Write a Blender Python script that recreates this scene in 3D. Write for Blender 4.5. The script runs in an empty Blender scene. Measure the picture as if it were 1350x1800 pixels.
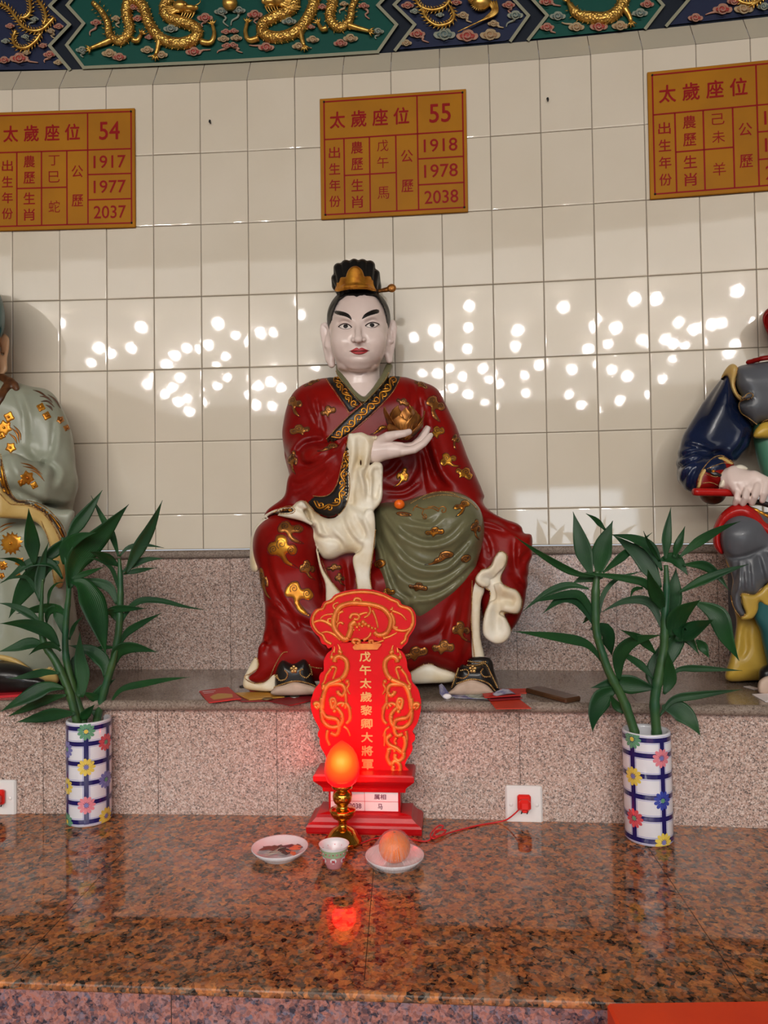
import bpy, math, random
import numpy as np
from mathutils import Vector, Matrix
from mathutils.bvhtree import BVHTree
from mathutils.geometry import delaunay_2d_cdt

random.seed(11)
S = bpy.context.scene
COL = S.collection

# ------------------------------------------------------------------ camera
FPX, PITCH, ROLL, EYE = 1300.0, 0.02539, 0.01408, 1.5
cam_d = bpy.data.cameras.new('camera')
cam_d.sensor_fit = 'VERTICAL'; cam_d.sensor_height = 36.0
cam_d.lens = 36.0 * FPX / 1800.0
cam_d.clip_start = 0.05
cam = bpy.data.objects.new('camera', cam_d); COL.objects.link(cam)
_c, _s = math.cos(ROLL), math.sin(ROLL)
_R = Vector((1, 0, 0)); _U = Vector((0, -math.sin(PITCH), math.cos(PITCH)))
_Fw = Vector((0, math.cos(PITCH), math.sin(PITCH)))
_cr = _c * _R - _s * _U; _cu = _s * _R + _c * _U
cam.matrix_world = Matrix(((_cr.x, _cu.x, -_Fw.x, 0), (_cr.y, _cu.y, -_Fw.y, 0),
                           (_cr.z, _cu.z, -_Fw.z, EYE), (0, 0, 0, 1)))
S.camera = cam

# ------------------------------------------------------------------ view, sky
S.view_settings.view_transform = 'Standard'
S.view_settings.look = 'None'
S.view_settings.gamma = 1.0
S.view_settings.use_curve_mapping = False
S.view_settings.exposure = 0.2
wd = bpy.data.worlds.new('daylight'); S.world = wd; wd.use_nodes = True
_bg = wd.node_tree.nodes['Background']
_bg.inputs[0].default_value = (0.80, 0.90, 1.0, 1); _bg.inputs[1].default_value = 1.0
E_LAMP = 12.5        # each ceiling lamp of the hall, W
E_DOOR = 60.0       # daylight through each entrance, W

# ------------------------------------------------------------------ geometry of the place
def ray(px, py):
    x = (px - 675.0) / FPX; y = -(py - 900.0) / FPX
    X = _c * x + _s * y; v = -_s * x + _c * y
    D = math.cos(PITCH) - math.sin(PITCH) * v
    U = math.sin(PITCH) + math.cos(PITCH) * v
    return X / D, U / D                      # per metre of depth
def P(px, py, Y):
    a, b = ray(px, py); return Vector((a * Y, Y, EYE + b * Y))
def PZ(px, py, z):
    a, b = ray(px, py); Y = (z - EYE) / b; return Vector((a * Y, Y, z))
def curve_y(X, y0, a, b): return y0 + a * X + b * X * X
WALL = (2.2, -0.0898, -0.0302)
RISE2 = (2.172, -0.092, -0.024)
NOSE = (1.762, -0.088, -0.026)
RISE1 = (1.788, -0.088, -0.026)
FRONT = (1.112, -0.077, 0.0)
FRIEZE = (2.258, -0.0898, -0.0302)
def PC(px, py, cv, off=0.0):
    """point of the curved upright surface cv seen at that direction, off metres in front of it"""
    a, b = ray(px, py); Y = cv[0]
    for _ in range(30): Y = curve_y(a * Y, cv[0] - off, cv[1], cv[2])
    return Vector((a * Y, Y, EYE + b * Y))
Z_COUNTER = EYE - 0.686
Z_LEDGE = EYE - 0.405
Z_TILE0 = EYE - 0.0486
Z_TILE1 = EYE + 1.3858
TILE_W, TILE_H = 0.1472, 0.2216
def wall_normal(X):
    s = WALL[1] + 2 * WALL[2] * X
    return Vector((s, -1, 0)).normalized()

# ------------------------------------------------------------------ lamps of the hall ceiling (seen mirrored in the glazed wall tiles)
LAMP_SPOTS = [(77,565),(57,603),(243,567),(220,603),(170,612),(152,637),(330,603),(303,615),(284,633),(382,567),(420,588),(360,605),
 (398,625),(378,640),(318,660),(300,676),(282,688),(335,695),(315,702),(340,718),(375,690),(398,675),(452,600),(455,673),(450,705),
 (480,600),(483,665),(488,707),(537,545),(508,676),(707,590),(752,577),(762,605),(735,655),(770,655),(800,670),(778,690),(832,540),
 (830,578),(828,615),(812,700),(845,655),(860,675),(918,575),(912,603),(915,660),(950,640),(918,690),(850,715),(988,530),(1056,563),
 (1100,577),(1042,603),(1083,605),(1015,650),(1008,695),(1037,712),(1073,640),(1108,650),(1092,693),(1190,565),(1178,603),(1160,596),
 (1225,575),(1247,572),(1204,606),(1140,525),(1284,515),(1277,610),(1183,645),(1160,680),(1320,570),(640,560),(600,600),(660,650),(560,640)]
Z_CEIL = 4.0
for i, (px, py) in enumerate(LAMP_SPOTS):
    p = PC(px, py, WALL); d = (p - Vector((0, 0, EYE))).normalized(); n = wall_normal(p.x)
    r = d - 2 * d.dot(n) * n
    t = (Z_CEIL - 0.14 - p.z) / r.z
    q = p + r * t
    ld = bpy.data.lights.new('ceiling_lamp', 'POINT'); ld.energy = E_LAMP * (0.35 + 1.2 * random.random())
    ld.color = (1.0, 0.97, 0.93); ld.shadow_soft_size = 0.026 + 0.018 * random.random()
    lo = bpy.data.objects.new('ceiling_lamp', ld); lo.location = q; COL.objects.link(lo)
# daylight that enters through the open fronts of the hall
for (x, w, e) in ((-3.4, 2.4, 1.0), (0.6, 2.2, 0.8), (5.2, 2.4, 1.0)):
    ld = bpy.data.lights.new('entrance_daylight', 'AREA'); ld.shape = 'RECTANGLE'; ld.size = w; ld.size_y = 2.3
    ld.energy = E_DOOR * e; ld.color = (0.80, 0.90, 1.0)
    lo = bpy.data.objects.new('entrance_daylight', ld); lo.location = (x, -15.6, 1.25)
    lo.rotation_euler = (math.radians(90), 0, 0); COL.objects.link(lo)

ld = bpy.data.lights.new('ceiling_fill', 'AREA'); ld.shape = 'RECTANGLE'; ld.size = 11.0; ld.size_y = 8.0   # unseen soft fill, added so the small lamps can run dimmer
ld.energy = 430.0; ld.color = (1.0, 0.97, 0.93)
lo = bpy.data.objects.new('ceiling_fill', ld); lo.location = (0, -6.0, Z_CEIL - 0.06); COL.objects.link(lo)

# ------------------------------------------------------------------ materials
def mat(name, col, rough=0.5, metal=0.0, coat=0.0, **kw):
    m = bpy.data.materials.new(name); m.use_nodes = True
    b = m.node_tree.nodes['Principled BSDF']
    b.inputs['Base Color'].default_value = (*col, 1); b.inputs['Roughness'].default_value = rough
    b.inputs['Metallic'].default_value = metal; b.inputs['Coat Weight'].default_value = coat
    b.inputs['Coat Roughness'].default_value = 0.08
    for k, v in kw.items(): b.inputs[k.replace('_', ' ')].default_value = v
    return m
def srgb(r, g, b):
    f = lambda c: (c / 255 / 12.92) if c <= 10 else ((c / 255 + 0.055) / 1.055) ** 2.4
    return (f(r), f(g), f(b))
class NT:
    def __init__(s, m): s.t = m.node_tree; s.b = s.t.nodes['Principled BSDF']
    def n(s, typ, **kw):
        o = s.t.nodes.new(typ)
        for k, v in kw.items(): setattr(o, k, v)
        return o
    def l(s, a, b): s.t.links.new(a, b)
    def coord(s, kind='Object', scale=(1, 1, 1), rot=(0, 0, 0)):
        c = s.n('ShaderNodeTexCoord'); mp = s.n('ShaderNodeMapping')
        mp.inputs['Scale'].default_value = scale; mp.inputs['Rotation'].default_value = rot
        s.l(c.outputs[kind], mp.inputs[0]); return mp.outputs[0]
    def noise(s, vec, scale, detail=3.0, rough=0.5):
        o = s.n('ShaderNodeTexNoise'); o.inputs['Scale'].default_value = scale
        o.inputs['Detail'].default_value = detail; o.inputs['Roughness'].default_value = rough
        s.l(vec, o.inputs['Vector']); return o.outputs['Fac']
    def voro(s, vec, scale, feature='F1', out='Color', rand=1.0):
        o = s.n('ShaderNodeTexVoronoi', feature=feature); o.inputs['Scale'].default_value = scale
        o.inputs['Randomness'].default_value = rand
        s.l(vec, o.inputs['Vector']); return o.outputs[out]
    def ramp(s, fac, stops, interp='LINEAR'):
        o = s.n('ShaderNodeValToRGB'); e = o.color_ramp; e.interpolation = interp
        while len(e.elements) < len(stops): e.elements.new(0.5)
        for el, (p, c) in zip(e.elements, stops):
            el.position = p; el.color = (*c, 1) if len(c) == 3 else c
        s.l(fac, o.inputs[0]); return o.outputs[0]
    def mix(s, fac, a, b, blend='MIX'):
        o = s.n('ShaderNodeMix', data_type='RGBA', blend_type=blend)
        for sock, v in ((o.inputs['Factor'], fac), (o.inputs[6], a), (o.inputs[7], b)):
            if hasattr(v, 'is_output'): s.l(v, sock)
            elif isinstance(v, (int, float)): sock.default_value = v
            else: sock.default_value = (*v, 1)
        return o.outputs[2]
    def math(s, op, a, b=0.0, c=None):
        o = s.n('ShaderNodeMath', operation=op)
        for sock, v in zip(o.inputs, (a, b) if c is None else (a, b, c)):
            if hasattr(v, 'is_output'): s.l(v, sock)
            else: sock.default_value = v
        return o.outputs[0]
    def bump(s, h, strength=0.3, dist=0.002):
        o = s.n('ShaderNodeBump'); o.inputs['Strength'].default_value = strength; o.inputs['Distance'].default_value = dist
        s.l(h, o.inputs['Height']); s.l(o.outputs[0], s.b.inputs['Normal']); return o
    def base(s, c): s.l(c, s.b.inputs['Base Color'])

def granite(name, cols, cell, rough=0.12, mottled=None, spec=0.5):
    """speckled granite: two sizes of crystal grains with their own colours"""
    m = mat(name, (0.5, 0.4, 0.4), rough); t = NT(m); v = t.coord('Object')
    w = t.n('ShaderNodeTexNoise'); w.inputs['Scale'].default_value = cell * 0.9; t.l(v, w.inputs['Vector'])
    vm = t.n('ShaderNodeVectorMath', operation='MULTIPLY_ADD'); vm.inputs[1].default_value = (0.9 / cell,) * 3
    t.l(w.outputs['Color'], vm.inputs[0]); t.l(v, vm.inputs[2]); v2 = vm.outputs[0]
    sep = t.n('ShaderNodeSeparateColor'); t.l(t.voro(v2, cell), sep.inputs[0])
    base = t.ramp(sep.outputs[0], cols, 'CONSTANT')
    sep2 = t.n('ShaderNodeSeparateColor'); t.l(t.voro(v2, cell * 2.3), sep2.inputs[0])
    c2 = t.ramp(sep2.outputs[1], cols, 'CONSTANT')
    c = t.mix(0.45, base, c2)
    if mottled:
        c = t.mix(t.ramp(t.noise(v, mottled[0], 2), [(0.4, (0, 0, 0)), (0.62, (1, 1, 1))]), c, mottled[1], 'MULTIPLY')
    t.base(c); t.b.inputs['Specular IOR Level'].default_value = spec
    return m

# ------------------------------------------------------------------ objects
def tag(o, label=None, cat=None, group=None, kind=None):
    if label: o['label'] = label
    if cat: o['category'] = cat
    if group: o['group'] = group
    if kind: o['kind'] = kind
    return o
def link(o, parent=None):
    COL.objects.link(o)
    if parent is not None:
        o.parent = parent; o.matrix_parent_inverse = Matrix.Translation(-Vector(parent.location))
    return o
def thing(name, loc, label, cat, group=None):
    o = bpy.data.objects.new(name, None); o.empty_display_size = 0.05; o.location = loc
    COL.objects.link(o); return tag(o, label, cat, group)
def mesh(name, verts, faces, mats, parent=None, smooth=True, midx=None, uv=None, recalc=False):
    me = bpy.data.meshes.new(name)
    me.from_pydata([tuple(map(float, v)) for v in verts], [], [list(map(int, f)) for f in faces])
    if not isinstance(mats, (list, tuple)): mats = [mats]
    for m in mats: me.materials.append(m)
    if midx is not None: me.polygons.foreach_set('material_index', list(map(int, midx)))
    if smooth: me.polygons.foreach_set('use_smooth', [True] * len(me.polygons))
    if uv is not None:
        l = me.uv_layers.new(name='UVMap')
        vi = np.empty(len(me.loops), dtype=np.int32); me.loops.foreach_get('vertex_index', vi)
        l.data.foreach_set('uv', np.asarray(uv, dtype=np.float32)[vi].ravel())
    me.validate(); me.update()
    if recalc:
        import bmesh
        b = bmesh.new(); b.from_mesh(me); bmesh.ops.recalc_face_normals(b, faces=b.faces); b.to_mesh(me); b.free()
    return link(bpy.data.objects.new(name, me), parent)

class MB:
    """collects shapes that make up ONE part"""
    def __init__(s): s.v = []; s.f = []; s.m = []
    def add(s, v, f, mi=0):
        o = len(s.v); s.v += [tuple(map(float, p)) for p in v]; s.f += [[int(i) + o for i in q] for q in f]; s.m += [mi] * len(f)
    def build(s, name, mats, parent=None, smooth=True, recalc=False):
        return mesh(name, s.v, s.f, mats, parent, smooth, s.m, recalc=recalc)
    def tube(s, pts, radii, n=8, flat=None, caps=True, mi=0):
        pts = [Vector(p) for p in pts]; N = len(pts)
        if isinstance(radii, (int, float)): radii = [radii] * N
        up = None; V = []
        for i, p in enumerate(pts):
            t = (pts[min(i + 1, N - 1)] - pts[max(i - 1, 0)])
            if t.length < 1e-9: t = Vector((0, 0, 1))
            t.normalize()
            if flat is not None:
                b = (Vector(flat[i]) if not isinstance(flat, Vector) else flat); a = t.cross(b)
                if a.length < 1e-6: a = t.orthogonal()
                a.normalize(); b = a.cross(t).normalized()
            else:
                if up is None: up = t.orthogonal().normalized()
                up = (up - t * up.dot(t)); up = up.normalized() if up.length > 1e-6 else t.orthogonal().normalized()
                b = up; a = t.cross(b).normalized()
            for k in range(n):
                q = 2 * math.pi * k / n; V.append(p + (a * math.cos(q) + b * math.sin(q)) * radii[i])
        Fc = [[i * n + k, i * n + (k + 1) % n, (i + 1) * n + (k + 1) % n, (i + 1) * n + k] for i in range(N - 1) for k in range(n)]
        if caps:
            V += [pts[0], pts[-1]]; a, b = len(V) - 2, len(V) - 1
            Fc += [[a, (k + 1) % n, k] for k in range(n)] + [[b, (N - 1) * n + k, (N - 1) * n + (k + 1) % n] for k in range(n)]
        s.add(V, Fc, mi)
    def ball(s, c, r, n=6, m=4, mi=0):
        r = (r, r, r) if isinstance(r, (int, float)) else r
        V = [(c[0], c[1], c[2] + r[2])]
        for j in range(1, m):
            a = math.pi * j / m
            for k in range(n):
                q = 2 * math.pi * k / n
                V.append((c[0] + r[0] * math.sin(a) * math.cos(q), c[1] + r[1] * math.sin(a) * math.sin(q), c[2] + r[2] * math.cos(a)))
        V.append((c[0], c[1], c[2] - r[2])); L = len(V) - 1
        Fc = [[0, 1 + k, 1 + (k + 1) % n] for k in range(n)]
        for j in range(m - 2):
            o = 1 + j * n
            Fc += [[o + k, o + n + k, o + n + (k + 1) % n, o + (k + 1) % n] for k in range(n)]
        o = 1 + (m - 2) * n
        Fc += [[o + k, L, o + (k + 1) % n] for k in range(n)]
        s.add(V, Fc, mi)
    def lathe(s, prof, c=(0, 0, 0), n=32, mi=0, sx=1.0, sy=1.0, rot=0.0):
        V = []; Fc = []
        for (r, z) in prof:
            for k in range(n):
                q = 2 * math.pi * k / n
                x, y = r * math.cos(q) * sx, r * math.sin(q) * sy
                V.append((c[0] + x * math.cos(rot) - y * math.sin(rot), c[1] + x * math.sin(rot) + y * math.cos(rot), c[2] + z))
        for i in range(len(prof) - 1):
            Fc += [[i * n + k, i * n + (k + 1) % n, (i + 1) * n + (k + 1) % n, (i + 1) * n + k] for k in range(n)]
        s.add(V, Fc, mi)
    def box(s, lo, hi, bev=0.0, M=None, mi=0):
        x0, y0, z0 = lo; x1, y1, z1 = hi; b = bev
        if b <= 0:
            V = [(x, y, z) for x in (x0, x1) for y in (y0, y1) for z in (z0, z1)]
            Fc = [[0, 1, 3, 2], [4, 6, 7, 5], [0, 4, 5, 1], [2, 3, 7, 6], [0, 2, 6, 4], [1, 5, 7, 3]]
        else:
            ring = lambda e, z: [(x0 + e, y0, z), (x1 - e, y0, z), (x1, y0 + e, z), (x1, y1 - e, z), (x1 - e, y1, z), (x0 + e, y1, z), (x0, y1 - e, z), (x0, y0 + e, z)]
            inn = lambda z: [(x0 + b, y0 + b, z), (x1 - b, y0 + b, z), (x1 - b, y0 + b, z), (x1 - b, y1 - b, z), (x1 - b, y1 - b, z), (x0 + b, y1 - b, z), (x0 + b, y1 - b, z), (x0 + b, y0 + b, z)]
            V = inn(z0) + ring(b, z0 + b) + ring(b, z1 - b) + inn(z1)
            Fc = [[i * 8 + k, i * 8 + (k + 1) % 8, (i + 1) * 8 + (k + 1) % 8, (i + 1) * 8 + k] for i in range(3) for k in range(8)]
            Fc += [[7, 5, 3, 1], [24 + 1, 24 + 3, 24 + 5, 24 + 7]]
        if M is not None: V = [M @ Vector(v) for v in V]
        s.add(V, Fc, mi)

def smooth_line(pts, per=6, closed=False):
    """Catmull-Rom through the points (any dimension)"""
    p = np.array(pts, float); n = len(p); out = []
    if n < 3 and not closed:
        return [tuple(p[0] + (p[-1] - p[0]) * t) for t in np.linspace(0, 1, per + 1)]
    rng = range(n if closed else n - 1)
    for i in rng:
        if closed: a, b, c, d = p[(i - 1) % n], p[i], p[(i + 1) % n], p[(i + 2) % n]
        else: a, b, c, d = p[max(i - 1, 0)], p[i], p[i + 1], p[min(i + 2, n - 1)]
        for t in np.arange(per) / per:
            out.append(tuple(0.5 * (2 * b + (c - a) * t + (2 * a - 5 * b + 4 * c - d) * t * t + (3 * b - a - 3 * c + d) * t ** 3)))
    if not closed: out.append(tuple(p[-1]))
    return out
def resample(pts, step):
    p = np.array(pts, float); d = np.r_[0, np.cumsum(np.linalg.norm(np.diff(p, axis=0), axis=1))]
    n = max(2, int(round(d[-1] / step)) + 1); t = np.linspace(0, d[-1], n)
    return np.stack([np.interp(t, d, p[:, k]) for k in range(p.shape[1])], 1)
def crop(x0, y0, s, pts): return [(x0 + a / s, y0 + b / s) for a, b in pts]

def spiral(cx, cy, r0, turns, a0=0.0, hand=1, r1=0.12, n=None):
    n = n or int(10 * turns) + 4
    return [(cx + r0 * (1 - (1 - r1) * t) * math.cos(a0 + hand * 2 * math.pi * turns * t),
             cy + r0 * (1 - (1 - r1) * t) * math.sin(a0 + hand * 2 * math.pi * turns * t)) for t in np.linspace(0, 1, n)]

def tri_fill(poly, step, holes=()):
    """dense triangulation of a 2D polygon -> (points, tris, distance to the border)"""
    P0 = resample(list(poly) + [poly[0]], step)[:-1]
    loops = [P0] + [resample(list(h) + [h[0]], step)[:-1] for h in holes]
    lo, hi = P0.min(0), P0.max(0)
    gx, gy = np.meshgrid(np.arange(lo[0] + step / 2, hi[0], step), np.arange(lo[1] + step / 2, hi[1], step * 0.87))
    gx[1::2] += step / 2; G = np.stack([gx.ravel(), gy.ravel()], 1)
    sd = np.max([poly_sd(loops[0], G[:, 0], G[:, 1])] + [-poly_sd(h, G[:, 0], G[:, 1]) for h in loops[1:]], axis=0)
    G = G[sd < -step * 0.45]
    V = []; E = []
    for L in loops:
        o = len(V); V += [Vector(q) for q in L]; E += [(o + i, o + (i + 1) % len(L)) for i in range(len(L))]
    nb = len(V); V += [Vector(q) for q in G]
    v, e, f, *_ = delaunay_2d_cdt(V, E, [], 0, 1e-7)
    v = np.array([tuple(q) for q in v]); f = [list(q) for q in f]
    c = np.array([v[q].mean(0) for q in f])
    ins = np.max([poly_sd(loops[0], c[:, 0], c[:, 1])] + [-poly_sd(h, c[:, 0], c[:, 1]) for h in loops[1:]], axis=0) < 0
    f = [q for q, k in zip(f, ins) if k]
    f = [q if ((v[q[1]] - v[q[0]])[0] * (v[q[2]] - v[q[0]])[1] - (v[q[1]] - v[q[0]])[1] * (v[q[2]] - v[q[0]])[0]) > 0 else q[::-1] for q in f]
    sd = -np.max([poly_sd(loops[0], v[:, 0], v[:, 1])] + [-poly_sd(h, v[:, 0], v[:, 1]) for h in loops[1:]], axis=0)
    return v, f, np.maximum(sd, 0)

def poly_sd(poly, X, Y):
    """signed distance (negative inside) to a closed polygon"""
    p = np.asarray(poly, float); X = np.asarray(X, float); Y = np.asarray(Y, float)
    best = np.full(np.broadcast(X, Y).shape, 1e18); ins = np.zeros(best.shape, bool)
    for i in range(len(p)):
        (ax, ay), (bx, by) = p[i], p[(i + 1) % len(p)]
        ex, ey = bx - ax, by - ay; L = ex * ex + ey * ey + 1e-12
        t = np.clip(((X - ax) * ex + (Y - ay) * ey) / L, 0, 1)
        best = np.minimum(best, (X - ax - t * ex) ** 2 + (Y - ay - t * ey) ** 2)
        cr = (ay > Y) != (by > Y)
        with np.errstate(divide='ignore', invalid='ignore'):
            ins ^= cr & (X < ex * (Y - ay) / (ey if abs(ey) > 1e-12 else 1e-12) + ax)
    return np.where(ins, -np.sqrt(best), np.sqrt(best))

# text -> triangles in the plane
_txt_cache = {}
def text_mesh(s, size, extrude=0.0):
    key = (s, round(size, 5), extrude)
    if key not in _txt_cache:
        cu = bpy.data.curves.new('lettering', 'FONT'); cu.body = s; cu.size = size; cu.align_x = 'CENTER'; cu.align_y = 'CENTER'
        cu.extrude = extrude; cu.resolution_u = 3
        o = bpy.data.objects.new('lettering', cu); COL.objects.link(o)
        dg = bpy.context.evaluated_depsgraph_get(); me = bpy.data.meshes.new_from_object(o.evaluated_get(dg))
        V = np.array([tuple(v.co) for v in me.vertices]).reshape(-1, 3); Fc = [list(p.vertices) for p in me.polygons]
        bpy.data.objects.remove(o); bpy.data.curves.remove(cu); bpy.data.meshes.remove(me)
        if len(V):                                   # centre on the ink
            lo, hi = V.min(0), V.max(0); V[:, :2] -= ((lo + hi) / 2)[:2]
        _txt_cache[key] = (V, Fc)
    return _txt_cache[key]
def put_text(mb, s, size, M, wh=None, mi=0, extrude=0.0, bold=0.0):
    """lettering in the plane of M (x right, y up), stretched to wh if given"""
    V, Fc = text_mesh(s, size, extrude); V = V.copy()
    if wh is not None and len(V):
        d = V.max(0) - V.min(0)
        V[:, 0] *= wh[0] / max(d[0], 1e-6); V[:, 1] *= wh[1] / max(d[1], 1e-6)
    mb.add([M @ Vector(v) for v in V], Fc, mi)
    for k in range(4 if bold else 0):
        W = V.copy(); W[:, 0] += bold * (1, -1, 0, 0)[k]; W[:, 1] += bold * (0, 0, 1, -1)[k]; W[:, 2] -= 0.00004 * (k + 1)
        mb.add([M @ Vector(v) for v in W], Fc, mi)

# ------------------------------------------------------------------ sculpting: a field on a grid of (across, down, depth), turned into a skin
class Vol:
    def __init__(s, lo, hi, h, Y0):
        s.lo = np.array(lo, float); s.h = h; s.Y0 = Y0
        s.n = np.ceil((np.array(hi, float) - s.lo) / h).astype(int) + 1
        s.ax = [s.lo[i] + h * np.arange(s.n[i]) for i in range(3)]
        s.F = np.full(tuple(s.n), 50.0, np.float32)
    def box(s, lo, hi, m):
        sl = []
        for i in range(3):
            a = int(np.clip(np.floor((lo[i] - m - s.lo[i]) / s.h), 0, s.n[i])); b = int(np.clip(np.ceil((hi[i] + m - s.lo[i]) / s.h) + 1, 0, s.n[i]))
            sl.append(slice(a, b))
        sl = tuple(sl)
        g = (s.ax[0][sl[0]][:, None, None], s.ax[1][sl[1]][None, :, None], s.ax[2][sl[2]][None, None, :])
        return sl, g
    def put(s, sl, d, k, sub=False):
        A = s.F[sl]
        if A.size == 0: return
        d = d.astype(np.float32)
        if sub: a, b = -A, d
        else: a, b = A, d
        if k > 0:
            hh = np.maximum(k - np.abs(a - b), 0) / k; r = np.minimum(a, b) - hh * hh * k * 0.25
        else: r = np.minimum(a, b)
        s.F[sl] = -r if sub else r
    def ell(s, c, r, k=0.0, sub=False, rot=0.0):
        r = (r, r, r) if isinstance(r, (int, float)) else r; R = max(r)
        sl, (x, y, z) = s.box([c[i] - (R if i < 2 else r[2]) for i in range(3)], [c[i] + (R if i < 2 else r[2]) for i in range(3)], k + 3 * s.h)
        dx, dy, dz = x - c[0], y - c[1], z - c[2]
        if rot: dx, dy = dx * math.cos(rot) + dy * math.sin(rot), -dx * math.sin(rot) + dy * math.cos(rot)
        k0 = np.sqrt((dx / r[0]) ** 2 + (dy / r[1]) ** 2 + (dz / r[2]) ** 2) + 1e-6
        k1 = np.sqrt((dx / r[0] ** 2) ** 2 + (dy / r[1] ** 2) ** 2 + (dz / r[2] ** 2) ** 2) + 1e-6
        s.put(sl, k0 * (k0 - 1) / k1, k, sub)
    def chain(s, pts, rad, k=0.0, sub=False, flat=1.0):
        """tapering limb through points; flat < 1 squeezes it in depth"""
        if isinstance(rad, (int, float)): rad = [rad] * len(pts)
        p = np.array(pts, float); R = max(rad)
        sl, (x, y, z) = s.box(p.min(0) - R, p.max(0) + R, k + 3 * s.h)
        best = None
        for i in range(len(p) - 1):
            a, b = p[i], p[i + 1]; e = (b - a).copy(); ez = e[2] / flat
            L = e[0] ** 2 + e[1] ** 2 + ez ** 2 + 1e-9
            dx, dy, dz = x - a[0], y - a[1], (z - a[2]) / flat
            t = np.clip((dx * e[0] + dy * e[1] + dz * ez) / L, 0, 1)
            d = np.sqrt((dx - t * e[0]) ** 2 + (dy - t * e[1]) ** 2 + (dz - t * ez) ** 2) - (rad[i] + (rad[i + 1] - rad[i]) * t)
            best = d if best is None else np.minimum(best, d)
        s.put(sl, best, k, sub)
    def slab(s, poly, dc, h, r, k=0.0, sub=False, smooth=True, per=4):
        """rounded plate with that outline; dc = depth of its middle (number or f(x, y)), h = half thickness, r = edge rounding"""
        q = np.array(smooth_line(poly, per, True) if smooth else poly, float)
        dl, dh = (dc, dc) if not callable(dc) else (s.lo[2], s.ax[2][-1])
        sl, (x, y, z) = s.box([*q.min(0), dl - h], [*q.max(0), dh + h], k + 3 * s.h)
        X, Y = np.meshgrid(s.ax[0][sl[0]], s.ax[1][sl[1]], indexing='ij')
        d2 = poly_sd(q, X, Y)[:, :, None] + r
        zc = dc(X, Y)[:, :, None] if callable(dc) else dc
        q2 = np.abs(z - zc) - h + r
        s.put(sl, np.minimum(np.maximum(d2, q2), 0) + np.sqrt(np.maximum(d2, 0) ** 2 + np.maximum(q2, 0) ** 2) - r, k, sub)
    def brush(s, line, w, amp, taper=True, dmax=None, smooth=True):
        """a fold: pushes the skin out (amp > 0) or in (amp < 0) along a line"""
        q = np.array(smooth_line(line, 5) if smooth else line, float); lo, hi = q.min(0) - 3 * w, q.max(0) + 3 * w
        zlo, zhi = s.lo[2], (dmax if dmax is not None else s.ax[2][-1])
        sl, (x, y, z) = s.box([*lo, zlo], [*hi, zhi], 0)
        X, Y = np.meshgrid(s.ax[0][sl[0]], s.ax[1][sl[1]], indexing='ij')
        if X.size == 0: return
        best = np.full(X.shape, 1e9); tt = np.zeros(X.shape); n = len(q) - 1
        for i in range(n):
            e = q[i + 1] - q[i]; L = e @ e + 1e-9
            t = np.clip(((X - q[i, 0]) * e[0] + (Y - q[i, 1]) * e[1]) / L, 0, 1)
            d = (X - q[i, 0] - t * e[0]) ** 2 + (Y - q[i, 1] - t * e[1]) ** 2
            u = d < best; best = np.where(u, d, best); tt = np.where(u, (i + t) / n, tt)
        a = amp * np.exp(-best / (w * w))
        if taper: a = a * np.sqrt(np.clip(np.sin(np.pi * np.clip(tt, 0.02, 0.98)), 0, 1))
        s.F[sl] -= a[:, :, None].astype(np.float32)
    def dent(s, c, w, amp, dmax=None):
        zhi = dmax if dmax is not None else s.ax[2][-1]
        wx, wy = (w, w) if isinstance(w, (int, float)) else w
        sl, (x, y, z) = s.box([c[0] - 3 * wx, c[1] - 3 * wy, s.lo[2]], [c[0] + 3 * wx, c[1] + 3 * wy, zhi], 0)
        s.F[sl] -= (amp * np.exp(-((x - c[0]) / wx) ** 2 - ((y - c[1]) / wy) ** 2) * np.ones_like(z)).astype(np.float32)
    def to_world(s, V):
        Y = s.Y0 + V[:, 2] / FPX * s.Y0
        x = (V[:, 0] - 675) / FPX; y = -(V[:, 1] - 900) / FPX
        X = _c * x + _s * y; v = -_s * x + _c * y
        D = math.cos(PITCH) - math.sin(PITCH) * v; U = math.sin(PITCH) + math.cos(PITCH) * v
        return np.stack([X / D * Y, Y, EYE + U / D * Y], 1)
    def skin(s):
        A = s.F.copy()
        for ax in range(3):                       # close the skin at the grid border
            for e in (0, -1):
                i = [slice(None)] * 3; i[ax] = e; A[tuple(i)] = np.maximum(A[tuple(i)], 0.5)
        neg = A < 0; c = np.zeros(tuple(np.array(A.shape) - 1), np.int8)
        for i in (0, 1):
            for j in (0, 1):
                for k in (0, 1):
                    c += neg[i:A.shape[0] - 1 + i, j:A.shape[1] - 1 + j, k:A.shape[2] - 1 + k]
        act = (c > 0) & (c < 8); idx = np.argwhere(act); N = len(idx)
        lut = np.full(act.shape, -1, np.int64); lut[act] = np.arange(N)
        acc = np.zeros((N, 3)); cnt = np.zeros(N)
        I, J, K = idx.T
        for ax in range(3):
            o1, o2 = [a for a in range(3) if a != ax]
            for u in (0, 1):
                for v in (0, 1):
                    a = [I, J, K]; a = [q.copy() for q in a]; a[o1] = a[o1] + u; a[o2] = a[o2] + v
                    b = [q.copy() for q in a]; b[ax] = b[ax] + 1
                    fa = A[tuple(a)]; fb = A[tuple(b)]; m = (fa < 0) != (fb < 0)
                    t = np.where(m, fa / np.where(np.abs(fa - fb) < 1e-9, 1, fa - fb), 0)
                    pt = np.zeros((N, 3)); pt[:, o1] = u; pt[:, o2] = v; pt[:, ax] = t
                    acc[m] += pt[m]; cnt[m] += 1
        V = s.lo + (idx + acc / cnt[:, None]) * s.h
        Q = []
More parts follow.
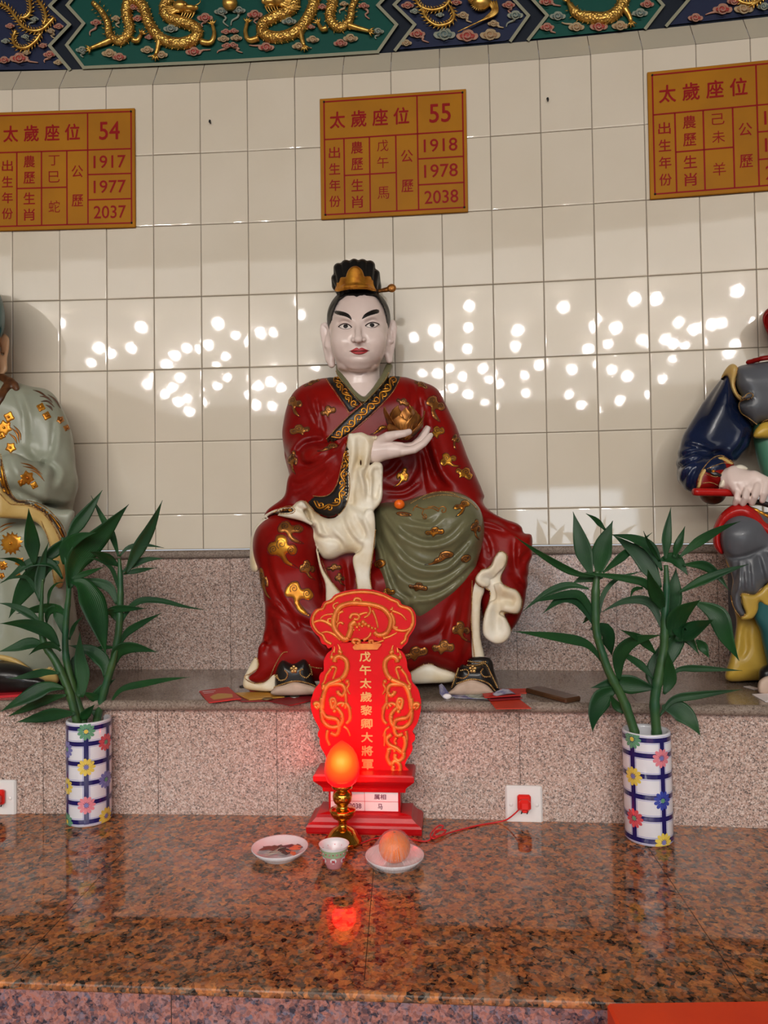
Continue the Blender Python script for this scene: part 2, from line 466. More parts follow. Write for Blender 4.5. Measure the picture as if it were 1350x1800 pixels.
        for ax in range(3):
            o1, o2 = [(1, 2), (2, 0), (0, 1)][ax]
            sa = [slice(None)] * 3; sb = [slice(None)] * 3; sa[ax] = slice(0, -1); sb[ax] = slice(1, None)
            for q in (o1, o2): sa[q] = slice(1, -1); sb[q] = slice(1, -1)
            na, nb = neg[tuple(sa)], neg[tuple(sb)]
            for flip, m in ((False, na & ~nb), (True, ~na & nb)):
                e = np.argwhere(m)
                if not len(e): continue
                e[:, o1] += 1; e[:, o2] += 1
                g = []
                for (du, dv) in ((-1, -1), (0, -1), (0, 0), (-1, 0)):
                    t = e.copy(); t[:, o1] += du; t[:, o2] += dv; g.append(lut[t[:, 0], t[:, 1], t[:, 2]])
                g = np.stack(g, 1)
                Q.append(g[:, ::-1] if flip else g)
        Q = np.concatenate(Q)
        for _ in range(2):                        # light relaxing
            nb_ = np.zeros_like(V); ct = np.zeros(N)
            for a, b in ((0, 1), (1, 2), (2, 3), (3, 0)):
                np.add.at(nb_, Q[:, a], V[Q[:, b]]); np.add.at(ct, Q[:, a], 1)
                np.add.at(nb_, Q[:, b], V[Q[:, a]]); np.add.at(ct, Q[:, b], 1)
            V = V * 0.6 + 0.4 * nb_ / np.maximum(ct, 1)[:, None]
        return s.to_world(V), Q[:, ::-1]          # depth axis points away: keep the skin facing out
    def build(s, name, mats, parent):
        V, Q = s.skin()
        o = mesh(name, V, Q, mats, parent, recalc=False)
        # outward check
        me = o.data; c = np.mean(V, 0)
        return o

def bvh_of(objs):
    V = []; Fc = []
    for o in objs:
        k = len(V); mw = o.matrix_basis if o.parent is None else Matrix.Translation(o.parent.location) @ o.matrix_parent_inverse @ o.matrix_basis
        V += [mw @ v.co for v in o.data.vertices]; Fc += [[i + k for i in p.vertices] for p in o.data.polygons]
    return BVHTree.FromPolygons(V, Fc)
CAMP = Vector((0, 0, EYE))
def cast(bvh, px, py, Yf=None):
    a, b = ray(px, py); d = Vector((a, 1, b)).normalized()
    loc, n, i, dist = bvh.ray_cast(CAMP, d)
    if loc is None: 
        if Yf is None: return None
        return P(px, py, Yf), -d
    if n.dot(d) > 0: n = -n
    return loc, n
def on_skin(bvh, line, step, lift, smooth=True, closed=False):
    q = resample(smooth_line(line, 6, closed) if smooth else line, step); out = []; nn = []
    for a, b in q:
        h = cast(bvh, a, b)
        if h is None: continue
        out.append(h[0] + h[1] * lift); nn.append(h[1])
    return out, nn
def cord_on(mb, bvh, line, r, step=2.0, smooth=True, mi=0, n=6, closed=False, taper=False):
    p, nn = on_skin(bvh, line, step, r * 0.35, smooth, closed)
    if len(p) < 2: return
    # break where the skin jumps
    i0 = 0
    for i in range(1, len(p) + 1):
        if i == len(p) or (p[i] - p[i - 1]).length > 0.035:
            if i - i0 >= 2:
                m = i - i0
                rr = [r * (max(0.25, math.sin(math.pi * (j + 0.5) / m)) if taper else 1) for j in range(m)]
                mb.tube(p[i0:i], rr, n, mi=mi)
            i0 = i
def beads_on(mb, bvh, line, r, gap, smooth=True, closed=False, mi=0):
    p, nn = on_skin(bvh, line, gap, r * 0.5, smooth, closed)
    for q in p: mb.ball(q, r, 6, 4, mi)
def patch_on(mb, bvh, poly, step, lift, mi=0, smooth=True, edge=None, Yf=None, per=5):
    """raised inlay that follows the skin under an outline"""
    q = smooth_line(poly, per, True) if smooth else poly
    v, f, sd = tri_fill(q, step); e = edge or step
    pts = []; ok = []
    for (a, b), s_ in zip(v, sd):
        h = cast(bvh, a, b, Yf)
        ok.append(h is not None)
        if h is None: pts.append(Vector((0, 0, 0))); continue
        k = min(1.0, s_ / e)
        pts.append(h[0] + h[1] * (lift * math.sqrt(k * (2 - k)) - 0.0012 * (1 - k)))
    ok = np.array(ok); keep = []
    for t in f:
        if all(ok[i] for i in t) and max((pts[t[i]] - pts[t[i - 1]]).length for i in range(3)) < 0.03: keep.append(t[::-1])
    mb.add(pts, keep, mi)

def extrude_poly(mb, M, poly, z0, z1, step=None, bev=0.0, holes=(), mi=0, mi_side=None):
    """plate with that outline in the plane of M (x right, y up, z towards the viewer)"""
    L = [list(poly)] + [list(h) for h in holes]
    V = [Vector(p) for l in L for p in l]; E = []; o = 0
    for l in L:
        E += [(o + i, o + (i + 1) % len(l)) for i in range(len(l))]; o += len(l)
    v, e, f, *_ = delaunay_2d_cdt(V, E, [], 0, 1e-9)
    c = np.array([np.mean([tuple(v[i]) for i in q], 0) for q in f])
    ins = poly_sd(L[0], c[:, 0], c[:, 1]) < 0
    for h in L[1:]: ins &= poly_sd(h, c[:, 0], c[:, 1]) > 0
    f = [list(q) for q, k in zip(f, ins) if k]
    def ccw(q):
        a, b, d = v[q[0]], v[q[1]], v[q[2]]
        return q if (b - a).cross(d - a) > 0 else q[::-1]
    f = [ccw(q) for q in f]
    mb.add([M @ Vector((p[0], p[1], z1)) for p in v], f, mi)
    mb.add([M @ Vector((p[0], p[1], z0)) for p in v], [q[::-1] for q in f], mi if mi_side is None else mi_side)
    for l in L:
        n = len(l); ar = sum(l[i][0] * l[(i + 1) % n][1] - l[(i + 1) % n][0] * l[i][1] for i in range(n))
        if l is not L[0]: ar = -ar
        W = [M @ Vector((*p, z0)) for p in l] + [M @ Vector((*p, z1)) for p in l]
        fs = [[i, (i + 1) % n, n + (i + 1) % n, n + i] for i in range(n)]
        if ar < 0: fs = [q[::-1] for q in fs]
        mb.add(W, fs, mi if mi_side is None else mi_side)
# ================================================================== THE ROOM
M_TILE = mat('glazed_tile', srgb(206, 196, 180), 0.032, Specular_IOR_Level=0.6)
t = NT(M_TILE); v = t.coord('Object')
t.base(t.mix(t.ramp(t.noise(v, 3.0, 4), [(0.3, (0, 0, 0)), (0.7, (1, 1, 1))]), srgb(212, 200, 180), srgb(219, 208, 190)))
h = t.math('ADD', t.math('MULTIPLY', t.noise(v, 22, 2), 0.55), t.math('MULTIPLY', t.noise(v, 300, 2), 0.20))
t.bump(h, 1.0, 0.00006)
M_GROUT = mat('grout', srgb(120, 108, 92), 0.85)
M_CAPT = mat('cap_tile', srgb(186, 176, 156), 0.25)
t = NT(M_CAPT); t.bump(t.noise(t.coord('Object'), 40, 3), 0.2, 0.001)
G_PINK = [(0.0, srgb(58, 52, 52)), (0.12, srgb(120, 106, 100)), (0.26, srgb(182, 152, 138)), (0.50, srgb(204, 176, 162)), (0.72, srgb(226, 210, 202)), (0.88, srgb(166, 128, 114))]
M_GRAN = granite('grey_pink_granite', G_PINK, 300, 0.14)
G_SHELF = [(0.0, srgb(96, 82, 74)), (0.2, srgb(128, 112, 100)), (0.5, srgb(142, 126, 114)), (0.8, srgb(155, 140, 128))]
M_GRANL = granite('ledge_granite', G_SHELF, 300, 0.13)
M_GRANM = granite('moulding_granite', G_SHELF, 300, 0.5, spec=0.2)
G_RED = [(0.0, srgb(40, 32, 28)), (0.20, srgb(96, 74, 60)), (0.38, srgb(174, 104, 62)), (0.60, srgb(198, 126, 74)), (0.78, srgb(156, 100, 72)), (0.90, srgb(122, 106, 92))]
M_GRANR = granite('red_brown_granite', G_RED, 84, 0.022, spec=0.34)
G_FRONT = [(0.0, srgb(56, 48, 60)), (0.22, srgb(122, 84, 84)), (0.45, srgb(176, 112, 98)), (0.72, srgb(164, 122, 122)), (0.9, srgb(112, 106, 124))]
M_GRANF = granite('front_granite', G_FRONT, 110, 0.2)
M_JOINT = mat('dark_joint', srgb(70, 52, 44), 0.8)
M_PLAST = mat('painted_plaster', srgb(150, 140, 126), 0.7)
M_FLOOR = mat('hall_floor', srgb(92, 74, 62), 0.25)

def arc_xs(cv, x0, x1, n):
    return [x0 + (x1 - x0) * i / n for i in range(n + 1)]
def sweep(name, cv, prof, x0, x1, m, n=60, kind='structure', closed=False):
    """profile (metres behind the curve, z) swept along a curved front"""
    V = []; Fc = []; k = len(prof)
    for x in arc_xs(cv, x0, x1, n):
        for (dy, z) in prof: V.append((x, curve_y(x, *cv) + dy, z))
    for i in range(n):
        for j in range(k if closed else k - 1):
            Fc.append([i * k + j, i * k + (j + 1) % k, (i + 1) * k + (j + 1) % k, (i + 1) * k + j][::-1])
    o = mesh(name, V, Fc, m, None, False); tag(o, kind=kind); return o

# --- the glazed tile wall: every tile a bevelled pillow set flat between its joints
mb = MB(); rt = random.Random(5)
arc_x = [-2.6]; ds = 0.002
ux = np.arange(-2.7, 2.5, 0.001); uy = curve_y(ux, *WALL); us = np.r_[0, np.cumsum(np.hypot(np.diff(ux), np.diff(uy)))]
u0 = np.interp(-0.4015, ux, us)
def at_u(u): return float(np.interp(u, us, ux))
g = 0.0009; bv = 0.0032; dep = 0.0022
rows = []; z = Z_TILE1
zr = [Z_TILE0] + [EYE + 0.0581 + TILE_H * i for i in range(7)]
for ci in range(-15, 16):
    xa, xb = at_u(u0 + ci * TILE_W), at_u(u0 + (ci + 1) * TILE_W)
    A = Vector((xa, curve_y(xa, *WALL), 0)); B = Vector((xb, curve_y(xb, *WALL), 0)); ex = (B - A).normalized(); L = (B - A).length
    nn = Vector((ex.y, -ex.x, 0))
    for za, zb in zip(zr[:-1], zr[1:]):
        ta, tb = rt.gauss(0, 0.0035), rt.gauss(0, 0.0035)      # tiles never sit quite true
        def q(u, w, d):
            return A + ex * u + Vector((0, 0, w)) + nn * (d + (ta * (u - L / 2) + tb * (w - (za + zb) / 2) if d > -dep else 0))
        R = []
        for (e, d) in ((g, -dep), (g + 0.0006, -0.0009), (g + bv * 0.5, -0.00022), (g + bv, 0.0)):
            R.append([q(e, za + e, d), q(L - e, za + e, d), q(L - e, zb - e, d), q(e, zb - e, d)])
        V = [p for r in R for p in r]
        Fc = [[i * 4 + k, i * 4 + (k + 1) % 4, (i + 1) * 4 + (k + 1) % 4, (i + 1) * 4 + k] for i in range(3) for k in range(4)] + [[12, 13, 14, 15]]
        mb.add(V, Fc, 0)
        mb.add([A + Vector((0, 0, za)) - nn * dep, B + Vector((0, 0, za)) - nn * dep, B + Vector((0, 0, zb)) - nn * dep, A + Vector((0, 0, zb)) - nn * dep], [[0, 1, 2, 3]], 1)
tw = mb.build('wall_back', [M_TILE, M_GROUT], None, smooth=False); tag(tw, kind='structure')
# soft pillow edge: only the rim faces shade smooth
tw.data.polygons.foreach_set('use_smooth', [False] * len(tw.data.polygons))

# --- sloping course of tiles above
mb = MB()
SL_H, SL_B = 0.093, 0.055
for ci in range(-15, 16):
    xa, xb = at_u(u0 + ci * TILE_W), at_u(u0 + (ci + 1) * TILE_W)
    A = Vector((xa, curve_y(xa, *WALL), Z_TILE1)); B = Vector((xb, curve_y(xb, *WALL), Z_TILE1)); ex = (B - A).normalized(); L = (B - A).length
    nn = Vector((ex.y, -ex.x, 0)); sl = (Vector((0, 0, SL_H)) - nn * SL_B)
    e = 0.0008
    mb.add([A + ex * e + sl * 0.01, B - ex * e + sl * 0.01, B - ex * e + sl, A + ex * e + sl], [[0, 1, 2, 3]], 0)
    mb.add([A - nn * 0.001, B - nn * 0.001, B + sl - nn * 0.001, A + sl - nn * 0.001], [[0, 1, 2, 3]], 1)
tag(mb.build('trim_1', [M_CAPT, M_JOINT], None, smooth=False), kind='structure')

# --- granite: moulding under the tiles, upper riser, ledge, lower riser, altar top, front
def rounded(y0, y1, z0, z1, r, n=4):
    """closed profile, rounded on its front (small y) side"""
    out = [(y1, z0)]
    for i in range(n + 1):
        a = math.pi / 2 * i / n; out.append((y0 + r - r * math.sin(a), z0 + r - r * math.cos(a)))
    for i in range(n + 1):
        a = math.pi / 2 * i / n; out.append((y0 + r - r * math.cos(a), z1 - r + r * math.sin(a)))
    out.append((y1, z1)); return out
sweep('trim_2', RISE2, rounded(-0.014, 0.06, Z_TILE0 - 0.026, Z_TILE0 - 0.002, 0.010), -2.6, 2.4, M_GRANM, closed=True)
def slabs(name, cv, z0, z1, joints, m, x0=-2.6, x1=2.4, thick=0.02):
    """upright granite slabs with hairline joints, one continuous facing"""
    mb = MB(); xs = [x0] + sorted(joints) + [x1]
    for a, b in zip(xs[:-1], xs[1:]):
        n = max(1, int((b - a) / 0.12)); e = 0.0007
        for i in range(n):
            p = a + (b - a) * i / n + (e if i == 0 else 0); q = a + (b - a) * (i + 1) / n - (e if i == n - 1 else 0)
            mb.add([(p, curve_y(p, *cv), z0), (q, curve_y(q, *cv), z0), (q, curve_y(q, *cv), z1), (p, curve_y(p, *cv), z1)], [[0, 1, 2, 3]], 0)
    V = []; n = 50
    for i in range(n + 1):
        x = x0 + (x1 - x0) * i / n; V += [(x, curve_y(x, *cv) + 0.0012, z0), (x, curve_y(x, *cv) + 0.0012, z1)]
    mb.add(V, [[2 * i, 2 * i + 2, 2 * i + 3, 2 * i + 1] for i in range(n)], 1)
    return tag(mb.build(name, [m, M_JOINT], None, smooth=False), kind='structure')
jx = lambda pxs, py, cv: [PC(p, py, cv).x for p in pxs]
slabs('wall_upper', RISE2, Z_LEDGE - 0.01, Z_TILE0 - 0.02, [-1.85, -1.45] + jx([242, 405, 908, 1084, 1262], 1080, RISE2) + [1.45, 1.85], M_GRAN)
slabs('wall_lower', RISE1, Z_COUNTER - 0.01, Z_LEDGE - 0.02, [-1.6, -1.2] + jx([76, 278, 487, 914], 1340, RISE1) + [0.9, 1.35], M_GRAN)
def top_plate(name, cva, cvb, z, joints, m, x0=-2.6, x1=2.4):
    mb = MB(); e = 0.0006; xs = [(x0, x0)] + joints + [(x1, x1)]
    for (a0, a1), (b0, b1) in zip(xs[:-1], xs[1:]):
        n = max(1, int((b0 - a0) / 0.1))
        for i in range(n):
            f0, f1 = i / n, (i + 1) / n
            pa, pb = a0 + (b0 - a0) * f0 + (e if i == 0 else 0), a0 + (b0 - a0) * f1 - (e if i == n - 1 else 0)
            qa, qb = a1 + (b1 - a1) * f0 + (e if i == 0 else 0), a1 + (b1 - a1) * f1 - (e if i == n - 1 else 0)
            mb.add([(pa, curve_y(pa, *cva), z), (pb, curve_y(pb, *cva), z), (qb, curve_y(qb, *cvb), z), (qa, curve_y(qa, *cvb), z)], [[0, 1, 2, 3]], 0)
    V = []; n = 50
    for i in range(n + 1):
        x = x0 + (x1 - x0) * i / n; V += [(x, curve_y(x, *cva), z - 0.0012), (x, curve_y(x, *cvb), z - 0.0012)]
    mb.add(V, [[2 * i, 2 * i + 2, 2 * i + 3, 2 * i + 1] for i in range(n)], 1)
    return tag(mb.build(name, [m, M_JOINT], None, smooth=False), kind='structure')
_j = lambda ax, ay, bx, by, z: (PZ(ax, ay, z).x, PZ(bx, by, z).x)
top_plate('trim_3', (NOSE[0] + 0.012, NOSE[1], NOSE[2]), (RISE2[0] + 0.01, RISE2[1], RISE2[2]), Z_LEDGE,
          [(-1.5, -1.55), _j(300, 1236, 402, 1180, Z_LEDGE), _j(1128, 1240, 1112, 1205, Z_LEDGE), (1.4, 1.42)], M_GRANL)
sweep('trim_4', NOSE, rounded(0.0, 0.03, Z_LEDGE - 0.024, Z_LEDGE + 0.0005, 0.011), -2.6, 2.4, M_GRANL, closed=True)
ct = top_plate('counter', (FRONT[0] + 0.008, FRONT[1], FRONT[2]), (RISE1[0] + 0.01, RISE1[1], RISE1[2]), Z_COUNTER,
          [(-1.2, -1.3), _j(103, 1609, 262, 1452, Z_COUNTER), _j(640, 1715, 662, 1560, Z_COUNTER), _j(1303, 1738, 1190, 1540, Z_COUNTER), (1.2, 1.5)], M_GRANR)
ct.name = 'floor_altar'
sweep('trim_5', FRONT, rounded(0.0, 0.03, Z_COUNTER - 0.015, Z_COUNTER + 0.0005, 0.007), -2.6, 2.4, M_GRANR, closed=True)
slabs('wall_front', (FRONT[0] + 0.010, FRONT[1], FRONT[2]), 0.0, Z_COUNTER - 0.010, [-1.4, -0.9] + jx([298], 1790, FRONT) + [0.12, 0.7, 1.3], M_GRANF)

# --- hall around
def quad(name, p, m): return tag(mesh(name, p, [[0, 1, 2, 3]], m, None, False), kind='structure')
quad('floor', [(-9, -16, 0), (9, -16, 0), (9, 3.2, 0), (-9, 3.2, 0)], M_FLOOR)
quad('ceiling', [(-9, -16, Z_CEIL), (-9, 2.9, Z_CEIL), (9, 2.9, Z_CEIL), (9, -16, Z_CEIL)], M_PLAST)
quad('wall_left', [(-9, -16, 0), (-9, 3, 0), (-9, 3, Z_CEIL), (-9, -16, Z_CEIL)], M_PLAST)
quad('wall_right', [(9, -16, 0), (9, -16, Z_CEIL), (9, 3, Z_CEIL), (9, 3, 0)], M_PLAST)
mb = MB()
for a, b in ((-9, -4.7), (-2.1, -0.6), (1.8, 3.9), (6.5, 9)): mb.box((a, -16.2, 0), (b, -16.0, 2.5))
mb.box((-9, -16.2, 2.5), (9, -16.0, Z_CEIL))
tag(mb.build('wall_entrance', M_PLAST, None, smooth=False), kind='structure')
sweep('wall_above', (FRIEZE[0] + 0.03, FRIEZE[1], FRIEZE[2]), [(0, EYE + 1.47), (0, Z_CEIL)], -2.6, 2.4, M_PLAST)
def goldleaf(name, a, b, rough=0.32, metal=0.75, scale=40):
    m = mat(name, a, rough, metal); t = NT(m); v = t.coord('Object')
    t.base(t.mix(t.ramp(t.noise(v, scale, 4), [(0.35, (0, 0, 0)), (0.68, (1, 1, 1))]), a, b))
    t.bump(t.noise(v, 200, 2), 0.15, 0.0006); return m
# ================================================================== SIGNS ON THE TILES
M_SIGN = mat('mustard_sign_board', srgb(178, 118, 18), 0.55, Specular_IOR_Level=0.15)
t = NT(M_SIGN); v_ = t.coord('Object'); t.base(t.mix(t.ramp(t.noise(v_, 5, 4), [(0.35, (0, 0, 0)), (0.7, (1, 1, 1))]), srgb(168, 110, 8), srgb(152, 98, 12)))
M_SIGNRED = mat('sign_red_lettering', srgb(138, 10, 8), 0.5, Specular_IOR_Level=0.15)
M_NAIL = mat('black_iron', srgb(20, 18, 18), 0.5, 0.3)
def sign(tl, bl, width, num, col3, beast, years, label, right=False):
    a = PC(*tl, WALL, 0.004); b = PC(*bl, WALL, 0.004); H_ = a.z - b.z; n = wall_normal(a.x + (-0.22 if right else 0.22)); ex = Vector((-n.y, n.x, 0))
    o = Vector(((a.x + b.x) / 2, (a.y + b.y) / 2, b.z)) + n * 0.004
    if right: o -= ex * width
    M = Matrix(((ex.x, 0, n.x, o.x), (ex.y, 0, n.y, o.y), (0, 1, 0, o.z), (0, 0, 0, 1)))
    root = thing('wall_sign', o, label, 'sign', 'year signs above the statues')
    mb = MB(); mb.box((0, 0, -0.008), (width, H_, 0.0), 0.0012, M); mb.build('board', M_SIGN, root, smooth=False)
    mb = MB(); th = 0.0046; zz = 0.0004
    X = lambda u: u * width
    Yv = lambda q: (1 - q) * H_
    def line(u0, v0, u1, v1):
        x0, x1 = sorted((X(u0), X(u1))); y0, y1 = sorted((Yv(v0), Yv(v1)))
        if x1 - x0 < y1 - y0: x0 -= th / 2; x1 += th / 2
        else: y0 -= th / 2; y1 += th / 2
        mb.add([M @ Vector(p) for p in ((x0, y0, zz), (x1, y0, zz), (x1, y1, zz), (x0, y1, zz))], [[0, 1, 2, 3]])
    for q in ((.03, .03, .975, .03), (.03, .965, .975, .965), (.03, .03, .03, .965), (.975, .03, .975, .965), (.03, .343, .975, .343), (.668, .03, .668, .965), (.165, .343, .165, .965),
              (.34, .343, .34, .965), (.52, .343, .52, .965), (.165, .65, .52, .65), (.668, .55, .975, .55), (.668, .762, .975, .762)): line(*q)
    mb.build('ruled_lines', M_SIGNRED, root, smooth=False)
    mb = MB()
    def ch(s, u, q, w, h, bold=0.0):
        put_text(mb, s, 0.05, M @ Matrix.Translation((X(u), Yv(q), 0.0006)), (w * width, h * H_), 0, 0, bold)
    for s, u in zip('太歲座位', (.122, .268, .415, .56)): ch(s, u, .187, .103, .135, 0.0011)
    ch(num, .822, .185, .142, .15, 0.0009)
    for s, q in zip('出生年份', (.455, .59, .725, .858)): ch(s, .098, q, .076, .092, 0.0005)
    for s, q in zip('農歷生肖', (.425, .562, .735, .872)): ch(s, .253, q, .08, .098, 0.0005)
    for s, q in zip(col3, (.422, .56)): ch(s, .43, q, .078, .094 if s not in '己丁' else .085)
    ch(beast, .43, .81, .08, .10)
    for s, q in zip('公歷', (.52, .765)): ch(s, .594, q, .08, .1, 0.0004)
    for s, q in zip(years, (.446, .655, .868)): ch(s, .822, q, .225, .105, 0.0005)
    mb.build('lettering', M_SIGNRED, root, smooth=False)
    for u, q in ((.03, .03), (.975, .03), (.03, .965), (.975, .965)):
        mb = MB(); mb.ball(M @ Vector((X(u), Yv(q), 0.001)), 0.0032, 8, 5); mb.build('screw', M_NAIL, root)
SW = (PC(820.5, 260, WALL) - PC(563.5, 280, WALL)).length
sign((561, 175), (566, 386.5), SW, '55', '戊午', '馬', ('1918', '1978', '2038'), 'mustard wall sign numbered 55 with red lettering, above the red-robed statue')
sign((236.5, 191), (239.5, 400), SW, '54', '丁巳', '蛇', ('1917', '1977', '2037'), 'mustard wall sign numbered 54 with red lettering, cut by the left edge', True)
sign((1138, 128), (1142, 351), SW, '56', '己未', '羊', ('1919', '1979', '2039'), 'mustard wall sign with red lettering above the armoured statue, years cut off')
for (px, py), lb in (((370, 216), 'small black nail in the tiles between signs 54 and 55'), ((963, 177), 'small black nail in the tiles between sign 55 and the armoured statue\'s sign')):
    p = PC(px, py, WALL, 0.0); n = wall_normal(p.x); mb = MB()
    mb.tube([p - n * 0.004, p + n * 0.010 - Vector((0, 0, 0.002)), p + n * 0.013 - Vector((0, 0, 0.004))], [0.0025, 0.0022, 0.0022], 8); mb.ball(p + n * 0.004 + Vector((-0.001, 0, 0.004)), 0.0036, 8, 5)
    tag(mb.build('nail', M_NAIL), lb, 'nail', 'nails in the tiled wall')

# ================================================================== THE CARVED BEAM
M_NAVY = mat('dark_navy_paint', srgb(10, 20, 34), 0.5, Specular_IOR_Level=0.25)
M_FGRN = mat('deep_green_paint', srgb(0, 70, 60), 0.5, Specular_IOR_Level=0.25); M_FBLU = mat('slate_blue_paint', srgb(26, 34, 62), 0.5, Specular_IOR_Level=0.25)
M_FCRM = mat('grey_cream_paint', srgb(138, 136, 112), 0.55)
CLC = {'r': (mat('cloud_pink_rim', srgb(170, 124, 104), 0.5), mat('cloud_red', srgb(156, 58, 50), 0.5)),
       'c': (mat('cloud_cream_rim', srgb(172, 150, 116), 0.5), mat('cloud_buff', srgb(156, 120, 84), 0.5)),
       'g': (mat('cloud_pale_rim', srgb(142, 146, 130), 0.5), mat('cloud_grey', srgb(88, 104, 100), 0.5))}
M_FGOLD = goldleaf('carved_gold', srgb(226, 184, 96), srgb(168, 122, 52), 0.3, 0.8, 60)
def FQ(px, py, off): return PC(px, py, FRIEZE, off)
def fplate(mb, poly, off, step=14, mi=0, dome=0.0):
    v, f, sd = tri_fill(poly, step); mx = sd.max() + 1e-6
    mb.add([FQ(a, b, off + dome * math.sqrt(min(1, s_ / mx * 1.5))) for (a, b), s_ in zip(v, sd)], [q[::-1] for q in f], mi)
    L = [tuple(p) for p in resample(list(poly) + [poly[0]], step)[:-1]]; n = len(L)
    mb.add([FQ(a, b, off) for a, b in L] + [FQ(a, b, -0.001) for a, b in L], [[i, (i + 1) % n, n + (i + 1) % n, n + i] for i in range(n)], mi)
def fstrip(mb, line, w, off, mi=0):
    q = np.array(line, float); tg = np.gradient(q, axis=0)
    for i in range(len(q) - 1):
        a, b = q[i], q[i + 1]; d = (b - a) / np.linalg.norm(b - a); n = np.array([-d[1], d[0]]) * w / 2; e = d * w * 0.42
        c = [a - e + n, b + e + n, b + e - n, a - e - n]
        V = [FQ(*p, off) for p in c] + [FQ(*p, -0.001) for p in c]
        mb.add(V, [[0, 1, 2, 3], [0, 4, 5, 1], [1, 5, 6, 2], [2, 6, 7, 3], [3, 7, 4, 0]], mi)
board = sweep('trim_6', FRIEZE, [(0.001, Z_TILE1 + SL_H - 0.004), (0.001, Z_TILE1 + SL_H + 0.44)], -2.6, 2.4, M_NAVY)
def fbot(px):                                        # row where the beam meets the sloping tiles
    lo, hi = -40, 200
    for _ in range(30):
        m = (lo + hi) / 2
        if FQ(px, m, 0).z > Z_TILE1 + SL_H + 0.004: lo = m
        else: hi = m
    return lo
def ftube(mb, line, r, off, smooth=True, mi=0, n=8, step=3, taper=None):
    q = resample(smooth_line(line, 8) if smooth else line, step); N = len(q); m = FPX / 2.2
    rr = [(r if not callable(r) else r(i / (N - 1))) / m for i in range(N)]
    mb.tube([FQ(a, b, off) for a, b in q], rr, n, mi=mi); return q
def fspikes(mb, q, r, ln, gap, sides=(1, -1), off=0.01, lean=0.5):
    tg = np.gradient(q, axis=0); tg /= np.linalg.norm(tg, axis=1)[:, None] + 1e-9; acc = 0
    for i in range(1, len(q)):
        acc += np.linalg.norm(q[i] - q[i - 1])
        if acc < gap: continue
        acc = 0
        for s_ in sides:
            nn = np.array([-tg[i, 1], tg[i, 0]]) * s_; b = q[i] + nn * r * 0.7; e = b + nn * ln - tg[i] * ln * lean
            mb.tube([FQ(*b, off), FQ(*((b + e) / 2), off + 0.004), FQ(*e, off)], [ln * 0.22 / 590, ln * 0.16 / 590, 0.0003], 5)
def fcloud(root, cx, cy, w, kind, flip=1, tail=None):
    rim, core = CLC[kind]; mb = MB(); h = w * 0.58
    poly = [(cx + flip * a * w / 2, cy + b * h / 2) for a, b in ((-1, .1), (-.85, -.35), (-.5, -.45), (-.3, -.9), (.15, -1), (.5, -.75), (.6, -.4), (.9, -.35), (1, .15), (.75, .6), (.3, .65), (0, .95), (-.4, .7), (-.75, .6))]
    fplate(mb, smooth_line(poly, 4, True), 0.010, 2.6, 0, 0.004)
    sm = [(cx + (x - cx) * 0.7, cy + (y - cy) * 0.66) for x, y in smooth_line(poly, 4, True)]
    fplate(mb, sm, 0.0145, 2.4, 1, 0.004)
    ftube(mb, spiral(cx, cy, w * 0.26, 1.6, 0.5, flip, 0.15), 1.0, 0.0185, False, 0, 5, 1.5)
    if tail:
        tx, ty = tail
        q = [(cx, cy + h * .3), (cx + tx * .4 + 4, cy + ty * .45), (cx + tx * .6 - 4, cy + ty * .7), (cx + tx, cy + ty)]
        ftube(mb, q, lambda s_: 2.6 * (1 - 0.6 * s_), 0.008, True, 0, 6)
    mb.build('cloud', [rim, core], root)
def panel(kind, poly, label, borders):
    cx = sum(p[0] for p in poly) / len(poly)
    root = thing('carved_panel', FQ(cx, 40, 0.0), label, 'carved panel', 'carved panels of the beam')
    mb = MB(); fplate(mb, poly, 0.004, 16); mb.build('panel_ground', M_FGRN if kind == 'g' else M_FBLU, root, smooth=False)
    mb = MB()
    for b in borders: fstrip(mb, b, 5.5, 0.012)
    mb.build('border', M_FCRM, root, smooth=False)
    return root
TOP = -95
B0 = [(-60, fbot(-60) - 3), (122, fbot(122)), (87, 80), (122, 43), (87, 10), (122, -25), (87, -58), (122, TOP), (-60, TOP)]
G1 = [(147, fbot(147) - 2), (664, fbot(664) - 2), (697, 43), (664, 9), (697, -26), (664, -60), (690, TOP), (120, TOP), (147, -60), (118, -26), (147, 7), (147, 41), (117, 79)]
G1 = [(147, fbot(147) - 2), (405, fbot(405) - 2), (664, fbot(664) - 2), (697, 43), (664, 9), (697, -26), (664, -60), (690, TOP), (147, TOP), (118, -60), (147, -26), (118, 9), (147, 41), (117, 79)]
B2 = [(695, fbot(695) - 3), (898, fbot(898) - 3), (929, 27), (897, -8), (929, -44), (897, TOP), (729, TOP), (693, -62), (729, -28), (693, 8), (729, 43)]
G2 = [(929, fbot(929) - 2), (1135, fbot(1135) - 2), (1166, 9), (1135, -26), (1166, -60), (1135, TOP), (930, TOP), (962, -44), (930, -8), (962, 27)]
B3 = [(1172, fbot(1172) - 3), (1430, fbot(1430) - 3), (1430, TOP), (1180, TOP), (1210, -70), (1180, -36), (1210, 0)]
p_b0 = panel('b', B0, 'blue carved beam panel with golden scrolling plume, cut by the left edge', [B0[1:8]])
p_g1 = panel('g', G1, 'green carved beam panel with a facing pair of golden dragons', [G1[7:] + G1[:3], G1[2:8]])
p_b2 = panel('b', B2, 'blue carved beam panel with golden phoenix, above and right of sign 55', [B2[1:6], B2[6:] + B2[:1]])
p_g2 = panel('g', G2, 'short green carved beam panel with a single golden dragon', [G2[1:6], G2[6:] + G2[:1]])
p_b3 = panel('b', B3, 'blue carved beam panel of clouds, cut by the right edge', [B3[3:] + B3[:1]])
